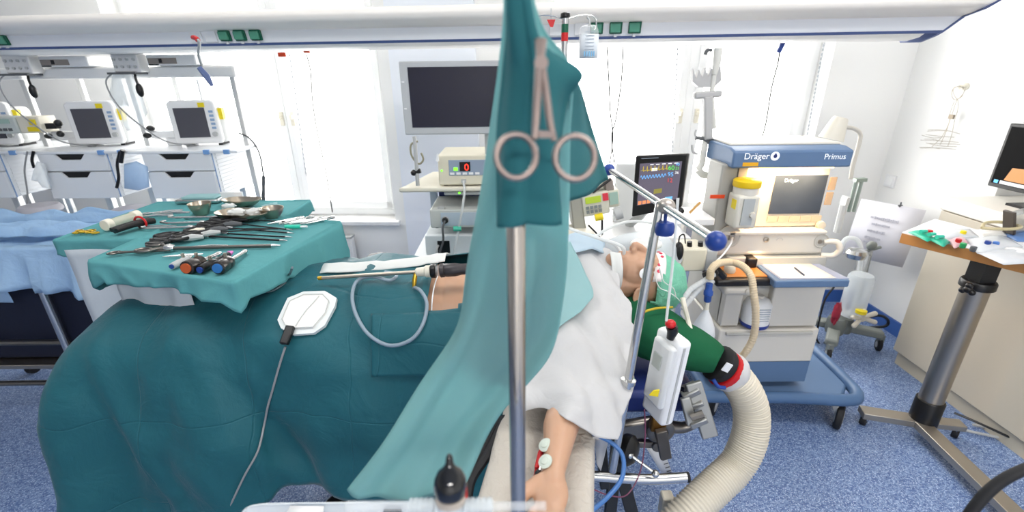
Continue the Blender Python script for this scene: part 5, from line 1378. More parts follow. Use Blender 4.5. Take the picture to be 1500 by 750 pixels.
t, y = device('video_processor', 'slim grey processor hanging under the upper shelf with a green light', L(650, 290).x, L(650, 290).x + .32, z3, z2, mt=GREYP)
MB().ball((L(672, 280).x, y - .001, (z2 + z3) / 2 + .008), .006).build('green_led', mat('green_led', '7cff30', .5, emit=1.2), t)
zz1 = L(640, 309).z; zz0 = L(640, 338).z + .002
t, y = device('light_source', 'grey light source with a black round plug in its front', L(629, 320).x, L(629, 320).x + .36, zz0, zz1, mt=mat('device_grey', 'c3c6c2', .5))
MB().bb((L(645, 320).x, y - .003, zz0 + .02), (L(645, 320).x + .25, y, zz1 - .015)).build('front_panel', mat('panel_pale', 'b5c3cf', .4), t, bevel=.001)
c = V((L(652, 325).x, y - .002, (zz0 + zz1) / 2)); MB().lathe([(.012, 0), (.016, .006), (.016, .02), (.01, .026), (0, .026)], c, (0, -1, 0)).build('plug', BLACK, t)
MB().lathe([(.018, 0), (.02, .003), (.018, .005)], c, (0, -1, 0)).build('socket_ring', GREYP, t)
MB().bb((L(640, 312).x, y + .01, zz1), (L(650, 312).x, y + .04, zz1 + .012)).build('top_knob', GREYP, t)
zc0 = zs_ + .002; zc1 = L(640, 347).z
t, y = device('camera_control_unit', 'white camera control unit with a dark port, lowest in the stack', L(622, 360).x, L(622, 360).x + .38, zc0, zc1, mt=mat('device_white', 'd5dbdd', .5))
MB().bb((L(640, 358).x, y - .003, zc0 + .02), (L(658, 358).x, y, zc1 - .03)).build('dark_port', BLACK, t)
m = MB().tube(smooth_path([c + V((0, -.026, 0)), c + V((-.01, -.05, -.03)), c + V((-.012, -.05, -.1)), L(644, 372, YT - .03), L(645, 392, YT - .03)]), .006)
one('device_cable', 'black cable hanging from the light source plug', 'cable', m, DGREY)
m = MB().tube(smooth_path([L(642, 360, YT + .01), L(640, 364, YT - .02), L(638, 380, YT - .03), L(637, 395, YT - .03)]), .006)
one('device_cable', 'grey cable hanging from the camera control unit port', 'cable', m, GREYP)
m = MB().tube(smooth_path([V((x0 + .127, YT + .01, pz + H * .18)), L(680, 285, YT - .03), L(673, 330, YT - .03), L(665, 370, YT - .03), L(660, 395, YT - .03)]), .006)
gt = one('gas_tube', 'white gas tube hanging from the insufflator', 'tube', m, MILK)
p = L(670, 335, YT - .03); MB().tube([p + V((-.02, 0, 0)), p + V((.02, 0, 0))], .014).build('green_filter', mat('green_filter', '4fc0a4', .4), gt)
# dark bag on the floor by the radiator, seen over the drape
p = at(560, 388, y=2.72)
m = MB().ball((p.x, p.y, p.z - .05), (.15, .12, .12), 26, 16, fn=lambda q: q * (1 + .28 * noise.noise(q * 2.6)))
bs = thing('rubbish_sack', 'grey crumpled sack on a bin below the first window', 'sack', (p.x, p.y, 0)); m.build('sack', mat('sack_grey', '4b4a4c', .45, bump=(30, .5, .01)), bs)
MB().lathe([(.11, 0), (.13, .01), (.14, p.z - .12), (.15, p.z - .10)], (p.x, p.y, 0)).build('bin', GREYP, bs)
MB().ball((p.x + .04, p.y - .1, p.z - .03), (.03, .02, .035)).build('white_paper', WHITE, bs)

# ================================================================ drip stand with bottle, syringe pumps, black monitor
ys = 1.95
st = thing('infusion_stand', 'infusion stand with a striped black-capped tip beside the curtain', 'infusion stand', (at(827, 60, y=ys).x, ys, 0))
sx = at(827, 60, y=ys).x; zt2 = at(827, 18, y=ys).z
MB().tube([(sx, ys, .05), (sx, ys, zt2 - .10)], .013, n=16).build('pole', STEEL, st)
z = zt2 - .10
for k, (hh, mt) in enumerate(((.03, RED), (.03, GREEN), (.025, STEEL))):
    MB().tube([(sx, ys, z), (sx, ys, z + hh)], .0135, n=16).build('colour_ring', mt, st); z += hh
MB().lathe([(.014, 0), (.019, .004), (.018, .016), (.008, .02), (0, .02)], (sx, ys, z - .005)).build('black_cap', BLACK, st)
m = MB()
for dx in (-.12, .12):
    m.tube(smooth_path([(sx, ys, z - .01), (sx + dx * .5, ys, z + .005), (sx + dx * .9, ys, z + .0), (sx + dx, ys, z - .03), (sx + dx * .93, ys, z - .045)]), .0028, n=7)
m.build('hook', STEEL, st)
m = MB()
for k in range(5):
    a = 2 * math.pi * k / 5; m.bar((sx, ys, .1), (sx + .26 * math.cos(a), ys + .26 * math.sin(a), .07), .03, .025)
m.build('foot_star', GREYP, st)
p = at(862, 62, y=ys); zb1 = at(862, 38, y=ys).z; zb0 = at(862, 92, y=ys).z
iv = thing('infusion_bottle', 'clear upside-down infusion bottle hanging from the striped stand', 'bottle', (p.x, ys, zb0 - .05))
MB().lathe([(.010, -.05), (.011, -.025), (.020, -.02), (.036, 0), (.038, .02), (.038, zb1 - zb0 - .02), (.030, zb1 - zb0), (.01, zb1 - zb0 + .004), (0, zb1 - zb0 + .004)], (p.x, ys, zb0), n=24).build('bottle', CLEAR, iv)
m = MB(); hh = zb1 - zb0
for sgn in (1,):
    rows = [[(p.x + .0386 * math.sin(R(a)), ys - .0386 * math.cos(R(a)), zb0 + z) for a in range(-70, 71, 10)] for z in (.015, hh - .03)]
    m.grid([[V(q) for q in r] for r in rows])
m.build('label', mat('bottle_label', 'dbe2e8', .6), iv, solid=.0008)
m = MB()
for k in range(6): m.bb((p.x - .02, ys - .0405, zb0 + hh * .35 + k * .012), (p.x + .015, ys - .0395, zb0 + hh * .35 + k * .012 + .002))
m.build('label_print', mat('print_grey', '9aa4b0', .6), iv)
m = MB()
for k in range(5): m.bb((p.x - .022 + k * .009, ys - .0405, zb0 + .022), (p.x - .017 + k * .009, ys - .0395, zb0 + .040))
m.build('blue_print', mat('print_blue', '7fb4d8', .6), iv)
MB().tube(smooth_path([(p.x, ys, zb1), (p.x, ys, zb1 + .02), (p.x - .01, ys, zb1 + .03)]), .004).build('hanger', GREYP, iv)
m = MB().tube([(p.x, ys, zb0 - .055), (p.x, ys, zb0 - .12)], .009); m.tube(smooth_path([(p.x, ys, zb0 - .12), (p.x - .02, ys, zb0 - .3), (p.x - .03, ys + .05, zb0 - .6), (p.x + .01, ys + .1, zb0 - .75)]), .002, n=6)
m.build('drip_chamber', MILK, iv)

yp = 1.98
def syringe_pump(name, corners, label, tilt, big):
    (ax_, ay_), (bx_, by_) = corners
    a, b = at(ax_, ay_, y=yp), at(bx_, by_, y=yp)
    t = thing(name, label, 'pump', V(((a.x + b.x) / 2, yp, b.z)), 'syringe pumps stacked beside the curtain')
    M = Matrix.Rotation(R(tilt), 3, 'Y'); c = (a + b) / 2; w_ = abs(b.x - a.x); h_ = abs(a.z - b.z)
    def bx3(x0, x1, z0, z1, y0, y1, nm, mt, bev=0):
        MB().box(c + M @ V(((x0 + x1 - 1) / 2 * w_, (y0 + y1) / 2, (z0 + z1 - 1) / 2 * h_)), (abs(x1 - x0) * w_, abs(y1 - y0), abs(z1 - z0) * h_), M).build(nm, mt, t, bevel=bev)
    if big:
        bx3(0, .26, -.1, 1.0, 0, .14, 'side_housing', mat('pump_dark', 'a09f94', .5), .006)
        bx3(.24, .78, .30, 1, -.01, .14, 'housing', mat('pump_ivory', 'cfcdbd', .5), .006)
        bx3(.30, .62, .70, .90, -.014, -.008, 'display', mat('lcd_green', 'a9c03a', .3, emit=.15), .001)
        for i in range(4):
            for k in range(2): bx3(.30 + i * .085, .36 + i * .085, .40 + k * .13, .49 + k * .13, -.015, -.009, 'key', mat('key_grey', '7c8484', .5))
        bx3(.66, .77, .72, .94, -.014, -.006, 'red_button', mat('button_red', 'd83a4a', .4))
        bx3(.77, 1.0, .45, .98, -.004, .13, 'drive_head', mat('pump_ivory', 'cfcdbd', .5), .006)
        bx3(.80, .97, .55, .92, -.009, -.003, 'keypad', mat('keypad_green', '9db8ac', .4))
        p0 = c + M @ V((-.1 * w_, -.02, -.26 * h_)); p1 = c + M @ V((.46 * w_, -.02, -.20 * h_))
        MB().tube([p0, p1], .011, n=14).build('syringe', CLEAR, t)
        pm = p0.lerp(p1, .1); MB().tube([pm, pm.lerp(p1, .32)], .016, n=16).build('yellow_plunger_clamp', YEL, t)
        MB().tube([p1 + V((-.02, 0, -.01)), p1 + V((.01, 0, -.0))], .028, n=16).build('syringe_end', GREYP, t)
    else:
        bx3(0, .9, 0, 1, .02, .16, 'housing', mat('pump_dark', 'a09f94', .5), .006)
        bx3(.1, .75, .2, .8, .012, .02, 'panel', mat('pump_ivory', 'cfcdbd', .5))
        bx3(.8, 1.05, -.2, .9, .0, .13, 'drive_head', mat('pump_brown', '8e847c', .5), .006)
    return t
syringe_pump('syringe_pump', ((838, 282), (906, 328)), 'cream syringe pump with yellow-green display and yellow clamp', -9, True)
syringe_pump('syringe_pump', ((846, 266), (896, 282)), 'upper syringe pump hidden mostly by the curtain corner', -9, False)
p = at(862, 278, y=1.9); 
m = MB().tube([at(868, 282, y=1.97), at(895, 262, y=1.97)], .006); one('black_strap', 'black lever between the two syringe pumps', 'lever', m, BLACK)
# white bench under the pumps and black monitor with a small device
bch = thing('anaesthesia_bench', 'white bench carrying the pumps and monitor behind the patient', 'bench', (.45, 2.2, 0))
zb_ = at(900, 345, y=2.0).z
MB().bb((.10, 1.96, zb_ - .03), (.82, 2.42, zb_)).build('worktop', WHITE, bch, bevel=.005)
m = MB().bb((.13, 2.0, .08), (.80, 2.40, zb_ - .03)); m.build('cabinet', WHITE, bch)
for k in range(3): MB().bb((.14, 1.992, .12 + k * .26), (.79, 2.0, .36 + k * .26)).build('drawer', mat('drawer_white', 'e2e3e2', .4), bch, bevel=.002)
m = MB().bb((.13, 2.0, .0), (.80, 2.38, .08)); m.build('plinth', DGREY, bch)
MB().bb((at(848, 300, y=2.1).x, 2.1, zb_), (at(848, 300, y=2.1).x + .03, 2.13, zb_ + .32)).build('pump_post', STEEL, bch)
a, b = at(905, 240, y=2.2), at(930, 340, y=2.2)
MB().bb((a.x, 2.2, zb_), (a.x + .10, 2.24, a.z)).build('light_panel', mat('pale_panel', 'dadcdc', .5), bch, bevel=.006)
a, b = at(838, 343, y=1.90), at(861, 368, y=1.90)
t = thing('vital_module', 'small white module with a blue lit screen beside the curtain', 'medical device', V((a.x, 1.96, zb_)))
z0_ = b.z; MB().bb((a.x - .06, 1.90, z0_), (b.x + .03, 2.05, a.z)).build('housing', OFFW, t, bevel=.006)
MB().bb((a.x - .05, 1.896, z0_ + .008), (b.x - .002, 1.902, a.z - .010)).build('screen', mat('screen_dark_blue', '23273c', .3), t)
MB().bb((a.x - .01, 1.893, z0_ + .028), (b.x - .02, 1.898, z0_ + .04)).build('readout', mat('led_blue', '4aa0ff', .4, emit=1.2), t)
MB().bb((a.x, 1.92, zb_ - .0), (b.x, 2.04, z0_)).build('stand_block', GREYP, t)
m = MB().tube([at(882, 320, y=2.02), at(882, 348, y=2.02)], .005); m.tube(smooth_path([at(862, 330, y=1.94), at(872, 340, y=1.94), at(880, 350, y=1.94)]), .004); one('pump_line', 'black line hanging from the syringe pump', 'line', m, BLACK)

pm = thing('black_monitor', 'black patient monitor showing coloured vital curves, tilted to the left', 'monitor', at(960, 318, y=1.90))
q = [at(931, 228, y=1.94), at(1009, 225, y=1.84), at(998, 304, y=1.83), at(925, 318, y=1.93)]
ux = (q[1] - q[0]).normalized(); nrm = ux.cross((q[3] - q[0])).normalized(); uy = nrm.cross(ux)
if uy.z < 0: uy = -uy
w_ = (q[1] - q[0]).length; h_ = ((q[0] - q[3]).length + (q[1] - q[2]).length) / 2
o_ = q[3] + (q[0] - q[3]) * .0; uyy = ((q[0] - q[3]).normalized() + (q[1] - q[2]).normalized()).normalized()
nout = ux.cross(uyy).normalized()          # towards the viewer
if nout.y > 0: nout = -nout
def scr(a, b, off=0): return (q[3] * (1 - a) + q[2] * a) * (1 - b) + (q[0] * (1 - a) + q[1] * a) * b + nout * off
def plate_(a0, a1, b0, b1, off0, off1):
    v = [scr(a0, b0, off0), scr(a1, b0, off0), scr(a1, b1, off0), scr(a0, b1, off0), scr(a0, b0, off1), scr(a1, b0, off1), scr(a1, b1, off1), scr(a0, b1, off1)]
    return MB().add(v, [(0, 1, 2, 3), (4, 7, 6, 5), (0, 4, 5, 1), (1, 5, 6, 2), (2, 6, 7, 3), (3, 7, 4, 0)])
plate_(0, 1, 0, 1, 0, -.035).build('case', mat('case_black', '191716', .35), pm, bevel=.006)
plate_(.10, .90, .18, .87, .001, -.004).build('screen', mat('lcd_violet', '6a6270', .25, emit=.22), pm)
plate_(.25, .75, .2, .8, -.035, -.07).build('rear_housing', DGREY, pm, bevel=.01)
mty = mat('trace_yellow', 'd8c020', .5, emit=.45); mtb = mat('trace_blue', '6fb4ea', .5, emit=.45); mtg = mat('trace_green', '5fd858', .5, emit=.45); mtr = mat('trace_red', 'd04848', .5, emit=.45); mtw = mat('trace_white', 'e8e8e8', .5, emit=.45); mto = mat('trace_orange', 'e08a5a', .5, emit=.5)
m = MB(); pts = []
for k in range(7):
    for dx, dy in ((0, 0), (.035, 0), (.045, .07), (.055, -.02), (.065, 0)): pts.append(scr(.13 + k * .075 + dx, .755 + dy, .0016))
m.tube(pts, .0009, n=4); m.build('yellow_trace', mty, pm)
m = MB().tube([scr(.13 + .5 * k / 60, .645 + .03 * math.sin(k * .9), .0016) for k in range(61)], .0012, n=4); m.build('blue_trace', mtb, pm)
plate_(.34, .45, .735, .785, .0015, .001).build('white_field', mtw, pm); plate_(.42, .58, .34, .42, .0015, .001).build('yellow_field', mat('field_olive', '8f8640', .5, emit=.3), pm)
for k in range(5): plate_(.30 + k * .115, .37 + k * .115, .835, .85, .0015, .001).build('menu_label', mtw, pm)
for k in range(3): plate_(.12 + k * .09, .19 + k * .09, .19, .25, .0015, .001).build('orange_key', mto, pm)
plate_(.66, .80, .20, .25, .0015, .001).build('blue_key', mtb, pm)
text('60', 'green_reading', mtg, pm, scr(.655, .735, .002), ux, uyy, .026); text('95', 'blue_reading', mtb, pm, scr(.66, .625, .002), ux, uyy, .024)
text('12', 'red_reading', mtr, pm, scr(.655, .52, .002), ux, uyy, .024); text('40', 'cyan_reading', mtb, pm, scr(.79, .80, .002), ux, uyy, .016); text('21', 'small_green_reading', mtg, pm, scr(.79, .73, .002), ux, uyy, .016); text('36', 'white_reading', mtw, pm, scr(.79, .655, .002), ux, uyy, .016)
plate_(.12, .45, .945, .955, .0008, -.001).build('bezel_print', mat('print_grey', '9aa4b0', .6), pm)
m = MB().tube([scr(.5, .4, -.06), V((scr(.5, 0).x, 2.1, zb_ + .06)), V((scr(.5, 0).x - .04, 2.15, zb_))], .02); m.build('monitor_arm', GREYP, pm)
m = MB().ball(scr(.97, -.06, .0), (.02, .02, .016)); m.tube([scr(.97, -.06), scr(.85, -.02, -.01)], .01); m.build('swivel_knob', BLACK, pm)
# pale box with black knobs and small things right of the cap
a, b = at(1001, 362, y=1.82), at(1040, 392, y=1.82)
t = thing('suction_unit', 'small cream box with two black knobs right of the green cap', 'medical device', V(((a.x + b.x) / 2, 1.88, b.z - .02)))
MB().bb((a.x, 1.82, b.z - .02), (b.x - .02, 1.95, a.z - .008)).build('housing', mat('ivory', 'd9d3bf', .5), t, bevel=.01)
for px in (1010, 1026): MB().cyl(at(px, 361, y=1.85), at(px, 354, y=1.85), .011).build('knob', BLACK, t)
MB().bb((b.x - .02, 1.83, b.z - .02), (b.x + .03, 1.95, a.z - .02)).build('side_block', GREYP, t, bevel=.006)
MB().bb(((a.x + b.x) / 2 - .02, 1.9, b.z - .12), ((a.x + b.x) / 2 + .01, 1.93, b.z - .02)).build('mount_rail', STEEL, t)
m = MB().ball(at(994, 368, y=1.72), (.018, .03, .04)); m.tube(smooth_path([at(994, 356, y=1.72), at(996, 346, y=1.72), at(1002, 344, y=1.72), at(1004, 356, y=1.78)]), .003); one('black_bulb', 'black hand bulb hanging right of the green cap', 'bulb', m, BLACK)
a = at(1008, 316, y=2.05); b = at(1040, 326, y=2.05)
m = MB().bb((a.x - .02, 2.0, b.z), (b.x + .0, 2.2, a.z)); sh = one('small_shelf', 'small white shelf between the black monitor and the anaesthesia machine', 'shelf', m, WHITE, bevel=.006)
MB().bb((a.x + .02, 2.1, .0), (a.x + .05, 2.13, b.z)).build('shelf_post', STEEL, sh)
m = MB().tube([at(1010, 312, y=2.08), at(1026, 296, y=2.08)], .006); o = one('wooden_stick', 'thin orange-tipped stick leaning behind the black monitor', 'stick', m, mat('wood_stick', 'c69a5a', .6))

# ================================================================ white hose holder arm in front of the second window
yh = 2.25
hp_ = lambda px, py: at(px, py, y=yh)
t = thing('hose_holder', 'white jointed hose holder with comb rack in front of the window', 'hose holder', hp_(1030, 262))
WH = mat('holder_white', 'd6d6d0', .45); GH = mat('holder_grey', 'b4b4b4', .45)
MB().tube([hp_(1052, 70), hp_(1050, 92), hp_(1046, 110)], [.018, .018, .012], n=14).build('upper_joint', WH, t, bevel=.003)
MB().tube(smooth_path([hp_(1043, 74), hp_(1036, 74), hp_(1033, 80)]), .007).build('dark_lever', DGREY, t)
m = MB()
poly = []
base_y = 118
xs = [1015, 1020, 1024, 1029, 1033, 1038, 1042, 1047, 1052, 1056]
top = [100, 116, 102, 114, 99, 113, 98, 112, 97, 97]
pts = [hp_(x, y) for x, y in zip(xs, top)] + [hp_(1057, 118), hp_(1046, 128), hp_(1024, 128), hp_(1015, 120)]
m.add(pts + [p + V((0, .03, 0)) for p in pts], [tuple(range(len(pts))), tuple(range(2 * len(pts) - 1, len(pts) - 1, -1))] + [(i, len(pts) + i, len(pts) + (i + 1) % len(pts), (i + 1) % len(pts)) for i in range(len(pts))])
m.build('comb_rack', GH, t)
m = MB().tube([hp_(1046, 110), hp_(1042, 140), hp_(1046, 188)], .012); m.build('rear_arm', WH, t)
m = MB().bar(hp_(1016, 140), hp_(1056, 137), .04, .03); m.build('cross_clamp', GH, t, bevel=.008)
m = MB().bar(hp_(1036, 140), hp_(1036, 204), .04, .045, (0, 1, 0)); m.build('main_arm', GH, t, bevel=.008)
m = MB().bar(hp_(1030, 200), hp_(1042, 208), .03, .03); m.tube([hp_(1019, 202), hp_(1031, 203)], .009); m.build('joint', DGREY, t)
m = MB().tube(smooth_path([hp_(1020, 203), hp_(1018, 196), hp_(1020, 190)]), .004); m.tube(smooth_path([hp_(1022, 226), hp_(1015, 222), hp_(1014, 212)]), .006); m.build('lever', GH, t)
m = MB().tube(smooth_path([hp_(1034, 205), hp_(1031, 220), hp_(1028, 240), hp_(1022, 248)]), [.013, .016], n=12); m.tube(smooth_path([hp_(1022, 248), hp_(1030, 256), hp_(1042, 256), hp_(1056, 250)]), .018, n=12); m.build('elbow', WH, t)

# ================================================================ anaesthesia machine
am = thing('anaesthesia_machine', 'white and blue anaesthesia machine with dark screen, desk and warm worktop light', 'anaesthesia machine', (1.27, 2.2, 0))
YF = 2.02; MW = mat('machine_white', 'd2cec5', .42); MG = mat('machine_grey', 'bcbab2', .45); MC = mat('column_grey', 'a3a29c', .45)
def mb_(x0, y0, z0, x1, y1, z1): return MB().bb((x0, y0, z0), (x1, y1, z1))
XL, XR = .93, 1.53
zh1, zh0 = at(1160, 221, y=1.97).z, at(1160, 246, y=1.97).z
# blue hood with lettering
hx0, hx1 = at(1074, 232, y=1.97).x, at(1249, 232, y=1.97).x
hood = MB().prism([(1.97, zh0), (1.97, zh1), (2.02, zh1 + .012), (2.25, zh1 + .012), (2.25, zh0)], (hx0, 0, 0), (0, 1, 0), (0, 0, 1), hx1 - hx0).build('hood', MBLUE, am, bevel=.008)
mb_(hx0 + .02, 2.06, zh1 + .010, hx1 + .0, 2.30, zh1 + .022).build('top_lid', MW, am, bevel=.006)
lett = mat('lettering_white', 'eef2f8', .5, emit=.25)
text('Dräger', 'logo_lettering', lett, hood, (hx0 + .045, 1.9685, zh0 + .040), (1, 0, 0), (0, 0, 1), .038)
text('Primus', 'model_lettering', lett, hood, (hx1 - .125, 1.9685, zh0 + .036), (1, 0, 0), (0, 0, 1), .034)
c = V((hx0 + .178, 1.969, zh0 + .052)); MB().lathe([(.019, 0), (.019, .002), (0, .002)], c, (0, -1, 0)).build('logo_disc', lett, hood)
MB().lathe([(.008, 0), (.008, .003), (0, .003)], c, (0, -1, 0), 16).build('logo_drop', mat('logo_navy', '1d2f6a', .4), hood); MB().prism([(-.0065, .004), (.0065, .004), (0, .014)], c + V((0, -.003, 0)), (1, 0, 0), (0, 0, 1), .001).build('logo_drop_tip', mat('logo_navy', '1d2f6a', .4), hood)
mb_(hx0 + .045, 1.968, zh0 + .010, hx0 + .112, 1.97, zh0 + .026).build('yellow_sticker', mat('amber_label', 'e0a81e', .5), hood)
# main body
zd = at(1150, 372, y=YF).z                        # underside of the front panel
zl = at(1150, 338, y=YF).z                        # ledge under the screen panel
mb_(hx0 + .05, YF + .05, zl, hx1 - .01, 2.28, zh0).build('screen_housing', MW, am, bevel=.008)
mb_(hx0 + .10, YF + .035, zl + .01, hx1 - .022, YF + .055, zh0 - .005).build('screen_bezel', mat('bezel_ivory', 'd8cdb8', .4), am, bevel=.004)
s0, s1 = at(1126, 300, y=YF + .03), at(1216, 257, y=YF + .03); s0 = V((at(1126, 312, y=YF + .03).x, 0, at(1160, 313, y=YF + .03).z)); s1 = V((at(1213, 260, y=YF + .03).x, 0, at(1160, 257, y=YF + .03).z))
scn = mb_(s0.x, YF + .030, s0.z, s1.x, YF + .037, s1.z).build('screen', mat('grainy_screen', '3c4654', .3, bump=(260, .3, .001), var=.5), am)
text('Dräger', 'screen_lettering', mat('screen_text', 'bfe6ff', .5, emit=.9), scn, (s0.x + .042, YF + .0295, s1.z - .03), (1, 0, 0), (0, 0, 1), .022)
m = MB()
for r_ in range(2): m.bb((s1.x + .015, YF + .031, s0.z + .04 + r_ * .07), (s1.x + .045, YF + .037, s0.z + .10 + r_ * .07))
m.build('side_keys', mat('key_tan', 'b59f84', .5), am)
m = MB()
for k in range(5): m.bb((s0.x + .0 + k * .052, YF + .031, s0.z - .04), (s0.x + .046 + k * .052, YF + .037, s0.z - .012))
m.build('lower_keys', mat('key_tan_light', 'cdbb9f', .5), am)
c = V((at(1206, 332, y=YF).x, YF + .03, at(1206, 332, y=YF).z)); MB().lathe([(.019, 0), (.021, .004), (.019, .02), (0, .022)], c, (0, -1, 0)).build('rotary_knob', mat('bezel_ivory', 'd8cdb8', .4), am)
# lower front panel with round recesses and the ledge
mb_(XL + .0, YF - .02, zd, hx1 + .0, 2.40, zl + .005).build('front_panel', MW, am, bevel=.018, )
mb_(hx0 + .02, YF - .03, zl - .012, hx1 - .01, YF + .05, zl + .006).build('ledge', MW, am, bevel=.006)
for px, py, r_, nm in ((1068, 347, .055, 'port_recess'), (1203, 353, .034, 'side_recess')):
    c = at(px, py, y=YF - .021); MB().lathe([(r_, 0), (r_, .002), (r_ * .9, .003), (r_ * .82, -.0), (0, -.002)], c, (0, -1, 0), 30).build(nm, MG, am)
c = at(1073, 346, y=YF - .024); mb_(c.x - .018, YF - .03, c.z - .02, c.x + .012, YF - .02, c.z + .022).build('gas_port', BRUSH, am, bevel=.004)
c = at(1122, 351, y=YF - .021); MB().lathe([(.013, 0), (.013, .004), (.006, .006), (.006, .004), (0, .004)], c, (0, -1, 0)).build('pressure_port', BRUSH, am)
c = at(1201, 354, y=YF - .021); MB().lathe([(.010, 0), (.009, .005), (0, .005)], c, (0, -1, 0)).build('pressure_port', BRUSH, am)
c = at(1142, 352, y=YF - .021); MB().tube([c + V((.014 * math.cos(math.pi * k / 8), 0, .012 * math.sin(math.pi * k / 8))) for k in range(9)], .001, n=5).build('panel_mark', GREYP, am)
# grey left column with the vaporizer
zt3 = at(1063, 240, y=YF).z
mb_(XL + .005, YF - .01, zl - .02, hx0 + .10, 2.16, zt3).build('left_column', MC, am, bevel=.008)
mb_(XL + .075, YF - .016, zl + .03, XL + .078, YF - .008, zt3 - .01).build('column_joint', DGREY, am)
c = at(1050, 288, y=YF - .012); mb_(c.x - .03, YF - .014, c.z - .008, c.x + .035, YF - .009, c.z + .008).build('orange_label', ORANGE, am)
# vaporizer: yellow cap, clear body, dial
vx = at(1093, 300, y=1.93).x; v0 = at(1090, 333, y=1.93).z; v1 = at(1094, 265, y=1.93).z; H = v1 - v0
vp = MB().bb((vx - .055, 1.90, v0), (vx + .045, 1.995, v0 + H * .72)).build('vaporizer', mat('vapor_body', 'd2cfc4', .3), am, bevel=.012)
MB().lathe([(.052, 0), (.052, .03), (.048, .045)], (vx, 1.955, v0 + H * .70)).build('dial_neck', MW, vp)
MB().lathe([(.055, 0), (.057, .004), (.057, .026), (.05, .032), (0, .034)], (vx, 1.955, v0 + H * .86)).build('yellow_cap', mat('cap_yellow', 'e8c21a', .4), vp)
MB().bb((vx - .030, 1.894, v0 + .02), (vx + .018, 1.90, v0 + H * .66)).build('level_window', mat('window_pane_grey', 'aeb2b2', .2), vp)
MB().bb((vx - .056, 1.91, v0 + H * .42), (vx - .053, 1.95, v0 + H * .62)).build('yellow_label', YEL, vp)
MB().lathe([(.012, 0), (.014, .004), (.012, .016), (0, .017)], (vx + .015, 1.90, v0 + H * .32), (0, -1, 0)).build('filler_knob', MW, vp)
# lower body: absorber tray, cabinets, drawer, plinth, base with casters
zt4 = at(1100, 414, y=1.86).z; zb4 = at(1100, 480, y=1.94).z; zb5 = at(1120, 528, y=1.94).z
xl4, xr4 = 1.02, at(1200, 460, y=1.94).x
mb_(xl4, 1.98, zb4, xr4, 2.56, zd).build('cabinet_body', MG, am, bevel=.006)
xa = at(1131, 440, y=1.94).x
mb_(xa, 1.94, zb4 + .004, xr4, 2.0, zt4 - .01).build('right_cabinet_door', MW, am, bevel=.006)
mb_(xl4, 1.95, zb4 + .004, at(1088, 440, y=1.95).x, 2.0, zt4 - .08).build('left_cabinet_door', MW, am, bevel=.006)
d = mb_(xl4 - .01, 1.925, zb5, xr4 + .012, 2.5, zb4 - .004).build('drawer', MW, am, bevel=.008)
mb_(xl4 + .02, 1.915, zb4 - .03, xr4 - .02, 1.93, zb4 - .012).build('drawer_lip', MG, d, bevel=.004)
mb_(xl4 - .01, 1.93, .22, xr4 + .01, 2.5, zb5).build('plinth', MBLUE, am)
ta = mb_(at(1046, 400, y=1.88).x, 1.84, zt4 - .012, at(1143, 400, y=1.88).x, 2.05, zt4 + .022).build('absorber_tray', mat('tray_black', '1d1a18', .3), am, bevel=.01)
mb_(at(1057, 400, y=1.9).x, 1.87, zt4 + .02, at(1120, 400, y=1.9).x, 2.0, zt4 + .028).build('amber_valve_plate', mat('amber_plate', 'b5763a', .3), ta, bevel=.004)
mb_(at(1062, 420, y=1.85).x, 1.845, at(1085, 434, y=1.85).z, at(1112, 420, y=1.85).x, 2.0, zt4 - .012).build('absorber_housing', MW, am, bevel=.02)
c = at(1096, 427, y=1.843); MB().lathe([(.014, 0), (.014, .004), (.008, .006), (0, .006)], c, (0, -1, 0)).build('pressure_port', MG, am)
c = at(1069, 394, y=1.92); MB().lathe([(.024, 0), (.026, .01), (.022, .03), (.018, .034), (0, .034)], (c.x, 1.92, zt4 + .028)).build('valve_dome', mat('dome_ivory', 'cfc7b4', .4), am)
MB().box((at(1104, 388, y=2.0).x - .03, 1.99, zt4 + .05), (.05, .06, .05)).build('sensor_block', BLACK, am, bevel=.008)
# desk
ds = MB().prism([(at(1140, 412, y=1.78).x, 1.80), (at(1250, 416, y=1.78).x, 1.80), (hx1 - .02, 2.06), (at(1100, 380, y=2.05).x, 2.06)], (0, 0, .835), (1, 0, 0), (0, 1, 0), .035)
zdk = at(1190, 411, y=1.80).z
for i, p in enumerate(ds.v): ds.v[i] = V((p.x, p.y, zdk - .035 + (p.z - .835)))
dk = ds.build('desk', MBLUE, am, bevel=.006)
top = MB().prism([(at(1141, 412, y=1.8).x + .012, 1.812), (at(1249, 416, y=1.8).x - .012, 1.812), (hx1 - .03, 2.05), (at(1104, 380, y=2.05).x, 2.05)], (0, 0, zdk - .001), (1, 0, 0), (0, 1, 0), .003)
top.build('desk_top', mat('desk_pale', '8c98b4', .5), dk)
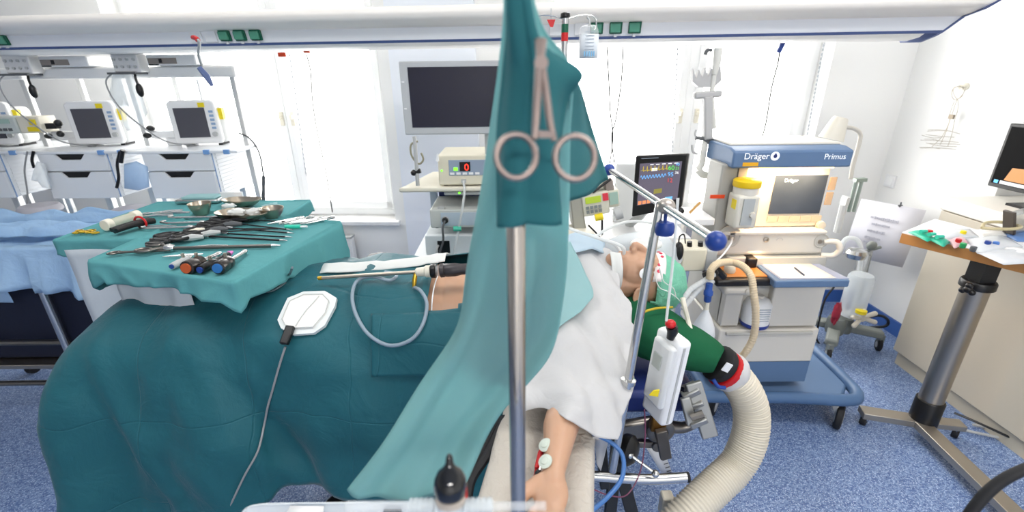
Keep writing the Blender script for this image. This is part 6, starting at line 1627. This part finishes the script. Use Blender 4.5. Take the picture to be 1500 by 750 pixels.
# handle loop on the right side
hx = hx1
MB().tube(smooth_path([(hx - .01, 2.0, zl - .05), (hx + .035, 1.98, zl - .045), (hx + .05, 1.97, zl - .07), (hx + .05, 1.97, zd + .03), (hx + .035, 1.98, zd + .005), (hx - .01, 2.0, zd + .0)]), .013, n=12).build('side_handle', MW, am)
bs_ = MB().prism([(.98, 1.90), (1.66, 1.86), (1.74, 1.95), (1.76, 2.6), (.98, 2.62)], (0, 0, .13), (1, 0, 0), (0, 1, 0), .05).build('base', MBLUE, am, bevel=.015)
MB().tube(smooth_path([(.96, 1.875, .175), (1.4, 1.86, .175), (1.66, 1.835, .175), (1.735, 1.87, .175), (1.76, 1.98, .175), (1.775, 2.3, .175), (1.78, 2.6, .175)]), .03, n=14).build('bumper', mat('bumper_machine', '4c6a90', .4), bs_)
for x, y in ((1.06, 1.95), (1.655, 1.845), (1.06, 2.52), (1.70, 2.50)):
    w_ = MB().lathe([(.02, -.016), (.06, -.016), (.068, -.01), (.068, .01), (.06, .016), (.02, .016)], (x, y, .068), (.75, -.6, 0), 26).build('caster', RUBBER, am)
    MB().lathe([(0, -.019), (.034, -.019), (.040, -.016), (.040, .016), (.034, .019), (0, .019)], (x, y, .068), (.75, -.6, 0), 22).build('wheel_hub', GREYP, w_)
    MB().bar((x - .02, y + .02, .135), (x + .0, y, .07), .05, .03).build('caster_fork', GREYP, w_, bevel=.006)
# worktop light under the hood (the warm glow on the screen panel and desk)
lx = (hx0 + hx1) / 2 + .02
mb_(hx0 + .14, 1.985, zh0 - .006, hx1 - .06, 2.01, zh0).build('worktop_light', mat('warm_light', 'ffc27a', .5, emit=6), am)
area('worktop_lamp', (lx, 1.995, zh0 - .010), hx1 - hx0 - .2, 2.6, (14, 0, 0), (1, .68, .38), sy=.03)
area('absorber_lamp', (at(1110, 380, y=1.97).x, 1.965, zt4 + .10), .06, .10, (0, 0, 0), (1, .6, .3))
# things on and at the machine
m = MB().add([V((at(1112, 382, y=2.02).x, 2.035, zdk + .003)), V((at(1196, 384, y=2.02).x - .06, 2.035, zdk + .003)), V((at(1231, 415, y=1.8).x - .01, 1.82, zdk + .003)), V((at(1148, 409, y=1.8).x + .002, 1.825, zdk + .003))], [(0, 1, 2, 3)])
one('paper_sheet', 'white paper sheet lying on the machine desk', 'paper', m, mat('paper_white', 'f0eee8', .7), solid=.0015)
m = MB().tube([at(1164, 392, z=zdk + .008), at(1178, 403, z=zdk + .008)], .0035, n=8); o = one('ballpoint_pen', 'dark pen lying on the paper on the machine desk', 'pen', m, mat('pen_slate', '3c4a66', .4))
p = V((at(1108, 455, y=1.955).x, 1.955, zb4 + .012)); hh = at(1110, 432, y=1.955).z - p.z
cn = thing('absorbent_canister', 'white canister with printed label standing in the machine niche', 'canister', p)
MB().lathe([(.062, 0), (.066, .006), (.066, .02)], p, n=28).build('blue_foot', mat('canister_blue', '2a3f8f', .4), cn)
MB().lathe([(.064, .018), (.064, hh * .7), (.050, hh * .86), (.03, hh * .92), (0, hh * .93)], p, n=28).build('body', WHITE, cn)
MB().lathe([(.02, hh * .9), (.02, hh * 1.0), (0, hh * 1.01)], p).build('lid', MW, cn)
m = MB()
for k in range(6): m.bb((p.x - .03, p.y - .0655, p.z + .05 + k * .012), (p.x + .03, p.y - .062, p.z + .053 + k * .012))
m.build('label_print', mat('print_grey', '9aa4b0', .6), cn)
# corrugated breathing hose from valve to bag arm and down, bag
def corr(pts, r, n=40): 
    pth = smooth_path(pts, n); return pth, [r + r * .10 * math.sin(i * 2 * math.pi / 3.2) for i in range(len(pth))]
HOSEM = mat('hose_beige', 'd9c6a6', .5)
yb_ = 1.72
pth, rs = corr([at(1040, 408, y=yb_), at(1042, 395, y=yb_), at(1052, 386, y=yb_ + .02), at(1070, 384, y=yb_ + .08), at(1088, 390, y=yb_ + .04), at(1100, 405, y=yb_), at(1104, 430, y=yb_ - .02), at(1107, 460, y=yb_ - .02), at(1104, 492, y=yb_ - .01), at(1092, 516, y=yb_), at(1078, 530, y=yb_ + .02)], .0145, 24)
one('breathing_hose', 'beige corrugated hose arching over the absorber of the machine', 'hose', MB().tube(pth, rs, 16), HOSEM, angle=180)
bgt = thing('breathing_bag', 'translucent white breathing bag on a blue connector left of the machine', 'breathing bag', at(1030, 490, y=yb_))
MB().lathe([(.011, 0), (.015, .005), (.015, .03), (.019, .034), (.019, .05), (.014, .056), (.014, .085)], at(1036, 442, y=yb_), (at(1040, 408, y=yb_) - at(1036, 442, y=yb_)), 18).build('blue_connector', mat('connector_blue', '2a4f9c', .4), bgt)
MB().tube([at(1034, 456, y=yb_), at(1036, 441, y=yb_)], .011).build('neck', OFFW, bgt)
c = at(1031, 478, y=yb_); dn_ = (at(1034, 452, y=yb_) - at(1027, 500, y=yb_)).normalized()
MB().lathe([(0, -.11), (.02, -.105), (.042, -.08), (.05, -.04), (.044, .0), (.026, .045), (.012, .075), (.011, .085)], c, dn_, 22).build('bag', mat('bag_milk', 'f0f4f8', .35, alpha=.92, translucent=.3), bgt)
# hoses from machine to the patient and black coupling
for k, (pts, lb) in enumerate(((([(1046, 402), (1030, 412), (1012, 424), (1000, 440)], 'upper clear corrugated tube running from the machine to the head'), ([(1044, 412), (1026, 422), (1010, 440), (1000, 452)], 'lower clear corrugated tube running from the machine to the head')))):
    pth, rs = corr([at(x, y, y=1.76 - .03 * i) for i, (x, y) in enumerate(pts)], .011, 16); one('clear_breathing_tube', lb, 'tube', MB().tube(pth, rs, 12), MILK, 'clear breathing tubes', angle=180)
m = MB().tube([at(1032, 404, y=1.78), at(1052, 396, y=1.8), at(1060, 405, y=1.82)], .016); m.ball(at(1046, 400, y=1.78), .018); one('black_coupling', 'black hose coupling at the left of the absorber', 'coupling', m, BLACK)
m = MB().tube(smooth_path([at(1073, 348, y=1.99), at(1070, 358, y=1.9), at(1060, 372, y=1.85), at(1048, 384, y=1.8), at(1036, 396, y=1.75)]), .004); one('gas_sample_line', 'thin white line from the machine port to the hose', 'line', m, WHITE)
# desk lamp on top of the machine
yl = 2.35
t = thing('reading_lamp', 'cream cone reading lamp bending over the top of the machine', 'lamp', at(1240, 240, y=yl))
a, b = at(1217, 204, y=yl), at(1232, 172, y=yl); dl = (b - a)
MB().lathe([(.058, 0), (.055, .01), (.036, dl.length * .92), (.03, dl.length), (0, dl.length)], a, dl, 28).build('shade', mat('lamp_cream', 'dad5c8', .45), t)
MB().tube(smooth_path([at(1234, 186, y=yl), at(1250, 188, y=yl), at(1260, 196, y=yl), at(1258, 212, y=yl), at(1250, 240, y=yl), at(1246, 262, y=yl)]), .010, n=12).build('gooseneck', mat('lamp_arm', 'c9c4ba', .45), t)

# ================================================================ suction stand behind the machine
sx_, sy_ = 2.12, 2.58
ss = thing('suction_stand', 'grey wheeled suction stand with jars between machine and wall', 'suction stand', (sx_, sy_, 0))
SG_ = mat('stand_grey', '7f8480', .5)
m = MB()
for (x, y) in ((1.985, 2.43), (2.38, 2.53), (1.97, 2.75), (2.36, 2.82)):
    m.bar((sx_, sy_ + .03, .15), (x, y, .12), .07, .05)
m.build('base', SG_, ss, bevel=.012)
for (x, y) in ((1.985, 2.43), (2.38, 2.53), (1.97, 2.75), (2.36, 2.82)):
    w_ = MB().lathe([(.012, -.012), (.038, -.012), (.044, -.007), (.044, .007), (.038, .012), (.012, .012)], (x, y, .044), (.9, -.4, 0)).build('caster', RUBBER, ss)
    MB().lathe([(0, -.014), (.02, -.014), (.02, .014), (0, .014)], (x, y, .044), (.9, -.4, 0)).build('wheel_hub', GREYP, w_); MB().box((x, y, .09), (.03, .03, .05)).build('caster_fork', SG_, w_)
pp = lambda px, py: at(px, py, y=2.62)
m = MB().tube([(sx_ + .10, 2.62, .14), (sx_ + .10, 2.62, .70)], .012); m.build('upright', GREYP, ss)
m = MB().tube([pp(1258, 440), pp(1274, 372)], .012); m.ball(pp(1277, 360), (.03, .025, .03)); m.tube([pp(1268, 368), pp(1290, 362)], .010); m.build('side_clamp', SG_, ss)
m = MB().tube([pp(1255, 262), pp(1243, 310)], .010); m.tube([pp(1263, 262), pp(1250, 310)], .010); m.bar(pp(1252, 264), pp(1268, 263), .03, .02); m.build('twin_rod', mat('rod_green_grey', '94a096', .4, .5), ss)
m = MB().tube(smooth_path([pp(1255, 470), pp(1285, 462), pp(1300, 468), pp(1296, 478), pp(1262, 480)]), .009); m.build('push_handle', mat('strut_black', '26282b', .4, .3), ss)
for i, (px, py, r_, h_, mt, nm) in enumerate(((1243, 425, .07, .28, FROST, 'suction_jar'), (1217, 470, .055, .11, mat('jar_dark', '6b706c', .4), 'small_jar'), (1233, 472, .045, .10, mat('jar_dark', '6b706c', .4), 'small_jar'))):
    p = pp(px, py); p = V((p.x, 2.55 + .02 * i, p.z)); MB().lathe([(r_ * .9, -h_ / 2), (r_, -h_ / 2 + .02), (r_, h_ / 2 - .02), (r_ * .85, h_ / 2), (0, h_ / 2)], p, n=22).build(nm, mt, ss)
p = pp(1237, 440); MB().cyl(V((p.x, 2.47, p.z - .01)), V((p.x, 2.47, p.z + .01)), .03).build('yellow_lid', YEL, ss)
MB().lathe([(.05, 0), (.06, .03), (.05, .05), (0, .06)], pp(1243, 372) + V((0, -.06, 0)), (0, 0, 1)).build('chrome_cap', STEEL, ss)
m = MB().tube(smooth_path([pp(1228, 368), pp(1240, 350), pp(1256, 352), pp(1262, 370), pp(1258, 400)]), .014); m.build('clear_hose', MILK, ss)
m = MB().tube(smooth_path([pp(1222, 420), pp(1208, 440), pp(1200, 470), pp(1196, 495), pp(1204, 505), pp(1214, 492), pp(1218, 470)]), .006); m.build('black_hose', RUBBER, ss)
m = MB().ball(pp(1210, 448) + V((0, -.10, 0)), (.022, .02, .07), fn=lambda q: q * (1 + .6 * noise.noise(q * 3))); one('red_bag', 'red bag hanging behind the machine desk corner', 'bag', m, mat('bag_red', '98283a', .5))
# pale flower-like glove fingers on the stand
gl = MB(); c = pp(1243, 452) + V((0, -.12, 0))
for k in range(5):
    a = R(-20 + 62 * k); e = c + V((.075 * math.cos(a), -.02, .06 * math.sin(a))); gl.tube(smooth_path([c, c.lerp(e, .5), e]), [.012, .015], n=10); gl.ball(e, .015)
gl.ball(c, (.03, .02, .03)); one('rubber_glove', 'pale inflated glove tied to the suction stand', 'glove', gl, mat('glove_pale', 'e6dfcf', .5, alpha=.85))
m = MB().tube([pp(1236, 300), pp(1226, 340)], .02); m.bar(pp(1236, 300), pp(1240, 288), .05, .02); one('chart_folder', 'dark and white folders standing behind the machine right edge', 'folder', m, mat('folder', 'd0d0cc', .5))

# ================================================================ right wall fittings
# paper sign clipped to the wall corner
q = [at(1262, 291, y=3.0), at(1357, 308, y=2.70), at(1322, 392, y=2.70), at(1234, 372, y=3.0)]
t = thing('paper_sign', 'white paper notice with printed lines hanging at the wall corner', 'notice', (q[2] + q[3]) / 2)
MB().grid([[q[0].lerp(q[1], f) for f in (0, .33, .66, 1)], [q[0].lerp(q[3], .5).lerp(q[1].lerp(q[2], .5), f) + V((-.006, -.004, 0)) for f in (0, .33, .66, 1)], [q[3].lerp(q[2], f) for f in (0, .33, .66, 1)]]).build('sheet', mat('notice_paper', 'dcdbe2', .7), t, solid=.0012, angle=180)
sx3 = (q[1] - q[0]); sy3 = (q[0] - q[3]); nn = sx3.cross(sy3).normalized()
if nn.y > 0: nn = -nn
PR = mat('notice_ink', 'b2b2bc', .7)
for s_, u, v, sz in (('Elektronischer Arbeitsplatz', .24, .72, .032), ('Nicht verschieben', .31, .615, .032), ('. .ACHTUNG. .', .28, .50, .030), ('Bitte nur durch', .26, .385, .026), ('Anästhesie bedienen', .27, .31, .026)):
    pass
def sgp(u, v): return q[3].lerp(q[2], u).lerp(q[0].lerp(q[1], u), v) - V((.012, .008, 0))
rnd = random.Random(4)
for k, (u0, u1, v) in enumerate(((.26, .70, .74), (.31, .60, .63), (.28, .56, .51), (.27, .53, .39), (.28, .49, .31))):
    m = MB(); u = u0                                     # lines of print too small to read
    while u < u1:
        du = rnd.uniform(.008, .03); m.bar(sgp(u, v), sgp(min(u + du, u1), v), .001, .012 if rnd.random() < .6 else .018, sy3.normalized()); u += du + .007
    m.build('printed_line', PR, t)
c = q[0].lerp(q[1], .62); m = MB().tube([c + V((0, 0, -.01)), c + V((0, 0, .022))], .004); m.cyl(c + V((-.01, 0, .0)), c + V((.012, 0, 0)), .006); m.build('clip', DGREY, t)
p = at(1305, 265, x=2.64)
sw = thing('light_switch', 'white light switch on the right wall above the notice', 'light switch', p)
MB().box(p + V((-.006, 0, 0)), (.012, .085, .085)).build('plate', WHITE, sw, bevel=.003); MB().box(p + V((-.013, -.0, 0)), (.006, .06, .06), (0, 3, 0)).build('rocker', WHITE, sw, bevel=.002)
# wire cable holder hanging on a wall hook
p = at(1414, 127, x=2.635)
hk = thing('wall_hook', 'cream hook on the right wall holding wires', 'hook', p)
MB().lathe([(.02, 0), (.02, .006), (.008, .01), (.008, .03), (.013, .034), (0, .036)], p + V((.005, 0, 0)), (-1, 0, 0)).build('knob', OFFW, hk)
wr_ = MB(); W_ = lambda px, py: at(px, py, x=2.60)
for pts in (([(1412, 128), (1398, 128), (1394, 138), (1398, 146), (1408, 142), (1414, 130)]), ([(1412, 130), (1404, 126), (1396, 133), (1402, 145), (1410, 138)]), ([(1402, 145), (1397, 160), (1392, 175), (1385, 195), (1377, 212)]), ([(1403, 145), (1403, 160), (1398, 178), (1394, 198), (1388, 215)]), ([(1398, 148), (1392, 165), (1390, 180), (1380, 200), (1365, 215)])):
    wr_.tube(smooth_path([W_(*a) for a in pts]), .0018, n=6)
rnd = random.Random(2)
for k in range(10):
    y0_ = 192 + (k % 5) * 6; x0_ = 1346 + rnd.uniform(0, 14); x1_ = 1376 + rnd.uniform(0, 32)
    wr_.tube(smooth_path([W_(x0_, y0_ + rnd.uniform(-2, 2)), W_((x0_ + x1_) / 2, y0_ + rnd.uniform(-2, 4)), W_(x1_, y0_ + rnd.uniform(0, 5))]), .0016, n=6)
wi = one('wire_bundle', 'loose metal wire bundle hanging from the wall hook', 'wire bundle', wr_, mat('wire_metal', 'a39c90', .35, .8))
MB().box(W_(1394, 171), (.012, .03, .024)).build('wire_clamp', mat('clamp_bronze', '8f8474', .4, .6), wi)
# beige cabinet with white top, desk screen in the recess
CB = mat('cabinet_beige', 'c6bead', .5)
cb = thing('low_cabinet', 'beige low cabinet with white top along the right wall', 'cabinet', (2.5, 2.0, 0))
ztop = 1.06
MB().bb((2.37, .2, .09), (3.08, 2.40, ztop - .07)).build('carcass', CB, cb)
MB().bb((2.355, .2, .095), (2.372, 2.40, ztop - .075)).build('door', CB, cb, bevel=.003)
MB().bb((2.35, .18, ztop - .07), (3.09, 2.41, ztop)).build('worktop', mat('cabinet_top', 'e8e4da', .45), cb, bevel=.006)
MB().bb((2.385, .2, 0), (3.08, 2.39, .09)).build('plinth', mat('plinth_beige', 'c3bba8', .5), cb)
dm = thing('desk_screen', 'black desk computer screen on the beige cabinet at the right edge', 'monitor', (2.72, 2.1, ztop))
a, b = at(1458, 273, x=2.56), at(1482, 180, x=2.56)
DX = -.16; yA = at(1467, 230, x=2.56).y
MB().bb((2.540, yA - .55, a.z), (2.575, yA, b.z)).build('case', BLACK, dm, bevel=.004)
MB().bb((2.537, yA - .535, a.z + .02), (2.541, yA - .015, b.z - .015)).build('screen', mat('screen_black', '040405', .6, spec=.1), dm)
MB().bb((2.535, yA - .5, a.z + .024), (2.538, yA - .06, a.z + .040)).build('taskbar', mat('taskbar', 'c8c8cc', .4, emit=.5), dm)
MB().bb((2.535, yA - .050, a.z + .024), (2.538, yA - .03, a.z + .040)).build('start_mark', mat('led_blue2', '58b0e8', .4, emit=.8), dm)
MB().prism([(yA - .075, a.z + .045), (yA - .4, a.z + .045), (yA - .4, a.z + .13), (yA - .095, a.z + .11)], (2.536, 0, 0), (0, 1, 0), (0, 0, 1), .002).build('picture', mat('picture_tan', 'b5793e', .4, emit=.35), dm)
m = MB().bb((2.575, yA - .32, ztop + .05), (2.600, yA - .24, a.z + .1)); m.bb((2.500, yA - .4, ztop), (2.680, yA - .16, ztop + .012)); m.bb((2.580, yA - .31, ztop), (2.610, yA - .25, ztop + .1)); m.build('stand', BLACK, dm)

# ================================================================ instrument table at the right
WOOD = mat('board_wood', 'b5824c', .4, var=.25)
wt = thing('column_table', 'height adjustable steel column table with a wood edged top at the right', 'table', (2.07, 1.81, 0))
zT = .985
P4 = [(1.945, 2.165), (2.19, 2.265), (2.345, 1.72), (2.155, 1.50)]
P4 = [(at(1321, 341, z=zT).x, at(1321, 341, z=zT).y), (2.18, 2.24), (2.335, 1.70), (at(1540, 392, z=zT).x, at(1540, 392, z=zT).y)]
P4 = P4[::-1]
MB().prism(P4, (0, 0, zT - .05), (1, 0, 0), (0, 1, 0), .048).build('board', WOOD, wt, bevel=.002)
MB().prism(P4, (0, 0, zT - .002), (1, 0, 0), (0, 1, 0), .004).build('top_sheet', mat('white_laminate', 'e4e6e8', .4), wt)
cx_, cy_ = 2.04, 1.80
zc = at(1440, 412, y=cy_).z
MB().box((cx_, cy_, (zc + zT - .05) / 2), (.07, .07, zT - .05 - zc + .02)).build('inner_post', mat('strut_black', '26282b', .4, .3), wt)
MB().lathe([(.058, -.03), (.062, -.026), (.062, .0), (.058, .006), (0, .006)], (cx_, cy_, zc), n=32).build('black_collar', BLACK, wt)
MB().lathe([(.049, .18), (.049, zc - .025)], (cx_, cy_, 0), n=36, caps=False).build('column', BRUSH, wt)
MB().lathe([(.058, .06), (.058, .20), (.054, .205)], (cx_, cy_, 0), n=36).build('black_sleeve', BLACK, wt)
d_ = V((-.85, -.5, 0)).normalized(); m = MB().tube([V((cx_, cy_, zc - .01)) + d_ * .055, V((cx_, cy_, zc - .01)) + d_ * .11], .006)
kp = V((cx_, cy_, zc - .01)) + d_ * .115
for k in range(3):
    a = R(90 + 120 * k); sdv = d_.cross(V((0, 0, 1))); m.ball(kp + sdv * (.018 * math.cos(a)) + V((0, 0, .018 * math.sin(a))), .013)
m.ball(kp, .016); m.build('star_knob', BLACK, wt)
FEET = mat('foot_steel', 'aca59a', .4, .85)
e1_, e2_, e3_ = at(1262, 600, z=.085), at(1530, 790, z=.085), at(1412, 620, z=.085)
m = MB().bar((cx_ - .02, cy_, .07), V((e1_.x, e1_.y, .07)), .07, .035); m.build('foot_arm', FEET, wt, bevel=.003)
m = MB().bar((cx_ - .02, cy_ + .02, .07), V((e2_.x, e2_.y, .07)), .07, .035); m.build('foot_arm', FEET, wt, bevel=.003)
m = MB().bar((cx_, cy_, .07), V((e3_.x, e3_.y, .07)), .06, .03); m.build('foot_arm', FEET, wt, bevel=.003)
for e in (V((e1_.x + .02, e1_.y - .01, 0)), V((e3_.x - .02, e3_.y, 0)), V((e2_.x - .02, e2_.y + .02, 0))):
    w_ = MB().lathe([(0, -.013), (.024, -.013), (.026, -.008), (.026, .008), (.024, .013), (0, .013)], (e.x, e.y, .026), (.6, -.8, 0)).build('caster', RUBBER, wt); MB().box((e.x, e.y, .045), (.03, .03, .025)).build('caster_cap', CHROME, w_)
m = MB().tube(smooth_path([at(1398, 605, z=.07), at(1430, 618, z=.06), at(1478, 640, z=.05), at(1505, 652, z=.05)]), .006); one('floor_cable', 'black cable on the floor behind the steel column', 'cable', m, BLACK)
m = MB().tube(smooth_path([at(1412, 630, z=.02), at(1440, 636, z=.012), at(1470, 642, z=.012), at(1498, 644, z=.012), at(1460, 630, z=.012), at(1425, 622, z=.012)]), .007); one('floor_tube', 'pale tube coiled on the floor behind the steel column', 'tube', m, GREYP)
pth = smooth_path([V((.62, .2, .02)), V((.66, .3, .5)), at(1380, 850, s=.75), at(1400, 790, s=.75), at(1430, 740, s=.74), at(1465, 706, s=.73), at(1510, 684, s=.72), at(1560, 670, s=.72), V((1.1, .55, .9)), V((1.3, .5, .3)), V((1.35, .45, .01))]); one('black_cable', 'thick black cable crossing the lower right photo corner', 'cable', MB().tube(pth, .0085, n=12), RUBBER)
# sterile goods on the table
Zg = zT + .004
def flat_pack(name, label, pts, h_, mt, group, wob=.004):
    ps = [at(x, y, z=Zg) for x, y in pts]; n = 7
    rows = [[ps[0].lerp(ps[1], i / n).lerp(ps[3].lerp(ps[2], i / n), j / n) + V((0, 0, h_ * (math.sin(math.pi * i / n) * math.sin(math.pi * j / n)) ** .5 + (wob * noise.noise(V((i * .9, j * .9, len(label)))) if 0 < i < n and 0 < j < n else 0))) for i in range(n + 1)] for j in range(n + 1)]
    return one(name, label, 'package', MB().grid(rows), mt, group, solid=.0012, angle=180)
GP = 'sterile packs on the wood edged table'
TURQ = mat('turquoise_film', '2fb89a', .35, alpha=.85); PFILM = mat('clear_film', 'dfe4ea', .2, alpha=.75); BFILM = mat('blue_film', '5f86c0', .3, alpha=.9)
flat_pack('sterile_pack', 'turquoise pack nearest the far table corner', [(1330, 340), (1345, 337), (1372, 350), (1358, 354)], .014, TURQ, GP)
flat_pack('sterile_pack', 'second turquoise pack from the far table corner', [(1358, 350), (1374, 346), (1392, 355), (1382, 362)], .016, TURQ, GP)
flat_pack('sterile_pack', 'clear pack along the rear rim of the wood edged table', [(1366, 338), (1420, 335), (1436, 348), (1380, 350)], .014, PFILM, GP)
flat_pack('sterile_pack', 'pale pink and white pack before the turquoise ones', [(1388, 352), (1408, 346), (1420, 356), (1398, 364)], .014, mat('pink_film', 'e2b8c0', .3, alpha=.85), GP)
flat_pack('sterile_pack', 'large clear pack in the middle of the wood edged table', [(1414, 350), (1470, 344), (1500, 362), (1432, 372)], .016, PFILM, GP, .008)
flat_pack('sterile_pack', 'clear pack at the front rim of the wood edged table', [(1430, 370), (1490, 362), (1530, 385), (1470, 388)], .012, PFILM, GP, .008)
flat_pack('sterile_pack', 'blue edged pack at the right photo edge on the table', [(1462, 340), (1520, 336), (1540, 354), (1490, 354)], .02, BFILM, GP, .008)
flat_pack('sterile_pack', 'white paper pack behind the large clear one', [(1424, 338), (1462, 334), (1478, 346), (1436, 350)], .02, mat('pack_white', 'e4e4e2', .5), GP, .008)
flat_pack('sterile_pack', 'slim bright clear pack lying near the right photo edge', [(1468, 362), (1510, 366), (1514, 378), (1470, 370)], .014, mat('film_bright', 'f2f4f6', .12, alpha=.85), GP)
GC = 'small coloured caps on the wood edged table'
for px, py, mt, lb in ((1405, 350, RED, 'red cap among the packs'), (1363, 337, RED, 'small red cap near the far rim of the table'), (1412, 356, mat('cap_green', '2a9a5a', .4), 'green cap before the pink pack'), (1412, 338, YEL, 'yellow cap by the rear rim of the table'), (1427, 361, DGREY, 'grey stopper on the front rim packs'), (1448, 353, BLUEP, 'first blue clip on the large clear pack'), (1460, 354, mat('cap_blue2', '4a78c0', .4), 'second blue clip on the large clear pack')):
    p = at(px, py, z=Zg + .024); one('bottle_cap', lb, 'cap', MB().lathe([(.009, -.022), (.011, -.018), (.011, -.002), (.009, 0), (0, 0)], p, n=14), mt, GC)
for k, (px, py) in enumerate(((1352, 343), (1364, 347), (1376, 351))):
    p = at(px, py, z=Zg + .012); one('ampoule', ('first', 'second', 'third')[k] + ' green ampoule from the far corner in the turquoise pack', 'ampoule', MB().tube([p + V((-.015, .0, .012)), p + V((.018, .006, .012))], [.009, .007], n=12), mat('turquoise_plastic', '2fc0a4', .4), 'green ampoules')
p = at(1446, 340, s=2.06); m = MB().tube(smooth_path([p + V((-.03, 0, .02)), p + V((.02, .04, .03)), p + V((.10, .05, .03)), p + V((.14, 0, .026)), p + V((.08, -.03, .024)), p + V((.0, -.02, .022)), p + V((-.03, 0, .02))]), .007); one('coiled_tubing', 'yellowish coiled tubing on the packs by the cabinet', 'tubing', m, mat('tubing_straw', 'cbbf98', .3, alpha=.85))
p = at(1482, 343, s=2.06); t = thing('steel_box', 'dark and bright steel box standing by the coiled tubing', 'box', p)
M = Matrix.Rotation(R(-20), 3, 'Y'); MB().box(p + V((-.01, .02, .05)), (.012, .05, .11), M).build('dark_side', mat('box_brown', '4a423c', .4), t, bevel=.002); MB().box(p + V((.045, .03, .05)), (.09, .04, .10), M).build('body', STEEL, t, bevel=.004)
